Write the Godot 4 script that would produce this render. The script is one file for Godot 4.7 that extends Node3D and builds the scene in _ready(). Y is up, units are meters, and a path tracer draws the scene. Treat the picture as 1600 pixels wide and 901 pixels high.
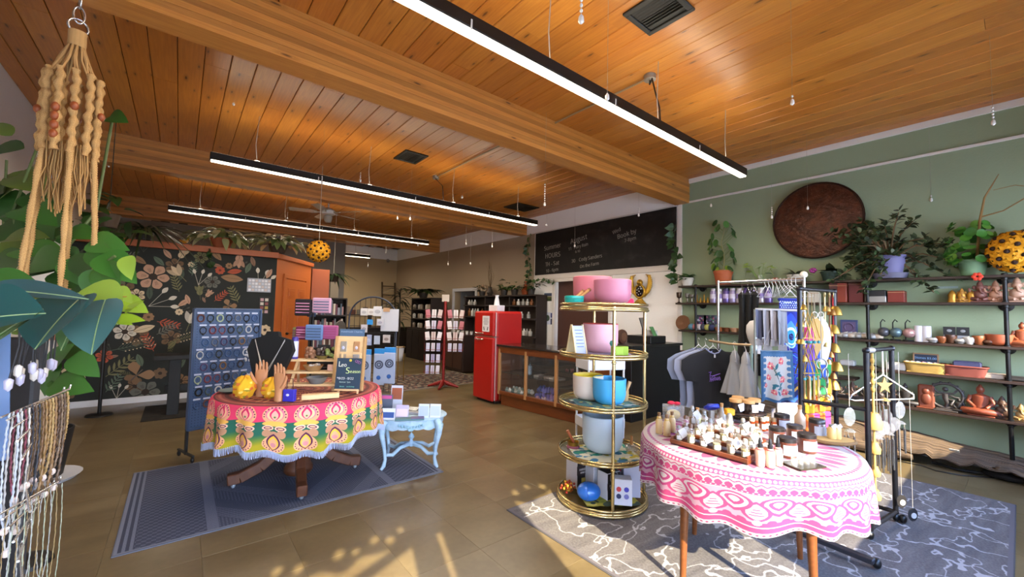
extends Node3D

var rng := RandomNumberGenerator.new()
var mats := {}
var taken := {}
var shapes := {}
var quick_noise := FastNoiseLite.new()

# mesh builder
class Shape:
	var v := PackedVector3Array()
	var n := PackedVector3Array()
	var t := PackedVector2Array()
	var c := PackedColorArray()
	var ix := PackedInt32Array()
	var col := Color.WHITE
	var xf := Transform3D.IDENTITY

	func at(o: Vector3, b := Basis.IDENTITY) -> Shape:
		xf = Transform3D(b, o)
		return self

	func tint(k: Color) -> Shape:
		col = k.srgb_to_linear()
		return self

	func put(p: Vector3, nn: Vector3, uv := Vector2.ZERO) -> int:
		v.append(xf * p)
		n.append((xf.basis * nn).normalized())
		t.append(uv)
		c.append(col)
		return v.size() - 1

	func tri(a: int, b: int, d: int) -> void:
		ix.append(a); ix.append(b); ix.append(d)

	func quad(a: Vector3, b: Vector3, cc: Vector3, d: Vector3, u0 := Vector2(0, 1), u1 := Vector2(1, 0)) -> void:
		var nn := (cc - a).cross(b - a)
		if nn.length_squared() < 1e-14:
			nn = (cc - d).cross(b - d) * -1.0
		nn = nn.normalized()
		var i := put(a, nn, Vector2(u0.x, u0.y))
		put(b, nn, Vector2(u1.x, u0.y)); put(cc, nn, Vector2(u0.x, u1.y)); put(d, nn, Vector2(u1.x, u1.y))
		tri(i, i + 1, i + 2); tri(i + 1, i + 3, i + 2)

	func box(o: Vector3, s: Vector3, bev := 0.0, b := Basis.IDENTITY) -> Shape:
		var keep := xf
		xf = xf * Transform3D(b, o)
		var h := s * 0.5
		var e := minf(bev, minf(h.x, minf(h.y, h.z)) * 0.95)
		for axis in 3:
			var a1 := (axis + 1) % 3
			var a2 := (axis + 2) % 3
			for sg in [-1.0, 1.0]:
				var q := []
				for k in [[-1, -1], [1, -1], [-1, 1], [1, 1]]:
					var p := Vector3.ZERO
					p[axis] = h[axis] * sg
					p[a1] = (h[a1] - e) * k[0]
					p[a2] = (h[a2] - e) * k[1]
					q.append(p)
				if sg > 0: quad(q[1], q[0], q[3], q[2], Vector2(s[a1], s[a2]), Vector2.ZERO)
				else: quad(q[0], q[1], q[2], q[3], Vector2(s[a1], s[a2]), Vector2.ZERO)
		if e > 0.0:
			for axis in 3:
				var a1 := (axis + 1) % 3
				var a2 := (axis + 2) % 3
				for s1 in [-1.0, 1.0]:
					for s2 in [-1.0, 1.0]:
						var p := []
						for k in [-1.0, 1.0]:
							var p1 := Vector3.ZERO
							p1[axis] = (h[axis] - e) * k
							p1[a1] = h[a1] * s1
							p1[a2] = (h[a2] - e) * s2
							var p2 := p1
							p2[a1] = (h[a1] - e) * s1
							p2[a2] = h[a2] * s2
							p.append(p1); p.append(p2)
						if s1 * s2 > 0: quad(p[1], p[0], p[3], p[2])
						else: quad(p[0], p[1], p[2], p[3])
			for sx in [-1.0, 1.0]:
				for sy in [-1.0, 1.0]:
					for sz in [-1.0, 1.0]:
						var nn := Vector3(sx, sy, sz).normalized()
						var i := put(Vector3(h.x * sx, (h.y - e) * sy, (h.z - e) * sz), nn)
						put(Vector3((h.x - e) * sx, h.y * sy, (h.z - e) * sz), nn)
						put(Vector3((h.x - e) * sx, (h.y - e) * sy, h.z * sz), nn)
						if sx * sy * sz > 0: tri(i, i + 2, i + 1)
						else: tri(i, i + 1, i + 2)
		xf = keep
		return self

	func bar(a: Vector3, b: Vector3, w: float, d: float, bev := 0.0, up := Vector3.UP) -> Shape:
		var z := (b - a)
		var l := z.length()
		z /= l
		if absf(z.dot(up)) > 0.98: up = Vector3.RIGHT
		var x := up.cross(z).normalized()
		return box((a + b) * 0.5, Vector3(w, d, l), bev, Basis(x, z.cross(x), z))

	func grid(rows: Array, closed := false, us := 1.0, vs := 1.0, v0 := 0.0, flip := false) -> Shape:
		var m: int = rows[0].size()
		var k := rows.size()
		var base := v.size()
		var w := m + 1 if closed else m
		for i in k:
			for j in w:
				var jj := j % m
				var p: Vector3 = rows[i][jj]
				var jn := (jj + 1) % m if closed else mini(jj + 1, m - 1)
				var jp := (jj + m - 1) % m if closed else maxi(jj - 1, 0)
				var du: Vector3 = rows[i][jn] - rows[i][jp]
				var dv: Vector3 = rows[mini(i + 1, k - 1)][jj] - rows[maxi(i - 1, 0)][jj]
				if du.length_squared() < 1e-12:
					var o := 1 if i == 0 else (k - 2 if i == k - 1 else i)
					du = rows[o][jn] - rows[o][jp]
				var nn := dv.cross(du)
				if nn.length_squared() < 1e-16: nn = Vector3.UP
				if flip: nn = -nn
				put(p, nn.normalized(), Vector2(float(j) / (w - 1) * us, v0 + float(i) / (k - 1) * vs))
		for i in k - 1:
			for j in w - 1:
				var a := base + i * w + j
				if flip:
					tri(a, a + w, a + 1); tri(a + 1, a + w, a + w + 1)
				else:
					tri(a, a + 1, a + w); tri(a + 1, a + w + 1, a + w)
		return self

	func lathe(pf: Array, seg := 16, squash := Vector2.ONE, sharp := 0.75) -> Shape:
		var total := 0.0
		for k in pf.size() - 1:
			total += Vector2(pf[k][0], pf[k][1]).distance_to(Vector2(pf[k + 1][0], pf[k + 1][1]))
		var run := 0.0
		for k in pf.size() - 1:
			var p := Vector2(pf[k][0], pf[k][1])
			var q := Vector2(pf[k + 1][0], pf[k + 1][1])
			var d := (q - p).normalized()
			var tp := d
			var tq := d
			if k > 0:
				var e := (p - Vector2(pf[k - 1][0], pf[k - 1][1])).normalized()
				if e.dot(d) > sharp: tp = (e + d).normalized()
			if k < pf.size() - 2:
				var e := (Vector2(pf[k + 2][0], pf[k + 2][1]) - q).normalized()
				if e.dot(d) > sharp: tq = (e + d).normalized()
			var base := v.size()
			var l := p.distance_to(q)
			for j in seg + 1:
				var a := TAU * j / seg
				var cs := Vector3(cos(a) * squash.x, 0, sin(a) * squash.y)
				var cn := Vector3(cos(a) / squash.x, 0, sin(a) / squash.y).normalized()
				put(cs * p.x + Vector3(0, p.y, 0), cn * tp.y - Vector3(0, tp.x, 0), Vector2(float(j) / seg, 1.0 - run / total))
				put(cs * q.x + Vector3(0, q.y, 0), cn * tq.y - Vector3(0, tq.x, 0), Vector2(float(j) / seg, 1.0 - (run + l) / total))
			run += l
			for j in seg:
				var a := base + j * 2
				if p.x > 1e-6: tri(a, a + 2, a + 1)
				if q.x > 1e-6: tri(a + 2, a + 3, a + 1)
		return self

	func tube(path: Array, r, seg := 6, closed := false, cap := true) -> Shape:
		var k := path.size()
		var rows := []
		var up := Vector3.ZERO
		for i in k:
			var d: Vector3
			if closed: d = path[(i + 1) % k] - path[(i + k - 1) % k]
			else: d = path[mini(i + 1, k - 1)] - path[maxi(i - 1, 0)]
			d = d.normalized()
			if up == Vector3.ZERO:
				up = d.cross(Vector3.RIGHT if absf(d.x) < 0.8 else Vector3.UP).normalized()
			else:
				up = (up - d * up.dot(d)).normalized()
			var sd := d.cross(up)
			var rr: float = r[i] if r is Array else r
			var ring := PackedVector3Array()
			for j in seg:
				var a := TAU * j / seg
				ring.append(path[i] + (up * cos(a) - sd * sin(a)) * rr)
			rows.append(ring)
		if closed: rows.append(rows[0])
		grid(rows, true, 1.0, 1.0, 0.0, false)
		if cap and not closed:
			for e in [0, k - 1]:
				var nn: Vector3 = (path[0] - path[1]) if e == 0 else (path[k - 1] - path[k - 2])
				nn = nn.normalized()
				var b := put(path[e], nn)
				for j in seg: put(rows[e][j], nn)
				for j in seg:
					if e == 0: tri(b, b + 1 + (j + 1) % seg, b + 1 + j)
					else: tri(b, b + 1 + j, b + 1 + (j + 1) % seg)
		return self

	func ball(o: Vector3, r: Vector3, seg := 10, rings := 6, b := Basis.IDENTITY) -> Shape:
		var keep := xf
		xf = xf * Transform3D(b, o)
		var base := v.size()
		for i in rings + 1:
			var ph := -PI / 2 + PI * i / rings
			for j in seg + 1:
				var a := TAU * j / seg
				var u := Vector3(cos(a) * cos(ph), sin(ph), sin(a) * cos(ph))
				put(u * r, (u / r).normalized(), Vector2(float(j) / seg, 1.0 - float(i) / rings))
		for i in rings:
			for j in seg:
				var a := base + i * (seg + 1) + j
				if i > 0: tri(a, a + 1, a + seg + 1)
				if i < rings - 1: tri(a + 1, a + seg + 2, a + seg + 1)
		xf = keep
		return self

	func ring(o: Vector3, rad: float, r: float, b := Basis.IDENTITY, seg := 16, sides := 6, sq := 1.0) -> Shape:
		var p := []
		for i in seg: p.append(o + b * (Vector3(cos(TAU * i / seg), sin(TAU * i / seg) * sq, 0) * rad))
		return tube(p, r, sides, true)

	func prism(poly: PackedVector2Array, d: float, uvs := 1.0) -> Shape:
		var idx := Geometry2D.triangulate_polygon(poly)
		var cw := Geometry2D.is_polygon_clockwise(poly)
		for sg in [1.0, -1.0]:
			var b := v.size()
			for p in poly: put(Vector3(p.x, p.y, d * 0.5 * sg), Vector3(0, 0, sg), Vector2(p.x, -p.y) * uvs)
			for k in range(0, idx.size(), 3):
				var e1 := poly[idx[k + 1]] - poly[idx[k]]
				var e2 := poly[idx[k + 2]] - poly[idx[k]]
				if (e1.cross(e2) < 0) == (sg > 0): tri(b + idx[k], b + idx[k + 1], b + idx[k + 2])
				else: tri(b + idx[k], b + idx[k + 2], b + idx[k + 1])
		for i in poly.size():
			var p := poly[i]
			var q := poly[(i + 1) % poly.size()]
			if cw: quad(Vector3(p.x, p.y, d / 2), Vector3(q.x, q.y, d / 2), Vector3(p.x, p.y, -d / 2), Vector3(q.x, q.y, -d / 2))
			else: quad(Vector3(q.x, q.y, d / 2), Vector3(p.x, p.y, d / 2), Vector3(q.x, q.y, -d / 2), Vector3(p.x, p.y, -d / 2))
		return self

	func leaf(o: Vector3, d: Vector3, up: Vector3, l: float, w: float, bend := 0.3, fold := 0.2, heart := 0.0, steps := 5) -> Shape:
		d = d.normalized()
		var s := d.cross(up)
		if s.length() < 0.01: s = d.cross(Vector3(0.3, 0.1, 0.9))
		s = s.normalized()
		var f := s.cross(d).normalized()
		var base := v.size()
		for i in steps + 1:
			var k := pow(float(i) / steps, 1.0 + 0.6 * heart)
			var wd := pow(sin(PI * pow(k, 0.75 - 0.15 * heart)), 0.8) * w * 0.5
			if i == steps: wd = 0.0
			if i == 0: wd = w * 0.06
			var mid := o + d * l * (k - heart * 0.0) + f * (-bend * l * k * k)
			var nn := (f + d * 2.0 * bend * k).normalized()
			put(mid + s * wd + f * wd * fold * 2.0, (nn - s * fold).normalized(), Vector2(0, 1 - k))
			put(mid, nn, Vector2(0.5, 1 - k))
			put(mid - s * wd + f * wd * fold * 2.0, (nn + s * fold).normalized(), Vector2(1, 1 - k))
		for i in steps:
			var a := base + i * 3
			tri(a, a + 1, a + 3); tri(a + 1, a + 4, a + 3)
			tri(a + 1, a + 2, a + 4); tri(a + 2, a + 5, a + 4)
		return self

	func mesh(m: Material = null) -> ArrayMesh:
		var ar := []
		ar.resize(Mesh.ARRAY_MAX)
		ar[Mesh.ARRAY_VERTEX] = v
		ar[Mesh.ARRAY_NORMAL] = n
		ar[Mesh.ARRAY_TEX_UV] = t
		ar[Mesh.ARRAY_COLOR] = c
		ar[Mesh.ARRAY_INDEX] = ix
		var am := ArrayMesh.new()
		am.add_surface_from_arrays(Mesh.PRIMITIVE_TRIANGLES, ar)
		if m: am.surface_set_material(0, m)
		return am

# nodes
func numbered(parent: Node, called: String) -> String:
	var key := str(parent.get_instance_id()) + called
	taken[key] = taken.get(key, -1) + 1
	return called if taken[key] == 0 else "%s_%03d" % [called, taken[key]]

func thing(called: String, label: String, category: String, where: Vector3, turn := 0.0, group := "") -> Node3D:
	var o := Node3D.new()
	o.name = numbered(self, called)
	add_child(o, true)
	o.position = where
	o.rotation.y = turn
	return tag(o, label, category, group)

func tag(o: Node3D, label: String, category := "", group := "", kind := "") -> Node3D:
	if label: o.set_meta("label", label)
	if category: o.set_meta("category", category)
	if group: o.set_meta("group", group)
	if kind: o.set_meta("kind", kind)
	return o

func part(parent: Node, called: String, s, m: Material, label := "") -> MeshInstance3D:
	var o := MeshInstance3D.new()
	o.name = numbered(parent, called)
	o.mesh = s.mesh() if s is Shape else s
	o.material_override = m
	parent.add_child(o, true)
	if label: o.set_meta("label", label)
	return o

func struct(called: String, s, m: Material, label := "") -> MeshInstance3D:
	var o := part(self, called, s, m, label)
	o.set_meta("kind", "structure")
	return o

func copy(o: Node3D, where: Vector3, label := "", turn := 0.0) -> Node3D:
	var r: Node3D = o.duplicate()
	r.name = numbered(self, str(o.name).rstrip("0123456789").rstrip("_"))
	add_child(r, true)
	r.position = where
	r.rotation.y = turn
	if label: r.set_meta("label", label)
	return r

func words(parent: Node, called: String, text: String, o: Vector3, b: Basis, high: float, m: Material, thick := 0.002, font := "Droid Sans") -> MeshInstance3D:
	var key := text + font + str(high) + str(thick)
	if not shapes.has(key):
		var f := SystemFont.new()
		f.font_names = PackedStringArray([font])
		var tm := TextMesh.new()
		tm.text = text
		tm.font = f
		tm.font_size = 24
		tm.pixel_size = high / 24.0
		tm.depth = thick
		tm.curve_step = 3.0
		shapes[key] = tm
	var w := MeshInstance3D.new()
	w.name = numbered(parent, called)
	w.mesh = shapes[key]
	w.material_override = m
	w.transform = Transform3D(b, o)
	parent.add_child(w, true)
	return w

func V(x: float, y: float, z: float) -> Vector3:
	return Vector3(x, y, z)

func S() -> Shape:
	return Shape.new()

func nth(i: int) -> String:
	return ["first", "second", "third", "fourth", "fifth", "sixth", "seventh", "eighth", "ninth", "tenth", "eleventh", "twelfth", "thirteenth", "fourteenth", "fifteenth", "sixteenth", "seventeenth", "eighteenth"][i]

func yaw(a: float) -> Basis:
	return Basis(Vector3.UP, a)

func rx(a: float) -> Basis:
	return Basis(Vector3.RIGHT, a)

func rz(a: float) -> Basis:
	return Basis(Vector3.BACK, a)

func rnd(a: float, b: float) -> float:
	return rng.randf_range(a, b)

func rv(s: float) -> Vector3:
	return Vector3(rnd(-s, s), rnd(-s, s), rnd(-s, s))

# materials
func disc(r: float) -> Array:
	return [[0, 0.1 * r], [r * 0.6, 0.0], [r, 0.16 * r]]

func mat(hex: String, rough := 0.6, metal := 0.0, extra := {}) -> StandardMaterial3D:
	var key := hex + str(rough) + "/" + str(metal) + str(extra)
	if mats.has(key): return mats[key]
	var m := StandardMaterial3D.new()
	m.albedo_color = Color.html(hex)
	m.roughness = rough
	m.metallic = metal
	for k in extra: m.set(k, extra[k])
	mats[key] = m
	return m

func glass(alpha := 0.08, hex := "ffffff", rough := 0.02) -> StandardMaterial3D:
	var key := "glass" + hex + str(alpha) + str(rough)
	if mats.has(key): return mats[key]
	var m := mat(hex, rough, 0.0, {"resource_name": key})
	m.transparency = BaseMaterial3D.TRANSPARENCY_ALPHA
	m.albedo_color.a = alpha
	mats[key] = m
	return m

func cloth(hex: String, rough := 0.9) -> StandardMaterial3D:
	return mat(hex, rough, 0.0, {"rim_enabled": true, "rim": 0.15, "rim_tint": 0.6})

func picture(w: int, h: int, f: Callable) -> ImageTexture:
	var d := PackedByteArray()
	d.resize(w * h * 3)
	var i := 0
	for y in h:
		for x in w:
			var k: Color = f.call(x, y)
			d[i] = clampi(int(k.r * 255.0), 0, 255); d[i + 1] = clampi(int(k.g * 255.0), 0, 255); d[i + 2] = clampi(int(k.b * 255.0), 0, 255)
			i += 3
	return ImageTexture.create_from_image(Image.create_from_data(w, h, false, Image.FORMAT_RGB8, d))

func printed(tx: Texture2D, rough := 0.8, extra := {}) -> StandardMaterial3D:
	var m := StandardMaterial3D.new()
	m.albedo_texture = tx
	m.roughness = rough
	for k in extra: m.set(k, extra[k])
	return m

# flat colour print: canvas with simple shapes
class Canvas:
	var im: Image
	var w: int
	var h: int
	func _init(ww: int, hh: int, k: Color) -> void:
		w = ww; h = hh
		im = Image.create(w, h, false, Image.FORMAT_RGB8)
		im.fill(k)
	func dot(x: float, y: float, rx: float, ry: float, k: Color, a := 0.0, e := 2.0) -> void:
		var r := ceili(maxf(rx, ry)) + 1
		var ca := cos(a)
		var sa := sin(a)
		for yy in range(maxi(0, int(y) - r), mini(h, int(y) + r + 1)):
			for xx in range(maxi(0, int(x) - r), mini(w, int(x) + r + 1)):
				var dx := xx - x
				var dy := yy - y
				var u := absf((dx * ca + dy * sa) / rx)
				var q := absf((-dx * sa + dy * ca) / ry)
				if pow(u, e) + pow(q, e) <= 1.0: im.set_pixel(xx, yy, k)
	func petal(x: float, y: float, a: float, l: float, wd: float, k: Color, blunt := 1.0) -> void:
		var ca := cos(a)
		var sa := sin(a)
		var r := ceili(l) + 1
		for yy in range(maxi(0, int(y) - r), mini(h, int(y) + r + 1)):
			for xx in range(maxi(0, int(x) - r), mini(w, int(x) + r + 1)):
				var dx := xx - x
				var dy := yy - y
				var u := (dx * ca + dy * sa) / l
				if u < 0.0 or u > 1.0: continue
				var q := absf(-dx * sa + dy * ca) / (wd * 0.5)
				if q <= pow(sin(PI * pow(u, blunt)), 0.8): im.set_pixel(xx, yy, k)
	func line(x0: float, y0: float, x1: float, y1: float, r: float, k: Color) -> void:
		var n := maxi(1, int(Vector2(x1 - x0, y1 - y0).length() / maxf(r * 0.7, 0.7)))
		for i in n + 1: dot(lerpf(x0, x1, float(i) / n), lerpf(y0, y1, float(i) / n), r, r, k)
	func rect(x: float, y: float, ww: float, hh: float, k: Color) -> void:
		im.fill_rect(Rect2i(int(x), int(y), int(ww), int(hh)), k)
	func tex() -> ImageTexture:
		return ImageTexture.create_from_image(im)

const RW := 6.5        # right wall
const LW := -1.446     # left wall
const H := 3.753       # ceiling
const ZF := 1.0        # front wall with the shop windows
const ZB := -15.2      # far wall
const PZ := -8.4       # partition with the floral mural

func _ready() -> void:
	rng.seed = 7
	quick_noise.seed = 3
	var cam := Camera3D.new()
	cam.name = "camera"
	cam.fov = 70.1585
	cam.near = 0.05
	cam.far = 200.0
	cam.transform = Transform3D(Basis(V(0.776929, 0.021921, 0.629206), V(-0.051291, 0.998275, 0.028554), V(-0.627495, -0.054457, 0.776714)).orthonormalized(), V(0, 1.5, 0))
	add_child(cam)
	cam.current = true
	var env := Environment.new()
	env.background_mode = Environment.BG_SKY
	var sky := Sky.new()
	var sm := ProceduralSkyMaterial.new()
	sm.sky_top_color = Color(0.5, 0.64, 0.86)
	sm.sky_horizon_color = Color(0.93, 0.95, 0.97)
	sm.ground_bottom_color = Color(0.4, 0.38, 0.35)
	sm.ground_horizon_color = Color(0.75, 0.76, 0.76)
	sm.energy_multiplier = 23.0
	sky.sky_material = sm
	env.sky = sky
	env.tonemap_mode = Environment.TONE_MAPPER_LINEAR
	env.tonemap_exposure = 1.42
	env.sdfgi_enabled = true
	env.ssao_enabled = true
	env.ssil_enabled = true
	var we := WorldEnvironment.new()
	we.name = "environment"
	we.environment = env
	add_child(we)
	var sun := DirectionalLight3D.new()
	sun.name = "sun"
	sun.light_color = Color(1.0, 0.94, 0.8)
	sun.light_energy = 5.6
	sun.light_angular_distance = 0.5
	sun.shadow_enabled = true
	sun.sky_mode = DirectionalLight3D.SKY_MODE_LIGHT_ONLY
	sun.basis = Basis.looking_at(V(0.274, -0.515, -0.812), Vector3.UP)
	add_child(sun)
	for f in [shell, ceiling_things, mural, green_wall, rear_room, counters, left_side, pegboard, round_table, side_table, racks_behind, gold_stand, wall_shelves, clothes, chimes, pink_table, crystals, plants_high]:
		var t0 := Time.get_ticks_msec()
		rng.seed = hash(f.get_method())
		f.call()
		print(f.get_method(), " ", Time.get_ticks_msec() - t0)

# textures
func fb(x: float, y: float, f: float) -> float:
	return quick_noise.get_noise_2d(x * f, y * f)

func wood_tex(a: Color, b: Color, knots: int, sd: int) -> ImageTexture:
	quick_noise.seed = sd
	quick_noise.fractal_octaves = 3
	var r := RandomNumberGenerator.new()
	r.seed = sd
	var kn := []
	for k in knots: kn.append([r.randf_range(0, 1024), r.randf_range(0, 512), r.randf_range(4, 9)])
	return picture(1024, 512, func(x, y):
		var row := int(y / 128.0)
		var g := 0.5 + 0.5 * fb(x * 0.14 + row * 300, y * 2.2, 3.0)
		var fine := 0.5 + 0.5 * fb(x * 0.5, y * 9.0 + 900, 4.0)
		var big := 0.5 + 0.5 * fb(x * 0.3 + row * 77, y * 0.8, 1.0)
		var k := a.lerp(b, clampf(g * 0.55 + fine * 0.2 + big * 0.35 - 0.05, 0, 1))
		for q in kn:
			var dx: float = (x - q[0]) / (q[2] * 2.6)
			var dy: float = (y - q[1]) / q[2]
			var d := dx * dx + dy * dy
			if d < 1.0: k = k.lerp(Color(0.2, 0.085, 0.03), (1.0 - d) * 0.7)
			elif d < 5.0: k = k.lerp(b.darkened(0.3), (5.0 - d) * 0.07)
		return k)

func blotch(w: int, h: int, a: Color, b: Color, f: float, sd: int, sx := 1.0) -> ImageTexture:
	quick_noise.seed = sd
	quick_noise.fractal_octaves = 5
	return picture(w, h, func(x, y):
		return a.lerp(b, clampf(0.5 + 0.75 * fb(x * sx, y, f) + 0.2 * fb(x, y, f * 9.0), 0, 1)))

# room
func wall_mat(hex: String) -> StandardMaterial3D:
	var key := "wall" + hex
	if mats.has(key): return mats[key]
	if not mats.has("wallbump"):
		quick_noise.seed = 21
		quick_noise.fractal_octaves = 4
		mats["wallbump"] = picture(256, 256, func(x, y): var g := 0.5 + 0.5 * fb(x, y, 9.0); return Color(g, g, g))
	var m := StandardMaterial3D.new()
	m.albedo_color = Color.html(hex)
	m.roughness = 0.75
	m.heightmap_enabled = true
	m.heightmap_texture = mats["wallbump"]
	m.heightmap_scale = 0.12
	m.uv1_triplanar = true
	m.uv1_world_triplanar = true
	m.uv1_scale = V(1.4, 1.4, 1.4)
	mats[key] = m
	return m

func shell() -> void:
	var white := wall_mat("f0ede8")
	var trimw := mat("d8d2ca", 0.5)
	var fl := struct("floor", S().box(V((RW + LW) / 2, -0.06, (ZF + ZB) / 2), V(RW - LW + 0.6, 0.1, ZF - ZB + 0.6)), mat("5a4a33", 0.7))
	quick_noise.seed = 11
	var ft := blotch(512, 512, Color(0.37, 0.31, 0.21), Color(0.47, 0.41, 0.295), 1.3, 11, 0.55)
	var fms := []
	for k in 4:
		var m := printed(ft, 0.3, {"uv1_scale": V(0.3, 0.3, 0.3), "uv1_offset": V(0.27 * k, 0.41 * k, 0.13 * k), "uv1_triplanar": true, "uv1_world_triplanar": true})
		m.albedo_color = [Color(1, 1, 1), Color(0.98, 0.98, 0.97), Color(0.99, 0.99, 1), Color(0.97, 0.97, 0.96)][k]
		fms.append(m)
	var tl := S().box(V(0, -0.005, 0), V(0.4562, 0.01, 0.4562), 0.0008)
	var tm := tl.mesh()
	var spots := []
	for i in range(-4, 14):
		for j in range(-34, 4):
			var p := V(0.18 + 0.457 * (i + 0.5), 0, -0.353 + 0.457 * (j + 0.5))
			if p.x < LW - 0.2 or p.x > RW + 0.2 or p.z > ZF + 0.2: continue
			spots.append(p)
	var fw := V(0.627, 0, -0.777)
	spots.sort_custom(func(a, b): return rank(a, fw) < rank(b, fw))
	var rest := S()
	for k in spots.size():
		if k < 290:
			var o := part(fl, "tile", tm, fms[(k * 7 + int(spots[k].x * 3)) % 4])
			o.position = spots[k]
		else: rest.box(spots[k] + V(0, -0.005, 0), V(0.4545, 0.01, 0.4545), 0.0012)
	part(fl, "floor_tiles", rest, fms[0]).set_meta("kind", "stuff")
	var cl := struct("ceiling", S().box(V((RW + LW) / 2, H + 0.09, (ZF + ZB) / 2), V(RW - LW + 0.6, 0.12, ZF - ZB + 0.6)), mat("2a1808", 0.8))
	var wt := wood_tex(Color(0.83, 0.56, 0.23), Color(0.64, 0.38, 0.13), 11, 5)
	mats["pine"] = wt
	var pm := []
	for k in 3: pm.append(printed(wt, 0.33, {"albedo_color": [Color(1, 1, 1), Color(0.93, 0.9, 0.86), Color(0.98, 0.94, 0.9)][k], "metallic_specular": 0.55}))
	var var_mesh := []
	for k in 8:
		var s := S()
		var L := 5.38
		var hw := 0.0955
		var v0 := (k % 4) * 0.25
		var u := 0.31 * k
		var y := 0.0
		var pr := [[-hw, 0.012], [-hw, 0.006], [-hw + 0.005, 0.0], [hw - 0.005, 0.0], [hw, 0.006], [hw, 0.012]]
		for q in 5:
			var p0: Array = pr[q]
			var p1: Array = pr[q + 1]
			s.quad(V(p1[0], p1[1], -L / 2), V(p0[0], p0[1], -L / 2), V(p1[0], p1[1], L / 2), V(p0[0], p0[1], L / 2), Vector2(0, 0), Vector2(1, 1))
			var b := s.t.size() - 4
			for e in 4:
				var vv: float = [p1[0], p0[0], p1[0], p0[0]][e]
				s.t[b + e] = Vector2(u + (0.0 if e < 2 else L / 2.4), v0 + 0.01 + (vv + hw) / (2 * hw) * 0.23)
		s.quad(V(-hw, 0.0, L / 2), V(hw, 0.0, L / 2), V(-hw, 0.012, L / 2), V(hw, 0.012, L / 2))
		s.quad(V(hw, 0.0, -L / 2), V(-hw, 0.0, -L / 2), V(hw, 0.012, -L / 2), V(-hw, 0.012, -L / 2))
		var_mesh.append(s.mesh())
	for i in 41:
		var x := 0.652 - 0.1955 * 10.5 + 0.1955 * i
		if x > RW + 0.1: continue
		var sh := rnd(-1.2, 1.2)
		for j in range(-1, 3):
			var z := ZF - 2.7 - 5.383 * j + sh
			if z - 2.7 > ZF + 0.1 or z + 2.7 < ZB: continue
			var o := part(cl, "plank", var_mesh[rng.randi() % 8], pm[rng.randi() % 3])
			var z1 := minf(z + 2.69, ZF + 0.1)
			var z0 := maxf(z - 2.69, ZB - 0.1)
			o.position = V(x, H, (z0 + z1) / 2)
			o.scale.z = (z1 - z0) / 5.38
	var bt := wood_tex(Color(0.85, 0.6, 0.29), Color(0.7, 0.43, 0.18), 7, 9)
	mats["beamwood"] = bt
	var bi := 0
	for z in [-3.515, -7.63, -11.95]:
		bi += 1
		var bm := Node3D.new()
		bm.name = numbered(self, "trim_%d" % bi)
		add_child(bm)
		bm.position = V((RW + LW) / 2, 3.35, z)
		tag(bm, "heavy glued timber ceiling beam", "", "", "structure")
		for k in 9:
			var s := S()
			var l := RW - LW
			var hh := (H - 3.35) / 9.0
			var y0 := hh * k
			var dz := 0.115 - (0.003 if k % 2 else 0.0)
			if k == 0: dz = 0.115
			for sg in [1.0, -1.0]:
				s.quad(V(-l / 2 * sg, y0, dz * sg), V(l / 2 * sg, y0, dz * sg), V(-l / 2 * sg, y0 + hh - 0.001, dz * sg), V(l / 2 * sg, y0 + hh - 0.001, dz * sg), Vector2(0.13 * k, 0.06 * (k % 4) * 4.0 + 0.05), Vector2(0.13 * k + l / 2.2, 0.06 * (k % 4) * 4.0 + 0.12))
			s.quad(V(-l / 2, y0, -dz), V(l / 2, y0, -dz), V(-l / 2, y0, dz), V(l / 2, y0, dz), Vector2(0, 0.3), Vector2(l / 2.2, 0.48))
			part(bm, "lamination", s, printed(bt, 0.36, {"albedo_color": Color(1, 1, 1).darkened([0.0, 0.12, 0.04, 0.2, 0.08, 0.0, 0.16, 0.05, 0.1][k])}))
	struct("wall_right", S().box(V(RW + 0.1, 1.86, (ZF - 3.53) / 2), V(0.2, 3.9, ZF + 3.53)), wall_mat("889678"))
	var w2 := S()
	w2.box(V(RW + 0.1, 1.86, -4.255), V(0.2, 3.9, 1.45))
	w2.box(V(RW + 0.1, 3.0, -5.76), V(0.2, 1.62, 1.56))
	w2.box(V(RW + 0.1, 1.86, -6.875), V(0.2, 3.9, 0.69))
	struct("wall_right_middle", w2, white)
	var w3 := S()
	w3.box(V(RW + 0.1, 1.655, -8.435), V(0.2, 3.39, 2.43))
	w3.box(V(RW + 0.1, 2.7, -10.23), V(0.2, 1.3, 1.16))
	w3.box(V(RW + 0.1, 1.655, -13.0), V(0.2, 3.39, 4.4))
	struct("wall_right_rear", w3, wall_mat("a8977e"))
	struct("wall_right_upper", S().box(V(RW + 0.1, 3.58, -11.21), V(0.2, 0.46, 7.98)), white)
	struct("wall_back", S().box(V((RW + LW) / 2, 1.655, ZB - 0.1), V(RW - LW + 0.4, 3.39, 0.2)), wall_mat("b7a17c"))
	struct("wall_back_upper", S().box(V((RW + LW) / 2, 3.58, ZB - 0.1), V(RW - LW + 0.4, 0.46, 0.2)), white)
	struct("wall_left", S().box(V(LW - 0.1, 1.86, (ZF - 7.75) / 2), V(0.2, 3.9, ZF + 7.75)), wall_mat("c9c1b8"))
	struct("wall_left_rear", S().box(V(LW - 0.1, 1.86, (ZB - 7.75) / 2), V(0.2, 3.9, -ZB - 7.75)), wall_mat("c9c1b8"))
	struct("trim_4", S().box(V(LW + 0.14, 1.875, -7.63), V(0.28, 3.75, 0.22), 0.004), trimw, "white pilaster under the end of a beam")
	struct("trim_5", S().box(V(RW - 0.012, 3.715, (ZF - 3.4) / 2), V(0.03, 0.075, ZF + 3.4), 0.003), trimw, "white strip along the top of the green wall")
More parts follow.
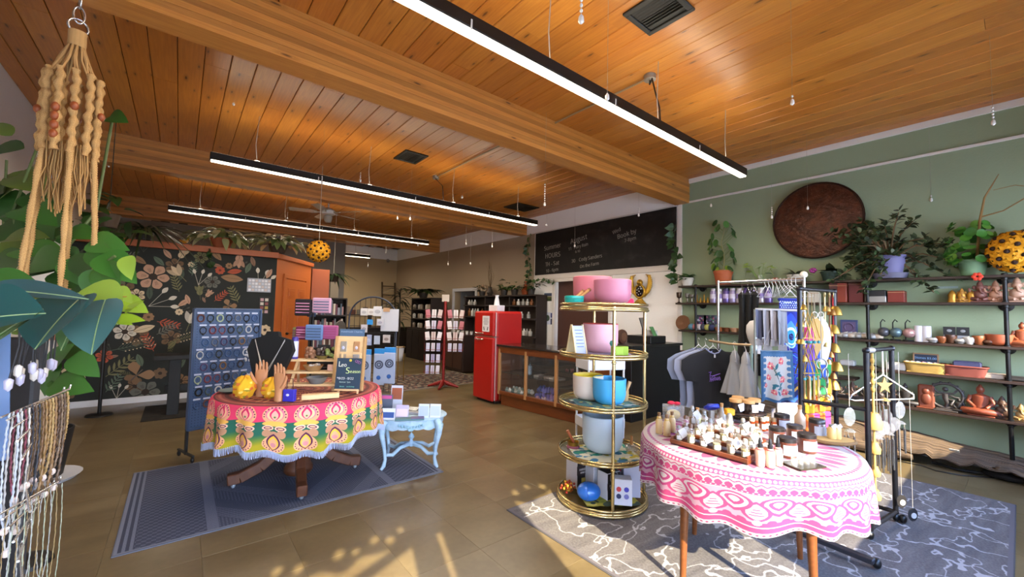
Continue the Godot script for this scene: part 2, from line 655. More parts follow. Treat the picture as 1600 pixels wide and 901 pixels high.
	struct("trim_6", S().box(V(RW - 0.01, 3.365, (ZF - 3.56) / 2), V(0.022, 0.03, ZF + 3.56), 0.003), trimw, "thin white picture rail on the green wall")
	struct("trim_7", S().box(V(RW - 0.012, 2.2, -3.565), V(0.028, 2.3, 0.075), 0.003), trimw, "white upright strip beside the blackboard")
	struct("trim_8", S().box(V(RW - 0.012, 2.29, -5.4), V(0.03, 0.1, 3.6), 0.003), trimw, "white ledge strip under the blackboard")
	struct("baseboard_right", S().box(V(RW - 0.008, 0.05, (ZF - 3.55) / 2), V(0.018, 0.1, ZF + 3.55), 0.003), mat("c9cdd2", 0.5))
	var d1 := S()
	d1.box(V(RW - 0.01, 1.1, -6.53), V(0.05, 2.24, 0.07), 0.003).box(V(RW - 0.01, 1.1, -4.99), V(0.05, 2.24, 0.07), 0.003).box(V(RW - 0.01, 2.2, -5.76), V(0.05, 0.07, 1.6), 0.003)
	var dd := struct("door_1", d1, trimw, "white door frame behind the counter")
	part(dd, "door_panel", S().box(V(RW + 0.14, 1.09, -5.76), V(0.04, 2.18, 1.55)), mat("4a2c22", 0.5), "dark brown door")
	var d2 := S()
	d2.box(V(RW - 0.01, 1.03, -10.85), V(0.06, 2.06, 0.09), 0.003).box(V(RW - 0.01, 1.03, -9.62), V(0.06, 2.06, 0.09), 0.003).box(V(RW - 0.01, 2.09, -10.23), V(0.06, 0.09, 1.32), 0.003)
	struct("door_2", d2, mat("c9c9cc", 0.5), "white frame of the doorway to the side room")
	var sr := S()
	sr.box(V(RW + 1.6, 1.05, -11.0), V(3.0, 2.2, 0.1)).box(V(RW + 1.6, 1.05, -9.4), V(3.0, 2.2, 0.1)).box(V(RW + 3.1, 1.05, -10.2), V(0.1, 2.2, 1.7)).box(V(RW + 1.6, 2.14, -10.2), V(3.0, 0.1, 1.7)).box(V(RW + 1.6, -0.06, -10.2), V(3.0, 0.1, 1.7))
	struct("wall_side_room", sr, wall_mat("a9a9ab"))
	var fw2 := S()
	fw2.box(V((RW + LW) / 2, 3.15, ZF + 0.1), V(RW - LW + 0.4, 1.26, 0.2))
	for q in [[LW - 0.1, LW + 0.12, 0.0, 2.53], [0.05, 0.16, 0.0, 2.53], [0.27, 0.86, 0.0, 2.53], [2.34, 2.7, 0.0, 2.53], [6.2, RW + 0.2, 0.0, 2.53], [0.86, 2.34, 0.0, 0.55], [2.7, 6.2, 0.0, 1.1]]:
		fw2.box(V((q[0] + q[1]) / 2, (q[2] + q[3]) / 2, ZF + 0.1), V(q[1] - q[0], q[3] - q[2], 0.2))
	struct("wall_front", fw2, wall_mat("b9b2a6"))
	var wi := 0
	for q in [[LW + 0.12, 0.05, 0.0, 2.52], [0.16, 0.27, 0.0, 2.52], [0.86, 2.34, 0.55, 2.52], [2.7, 6.2, 1.1, 2.52]]:
		wi += 1
		var fr := S()
		var cx: float = (q[0] + q[1]) / 2
		var cy: float = (q[2] + q[3]) / 2
		for e in [-1.0, 1.0]:
			fr.box(V(cx + e * ((q[1] - q[0]) / 2 - 0.012), cy, ZF + 0.12), V(0.024, q[3] - q[2], 0.06))
			fr.box(V(cx, cy + e * ((q[3] - q[2]) / 2 - 0.02), ZF + 0.12), V(q[1] - q[0], 0.04, 0.06))
		var wn := struct("window_%d" % wi, fr, mat("7d7a75", 0.4, 0.6), "shop window frame")
		part(wn, "pane", S().box(V(cx, cy, ZF + 0.12), V(q[1] - q[0] - 0.03, q[3] - q[2] - 0.06, 0.006)), glass(0.03))
	var vs := S()  # unseen valance, hem and holes shaped to cast the lit floor spots
	var holes := [[-0.48, 2.465], [-0.38, 2.445], [-0.26, 2.48], [-0.16, 2.44], [-0.08, 2.49], [0.02, 2.45], [0.48, 2.5], [0.81, 2.455], [0.92, 2.48], [1.06, 2.5], [1.2, 2.45], [-0.7, 2.46], [-0.82, 2.49]]
	for k in 600:
		var x := LW + 0.0128 * (k + 0.5)
		var y := 2.375 + 0.02 * sin(x * 17.0) + 0.012 * sin(x * 31.0)
		for q in holes:
			var dx := absf(x - q[0])
			var r := 0.028 + 0.006 * sin(q[0] * 23.0)
			if dx < r:
				var hh := sqrt(r * r - dx * dx)
				vs.box(V(x, (y + q[1] - hh) / 2, ZF + 0.24), V(0.0129, q[1] - hh - y, 0.012))
				y = q[1] + hh
		vs.box(V(x, (y + 2.75) / 2, ZF + 0.24), V(0.0129, 2.75 - y, 0.012))
	struct("trim_9", vs, mat("8a8070", 0.7), "wavy pierced valance over the shop windows")
	var pole := thing("bamboo_pole", "slanted bamboo pole hung across the shop door glass", "pole", V(-0.25, 2.05, ZF - 0.06))  # unseen bar, added only to cast the slanted shadow on the floor
	part(pole, "cane", S().tube([V(-0.75, -0.22, 0), V(0.3, 0.13, 0)], 0.03, 8), mat("8a6a3a", 0.6))
	struct("pavement", S().box(V(2.5, -0.1, ZF + 8.2), V(40, 0.1, 16)), mat("b3aea4", 0.9))

func rank(p: Vector3, fw: Vector3) -> float:
	var d := p.dot(fw)
	var s := absf(p.dot(V(0.777, 0, 0.627)))
	return (d if d > 0.9 else 30.0) + (0.0 if s < d * 1.35 + 0.4 else 40.0)

# ceiling
func tube_light(label: String, x0: float, x1: float, z: float, y := 3.1) -> void:
	var t := thing("linear_ceiling_light", label, "light", V((x0 + x1) / 2, y, z), 0.0, "linear ceiling lights")
	var l := x1 - x0
	part(t, "housing", S().box(V(0, 0.055, 0), V(l, 0.085, 0.085), 0.006), mat("17130f", 0.45, 0.3))
	part(t, "light_strip", S().box(V(0, 0.008, 0), V(l - 0.02, 0.02, 0.07), 0.004), mat("fff8ea", 0.4, 0.0, {"emission_enabled": true, "emission": Color(1.0, 0.95, 0.84), "emission_energy_multiplier": 3.2}))
	for k in 4:
		var cx := -l / 2 + 0.45 + k * (l - 0.9) / 3.0
		var cab := part(t, "cable", S().tube([V(cx, 0.1, 0), V(cx - 0.02, 0.3, 0.0), V(cx, H - y, 0)], 0.0045, 5), mat("b9b4aa", 0.4, 0.6))
		part(cab, "clip", S().box(V(cx, 0.105, 0), V(0.05, 0.02, 0.03), 0.003), mat("d8d4cc", 0.5))
		if k < 3:
			part(t, "strip_joint", S().box(V(cx + (l - 0.9) / 6.0, 0.03, 0.044), V(0.01, 0.06, 0.004)), mat("cfcac0", 0.5))
	part(t, "upper_light_strip", S().box(V(0, 0.099, 0), V(l - 0.02, 0.006, 0.05), 0.002), mat("fff8ea", 0.4, 0.0, {"emission_enabled": true, "emission": Color(1.0, 0.95, 0.84), "emission_energy_multiplier": 1.5}))
	for q in [[-0.006, -PI / 2, 7.5, 0.06], [0.106, PI / 2, 1.2, 0.045]]:
		var a := AreaLight3D.new()
		a.name = numbered(t, "glow")
		a.area_size = Vector2(l - 0.1, q[3])
		a.light_color = Color(1.0, 0.95, 0.86)
		a.light_energy = q[2]
		a.area_range = 30.0
		a.shadow_enabled = true
		a.rotation.x = q[1]
		a.position = V(0, q[0], 0)
		t.add_child(a)

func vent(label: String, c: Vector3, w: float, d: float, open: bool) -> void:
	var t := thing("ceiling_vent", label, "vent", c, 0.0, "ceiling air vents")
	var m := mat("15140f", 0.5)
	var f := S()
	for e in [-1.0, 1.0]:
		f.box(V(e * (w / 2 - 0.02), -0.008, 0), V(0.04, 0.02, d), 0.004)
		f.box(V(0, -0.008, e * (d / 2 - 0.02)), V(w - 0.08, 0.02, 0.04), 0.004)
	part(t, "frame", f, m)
	part(t, "backing", S().box(V(0, -0.002, 0), V(w - 0.05, 0.006, d - 0.05)), m)  # flat black sheet painted in place of the shaded duct recess
	var sl := S().box(Vector3.ZERO, V(0.004, 0.026, d - 0.09 if open else d - 0.09))
	var k := 0
	var n := int((w - 0.1) / 0.03)
	for i in n:
		var o := part(t, "slat", sl, mat("24231f", 0.5))
		o.position = V(-w / 2 + 0.06 + i * 0.03, -0.006, 0)
		o.rotation.z = 0.7 if i < n / 2 else -0.7

func ceiling_things() -> void:
	tube_light("long black linear light nearest the camera, above the gold stand", 0.1, 5.0, -1.97)
	tube_light("second long linear light, between the two front beams", 0.18, 5.12, -5.65)
	tube_light("third long linear light, below the ceiling fan", -0.24, 4.75, -9.23)
	tube_light("farthest linear light, partly behind the hanging yellow flower ball", -0.1, 4.72, -13.2)
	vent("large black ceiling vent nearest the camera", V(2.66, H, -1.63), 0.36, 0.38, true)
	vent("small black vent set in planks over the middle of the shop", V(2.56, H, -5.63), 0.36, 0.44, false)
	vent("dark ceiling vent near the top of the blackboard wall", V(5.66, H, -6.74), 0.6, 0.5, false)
	var grey := mat("8d8578", 0.5, 0.4)
	for q in [["round grey junction box beside the nearest ceiling light", V(3.35, H, -2.14), -3.4, true], ["round grey junction box beside the second ceiling light", V(3.27, H, -6.17), -3.64, false]]:
		var t := thing("junction_box", q[0], "junction box", q[1], 0.0, "ceiling junction boxes")
		part(t, "box_body", S().lathe([[0, -0.05], [0.05, -0.05], [0.056, -0.045], [0.056, 0.0]], 14), grey)
		var zz: float = q[2] - q[1].z
		part(t, "conduit", S().tube([V(0, -0.02, 0), V(0, -0.02, zz)], 0.011, 6), mat("a08a68", 0.5, 0.3))
		part(t, "power_cord", S().tube([V(0, -0.05, 0), V(-0.05, -0.12, 0.03), V(-0.09, -0.1, 0.08), V(-0.1, -0.25, 0.12), V(-0.08, -0.4, 0.15), V(-0.1, -0.54, 0.17)] if q[3] else [V(0, -0.05, 0), V(-0.1, -0.12, 0.2), V(-0.12, -0.3, 0.46), V(-0.12, -0.54, 0.5)], 0.007, 6), mat("171513", 0.5))
	var f := thing("ceiling_fan", "white five blade ceiling fan under the rear planks", "fan", V(2.08, 3.2, -8.1))
	var wm := mat("c4bcae", 0.45)
	part(f, "rod", S().tube([V(0, 0.1, 0), V(0, H - 3.2, 0)], 0.014, 8), wm)
	part(f, "canopy", S().lathe([[0.03, 0.43], [0.07, 0.5], [0.075, H - 3.2]], 14), wm)
	part(f, "motor", S().lathe([[0, 0.0], [0.06, 0.0], [0.12, 0.03], [0.13, 0.09], [0.09, 0.13], [0.03, 0.15], [0, 0.15]], 18), wm)
	part(f, "light_cup", S().lathe([[0, -0.13], [0.05, -0.125], [0.07, -0.09], [0.075, -0.02], [0.06, 0.0]], 14), mat("a59c8c", 0.5))
	for k in 5:
		var a := TAU * k / 5.0 + 0.35
		var b := Basis(Vector3.UP, a) * Basis(Vector3.RIGHT, 0.2)
		var bl := part(f, "blade", S().at(V(0, 0.06, 0), b).prism(PackedVector2Array([]), 0.0) if false else S().at(V(0, 0.06, 0), b).box(V(0.42, 0, 0), V(0.46, 0.008, 0.14), 0.003), mat("b3aa98", 0.5))
		part(bl, "blade_arm", S().at(V(0, 0.06, 0), b).box(V(0.16, -0.008, 0), V(0.16, 0.008, 0.04), 0.002), wm)
	var sc := thing("security_camera", "tiny white dome camera in the far upper corner", "camera", V(6.1, 3.3, ZB + 0.02))
	part(sc, "dome", S().ball(V(0, 0, 0.08), V(0.06, 0.06, 0.06), 10, 6), mat("8a857c", 0.4))
	part(sc, "bracket", S().box(V(0, 0.05, 0.04), V(0.07, 0.05, 0.08), 0.004), wm)

# floral mural on the partition
func mural() -> void:
	var w := 2.78
	var h := 2.36
	var s := 420.0
	var bg := Color(0.135, 0.15, 0.145)
	var cv := Canvas.new(int(w * s), int(h * s), bg)
	var cream := Color(0.82, 0.73, 0.6)
	var pink := Color(0.74, 0.58, 0.48)
	var coral := Color(0.68, 0.32, 0.22)
	var olive := Color(0.46, 0.45, 0.31)
	var grey := Color(0.4, 0.4, 0.37)
	var sage := Color(0.36, 0.42, 0.36)
	var tan := Color(0.58, 0.45, 0.33)
	var white := Color(0.8, 0.77, 0.71)
	var dk := Color(0.2, 0.16, 0.13)
	var L := [
		["f", V(-0.338, 1.906, -8.4), 0.17, 0.1, pink], ["t", V(-0.01, 1.949, -8.4), 0.2, 4.0, cream], ["f", V(-0.506, 1.612, -8.4), 0.085, 0.4, cream], ["b", V(-0.366, 1.451, -8.4), 0.3, -0.5, white],
		["s", V(-0.25, 1.217, -8.4), 0.24, 0.25, coral], ["f", V(0.501, 2.072, -8.4), 0.06, 0.2, coral], ["f", V(0.407, 1.873, -8.4), 0.095, 0.0, grey], ["f", V(0.235, 2.261, -8.4), 0.085, 0.2, olive],
		["u", V(-0.011, 2.278, -8.4), 0.11, -1.2, cream], ["p", V(-0.602, 2.216, -8.4), 0.18, 0.6, tan], ["p", V(-0.133, 2.204, -8.4), 0.15, -2.2, pink], ["p", V(0.515, 1.965, -8.4), 0.27, 0.1, tan],
		["s", V(0.778, 1.545, -8.4), 0.25, -2.0, olive], ["s", V(0.449, 1.556, -8.4), 0.2, -0.8, coral], ["u", V(0.247, 1.695, -8.4), 0.1, -1.7, olive], ["u", V(0.358, 1.658, -8.4), 0.08, -1.0, pink],
		["p", V(-0.016, 1.46, -8.4), 0.16, -0.7, pink], ["p", V(0.126, 1.494, -8.4), 0.14, -1.9, pink], ["f", V(0.004, 1.369, -8.4), 0.045, 0, cream], ["t", V(0.141, 1.186, -8.4), 0.22, -1.3, white],
		["f", V(-0.611, 1.064, -8.4), 0.115, 0.3, white], ["p", V(-0.519, 1.063, -8.4), 0.22, -0.35, cream], ["s", V(-0.271, 0.765, -8.4), 0.24, -2.0, coral], ["d", V(-0.767, 0.787, -8.4), 0.4, -0.25, sage],
		["f", V(-0.81, 0.715, -8.4), 0.085, 0.3, coral], ["s", V(-0.78, 0.417, -8.4), 0.33, -0.75, olive], ["y", V(-0.449, 0.409, -8.4), 0.24, 0.3, tan], ["f", V(-0.334, 0.149, -8.4), 0.15, 0.1, grey],
		["b", V(-0.648, 0.089, -8.4), 0.18, -1.5, white], ["p", V(-0.391, 0.539, -8.4), 0.17, -1.9, sage], ["s", V(-0.768, 0.195, -8.4), 0.24, -1.0, sage], ["d", V(-0.111, 0.887, -8.4), 0.36, -0.35, olive],
		["s", V(-0.247, 1.019, -8.4), 0.22, -0.6, grey], ["p", V(-0.106, 0.788, -8.4), 0.13, -0.9, olive], ["y", V(0.645, 1.476, -8.4), 0.14, 0.2, tan], ["b", V(1.065, 1.823, -8.4), 0.28, -1.2, white],
		["f", V(1.198, 1.071, -8.4), 0.08, 0.2, cream], ["u", V(0.76, 2.291, -8.4), 0.14, 1.57, pink], ["p", V(0.362, 2.423, -8.4), 0.2, 0.9, tan], ["p", V(0.93, 2.24, -8.4), 0.17, 1.9, sage],
		["f", V(0.118, 2.135, -8.4), 0.04, 0, cream], ["f", V(0.621, 2.157, -8.4), 0.045, 0.4, tan], ["s", V(-0.013, 1.694, -8.4), 0.22, -1.9, olive], ["s", V(0.135, 1.96, -8.4), 0.2, -1.5, sage],
		["b", V(0.225, 1.809, -8.4), 0.22, -1.4, white], ["p", V(0.599, 2.047, -8.4), 0.18, -0.2, coral], ["s", V(-0.972, 1.51, -8.4), 0.3, -1.3, coral], ["f", V(-1.043, 1.052, -8.4), 0.12, 0.3, pink],
		["p", V(-0.506, 1.351, -8.4), 0.16, -1.6, grey], ["f", V(-0.358, 1.285, -8.4), 0.06, 0.6, tan], ["s", V(-0.648, 1.76, -8.4), 0.22, -2.2, sage], ["p", V(-0.962, 1.928, -8.4), 0.2, -0.6, tan],
		["f", V(-1.076, 0.513, -8.4), 0.13, 0.1, cream], ["f", V(0.076, 0.276, -8.4), 0.1, 0.5, tan], ["p", V(0.122, 0.626, -8.4), 0.2, 2.2, sage], ["f", V(0.453, 0.608, -8.4), 0.14, 0.5, pink], ["s", V(0.898, 0.583, -8.4), 0.3, -1.3, coral], ["f", V(1.213, 0.342, -8.4), 0.14, 0, cream], ["s", V(0.648, 0.172, -8.4), 0.3, -0.6, olive],
		["p", V(1.256, 2.155, -8.4), 0.16, 2.0, pink], ["s", V(-0.773, 2.161, -8.4), 0.2, -0.3, grey], ["p", V(-0.348, 2.223, -8.4), 0.16, 0.8, sage], ["f", V(-1.208, 1.773, -8.4), 0.13, 0.2, pink], ["p", V(-0.878, 2.216, -8.4), 0.2, 0.3, grey]]
	var fill := []
	for i in 60: fill.append([["p", "s", "f", "b", "p"][i % 5], V(rnd(LW, 1.3), rnd(0.05, 2.3), 0), rnd(0.07, 0.16), rnd(-3, 3), [sage, olive, tan, grey, pink][i % 5].darkened(0.25)])
	for q in fill + L:
		var x: float = (q[1].x - LW) * s
		var y: float = (2.36 - q[1].y) * s
		var z: float = q[2] * s * 1.18
		var a: float = q[3]
		var k: Color = q[4]
		match q[0]:
			"f":
				var n := 6 if z > 40 else 8
				for i in n: cv.petal(x, y, a + TAU * i / n, z, z * 0.62, k, 1.9)
				for i in n:
					if z > 40:
						for e in [-0.12, 0.0, 0.12]: cv.line(x + cos(a + TAU * i / n + e) * z * 0.4, y + sin(a + TAU * i / n + e) * z * 0.4, x + cos(a + TAU * i / n + e) * z * 0.68, y + sin(a + TAU * i / n + e) * z * 0.68, 1.2, k.darkened(0.3))
				cv.dot(x, y, z * 0.26, z * 0.26, dk if z > 30 else k.darkened(0.4))
			"p":
				cv.petal(x, y, a, z, z * 0.4, k)
				cv.line(x, y, x + cos(a) * z * 0.85, y + sin(a) * z * 0.85, 1.2, k.darkened(0.35))
			"t":
				for e in [-0.5, 0.0, 0.5]: cv.petal(x, y, a + e, z * 0.8, z * 0.3, k.darkened(absf(e) * 0.25))
				cv.line(x, y, x - cos(a) * z * 0.5, y - sin(a) * z * 0.5, 1.8, olive)
			"u":
				cv.dot(x, y, z * 0.42, z * 0.34, k, a)
				for e in [-0.5, 0.0, 0.5]: cv.petal(x, y, a + e, z, z * 0.4, k.darkened(absf(e) * 0.2))
				cv.line(x, y, x - cos(a) * z * 1.1, y - sin(a) * z * 1.1, 1.6, k.darkened(0.3))
			"s":
				cv.line(x, y, x + cos(a) * z, y + sin(a) * z, 1.7, k)
				for i in 5:
					for e in [-0.8, 0.8]: cv.petal(x + cos(a) * z * (0.1 + i * 0.18), y + sin(a) * z * (0.1 + i * 0.18), a + e, z * (0.36 - i * 0.025), z * 0.075, k)
			"d":
				cv.line(x, y, x + cos(a) * z, y + sin(a) * z, 1.5, k)
				for i in 9:
					for e in [-0.7, 0.6]:
						var px: float = x + cos(a) * z * (0.2 + i * 0.09)
						var py: float = y + sin(a) * z * (0.2 + i * 0.09)
						cv.line(px, py, px + cos(a + e) * z * 0.2, py + sin(a + e) * z * 0.2, 1.0, k)
						cv.dot(px + cos(a + e) * z * 0.2, py + sin(a + e) * z * 0.2, 3.6, 3.6, cream)
			"b":
				for e in [-0.45, 0.05, 0.5]:
					cv.line(x, y, x + cos(a + e) * z, y + sin(a + e) * z, 1.6, k.darkened(0.15))
					cv.petal(x + cos(a + e) * z * 0.72, y + sin(a + e) * z * 0.72, a + e, z * 0.32, z * 0.18, k)
			"y":
				for e in [-0.9, 0.9]:
					cv.petal(x, y, a - 1.2 + e, z * 0.75, z * 0.5, k, 1.7)
					cv.petal(x, y, a + 1.9 + e * 0.7, z * 0.5, z * 0.32, k.darkened(0.15), 1.6)
				cv.line(x - cos(a - 1.2) * z * 0.3, y - sin(a - 1.2) * z * 0.3, x + cos(a - 1.2) * z * 0.35, y + sin(a - 1.2) * z * 0.35, 3.5, dk.lightened(0.2))
	var wall := S()
	wall.quad(V(LW, 0, PZ), V(1.33, 0, PZ), V(LW, 2.36, PZ), V(1.33, 2.36, PZ))
	wall.box(V((LW + 1.33) / 2, 1.18, PZ - 0.06), V(2.776, 2.36, 0.11))
	struct("wall_partition", wall, printed(cv.tex(), 0.8), "black partition wall papered with a large floral mural")
	var cap := mat("a9582c", 0.5)
	struct("trim_10", S().box(V((LW + 1.33) / 2, 2.4, PZ - 0.03), V(2.8, 0.1, 0.2), 0.004), cap, "orange wooden cap along the mural partition")
	struct("baseboard_partition", S().box(V((LW + 1.33) / 2, 0.045, PZ + 0.008), V(2.776, 0.09, 0.016), 0.002), mat("d9dade", 0.5))
	var org := mat("b5612a", 0.5)
	var t := Node3D.new()
	t.name = "wall_closet"
	add_child(t)
	t.position = V(1.33, 0, PZ)
	t.rotation.y = PI / 2 - deg_to_rad(34)
	tag(t, "orange closet wall", "", "", "structure")
	part(t, "wall_face", S().box(V(0.775, 1.2, -0.06), V(1.55, 2.4, 0.12), 0.003), org)
	part(t, "cornice", S().box(V(0.775, 2.4, -0.05), V(1.6, 0.08, 0.18), 0.004), mat("a9582c", 0.5))
	var dr := part(t, "door", S().box(V(0.79, 1.0, 0.012), V(0.92, 2.0, 0.035), 0.004), mat("b8622a", 0.42))
	for i in 2:
		for q in [[0.45, 0.7], [1.2, 0.55], [1.72, 0.2]]:
			var pp := S()
			var c := V(0.57 + i * 0.44, q[0] + 0.02, 0.03)
			pp.box(c, V(0.3, q[1], 0.012), 0.005)
			pp.box(c + V(0, 0, 0.006), V(0.22, q[1] - 0.08, 0.014), 0.006)
			part(dr, "panel", pp, mat("b05b26", 0.42))
	for e in [0.3, 1.28]: part(t, "door_casing", S().box(V(e, 1.03, 0.014), V(0.07, 2.06, 0.03), 0.004), org)
	part(t, "door_casing", S().box(V(0.79, 2.06, 0.014), V(1.05, 0.08, 0.03), 0.004), org)
	part(dr, "knob", S().at(V(0.42, 0.98, 0.05)).ball(Vector3.ZERO, V(0.025, 0.025, 0.03), 10, 6).tube([V(0, 0, -0.02), V(0.08, 0, 0.0)], 0.008, 6), mat("2a1c12", 0.35, 0.7))
	struct("wall_closet_end", S().box(V(2.4, 1.9, -9.95), V(0.36, 0.85, 0.5), 0.003), mat("9a4f2e", 0.6), "terracotta box panel above the books")

# things on the right wall
const ON_RIGHT := Basis(Vector3(0, 0, 1), Vector3(0, 1, 0), Vector3(-1, 0, 0))

func leafy(parent: Node, called: String, m: Material, pts: Array, n: int, l: float, w: float, spread: float, droop := 0.4, heart := 0.0, tints := ["2f5a2a", "3f6f34", "274d24"], up := Vector3(0, 1, 0)) -> void:
	var s := S()
	for i in n:
		var k := rng.randi() % pts.size()
		var a: Vector3 = pts[k]
		var b: Vector3 = pts[mini(k + 1, pts.size() - 1)]
		var p := a.lerp(b, rng.randf())
		var d := V(rnd(-1, 1), rnd(-0.5, 0.8), rnd(-1, 1)).normalized()
		s.tint(Color.html(tints[rng.randi() % tints.size()]).lightened(rnd(0, 0.06)))
		s.leaf(p + d * spread * rnd(0.1, 1.0), d, (up + rv(0.5)).normalized(), l * rnd(0.7, 1.15), w * rnd(0.8, 1.1), droop * rnd(0.5, 1.3), 0.12, heart)
	part(parent, called, s, m)

func leaf_mat(rough := 0.45) -> StandardMaterial3D:
	return mat("ffffff", rough, 0.0, {"vertex_color_use_as_albedo": true, "backlight_enabled": true, "backlight": Color(0.12, 0.16, 0.03)})

func vine(label: String, pts: Array, n: int, l: float, out: Vector3, group := "trailing heart leaf vines by the blackboard") -> void:
	var t := thing("trailing_vine", label, "vine", pts[pts.size() - 1], 0.0, group)
	var o: Vector3 = pts[pts.size() - 1]
	var loc := []
	for p in pts: loc.append(p - o)
	part(t, "stem", S().tube(loc, 0.005, 5), mat("3d4a26", 0.6))
	var c := Curve3D.new()
	for p in loc: c.add_point(p)
	var m := leaf_mat()
	for i in n:
		var p := c.sample_baked(c.get_baked_length() * (i + rnd(0, 0.6)) / n)
		var s := S().tint(Color.html(["2c4a24", "35562b", "26401f", "41622f"][rng.randi() % 4]))
		var d := (out * 0.5 + V(rnd(-0.4, 0.2), rnd(-0.9, 0.1), rnd(-1, 1))).normalized()
		s.leaf(p + d * 0.02, d, (out + rv(0.4)).normalized(), l * rnd(0.75, 1.2), l * rnd(0.7, 0.95), 0.25, 0.15, 1.0)
		part(t, "leaf", s, m)

func green_wall() -> void:
	var b := thing("blackboard", "long black chalkboard with summer hours chalked on the white wall", "blackboard", V(RW - 0.01, 2.345, -5.4))
	quick_noise.seed = 40
	quick_noise.fractal_octaves = 4
	var bt := picture(512, 160, func(x, y):
		var sm := clampf(fb(x, y * 1.6, 1.1) - 0.05, 0, 1) * 0.16 * smoothstep(150.0, 260.0, float(x))
		sm += clampf(fb(x * 1.4 + 99, y * 0.7, 3.0), 0, 1) * 0.05
		return Color(0.055, 0.05, 0.047) + Color(1, 1, 1) * sm)
	var bs := S()
	bs.quad(V(-0.012, 0, -1.77), V(-0.012, 0, 1.77), V(-0.012, 0.985, -1.77), V(-0.012, 0.985, 1.77))
	bs.box(V(-0.003, 0.4925, 0), V(0.016, 0.985, 3.54))
	part(b, "board", bs, printed(bt, 0.75))
	part(b, "chalk_rail", S().box(V(-0.01, 1.0, 0), V(0.03, 0.022, 3.58), 0.003).box(V(-0.01, -0.012, 0), V(0.03, 0.022, 3.58), 0.003), mat("d4cec6", 0.5))
	var chalk := mat("8f8b84", 0.95)
	for q in [["Summer", 1.2, 0.62, 0.14, 0.06], ["HOURS", 1.19, 0.43, 0.15, 0.02], ["TH - Sat", 1.2, 0.24, 0.13, 0.03], ["10 - 6pm", 1.2, 0.09, 0.1, 0.06], ["August", 0.42, 0.7, 0.15, 0.12], ["11   Fairy Rain", 0.43, 0.54, 0.09, 0.1], ["6-10", 0.44, 0.44, 0.07, 0.08], ["30    Cody Sanders", 0.2, 0.27, 0.1, 0.06], ["On the Farm", 0.12, 0.13, 0.09, 0.07], ["Wed", -0.55, 0.74, 0.1, 0.25], ["Book by", -0.78, 0.65, 0.12, 0.15], ["7-8pm", -0.86, 0.54, 0.09, 0.12]]:
		words(b, "chalk_writing", q[0], V(-0.013, q[2], -q[1]), ON_RIGHT * rz(q[4]), q[3], chalk, 0.002)
	var d := thing("copper_disc", "large round hammered dark copper disc on the green wall", "wall disc", V(RW - 0.02, 2.77, -1.65))
	quick_noise.seed = 60
	var ct := picture(512, 512, func(x, y):
		var u := Vector2(x - 256, y - 256)
		var r := u.length()
		var k := Color(0.2, 0.1, 0.065).lerp(Color(0.36, 0.2, 0.125), clampf(0.45 + 0.7 * fb(x, y, 1.2), 0, 1))
		var v := sin(u.x * 0.09 + 6.0 * fb(x, y, 0.7)) * sin(u.y * 0.11 + 6.0 * fb(x + 300, y, 0.8))
		if absf(v) < 0.05 and r > 60: k = k.lightened(0.1)
		k = k.lightened(clampf(fb(x, y, 14.0) * 0.14, 0, 1))
		return k)
	var cb := picture(256, 256, func(x, y):
		var g := 0.5 + 0.3 * fb(x * 2, y * 2, 9.0) + 0.25 * sin((x - 128) * 0.2 + 5.0 * fb(x * 2, y * 2, 0.8)) * sin((y - 128) * 0.23)
		return Color(g, g, g))
	var dm := printed(ct, 0.42, {"metallic": 0.55, "heightmap_enabled": true, "heightmap_texture": cb, "heightmap_scale": 0.6})
	var ds := S()
	var rows := []
	for i in 9:
		var row := PackedVector3Array()
		var r := 0.49 * i / 8.0
		for j in 40: row.append(V(-0.05 - 0.03 * cos(r * 3.0), sin(TAU * j / 40) * r, cos(TAU * j / 40) * r))
		rows.append(row)
	ds.grid(rows, true)
	for i in ds.t.size(): ds.t[i] = Vector2(0.5 + ds.v[i].z, 0.5 - ds.v[i].y)
	part(d, "dish", ds, dm)
	part(d, "rim", S().ring(V(-0.055, 0, 0), 0.49, 0.012, yaw(PI / 2), 48, 6), mat("2c170e", 0.5, 0.6))
	var g := thing("winged_ornament", "gilded winged wall ornament holding a dark glass disc", "ornament", V(RW - 0.02, 1.62, -4.3))
	var gold := mat("b8923a", 0.35, 0.85)
	for e in [-1.0, 1.0]:
		var ws := S()
		for k in 9:
			var a := -0.5 + k * 0.2
			var p0 := V(-0.02, 0.2 + 0.02 * k, e * (0.07 + 0.012 * k))
			var p1 := V(-0.03, 0.28 + 0.035 * k, e * (0.17 + 0.05 * sin(k * 0.35)))
			var p2 := V(-0.02, 0.36 + 0.028 * k, e * (0.2 + 0.03 * sin(k * 0.4) - 0.012 * k))
			ws.tube([p0, p1, p2], [0.03, 0.027, 0.008], 6)
		part(g, "wing", ws, gold)
	part(g, "setting_ring", S().ring(V(-0.05, 0.28, 0), 0.1, 0.022, yaw(PI / 2), 24, 8, 1.15), gold)
	part(g, "glass_disc", S().ball(V(-0.045, 0.28, 0), V(0.02, 0.115, 0.1), 20, 10), mat("160a0c", 0.15, 0.1))
	var stars := S()
	for k in 7: stars.ball(V(-0.068, 0.28 + 0.055 * sin(k * 0.9) * (1.0 if k > 0 else 0.0), 0.05 * cos(k * 0.9) * (1.0 if k > 0 else 0.0)), V(0.004, 0.009, 0.009), 6, 4)
	part(g, "pearl_studs", stars, mat("d6d0c4", 0.4))
	var hs := S().ball(V(-0.05, 0.44, 0), V(0.05, 0.06, 0.06), 10, 8).ball(V(-0.09, 0.43, 0.03), V(0.03, 0.015, 0.02), 8, 6)
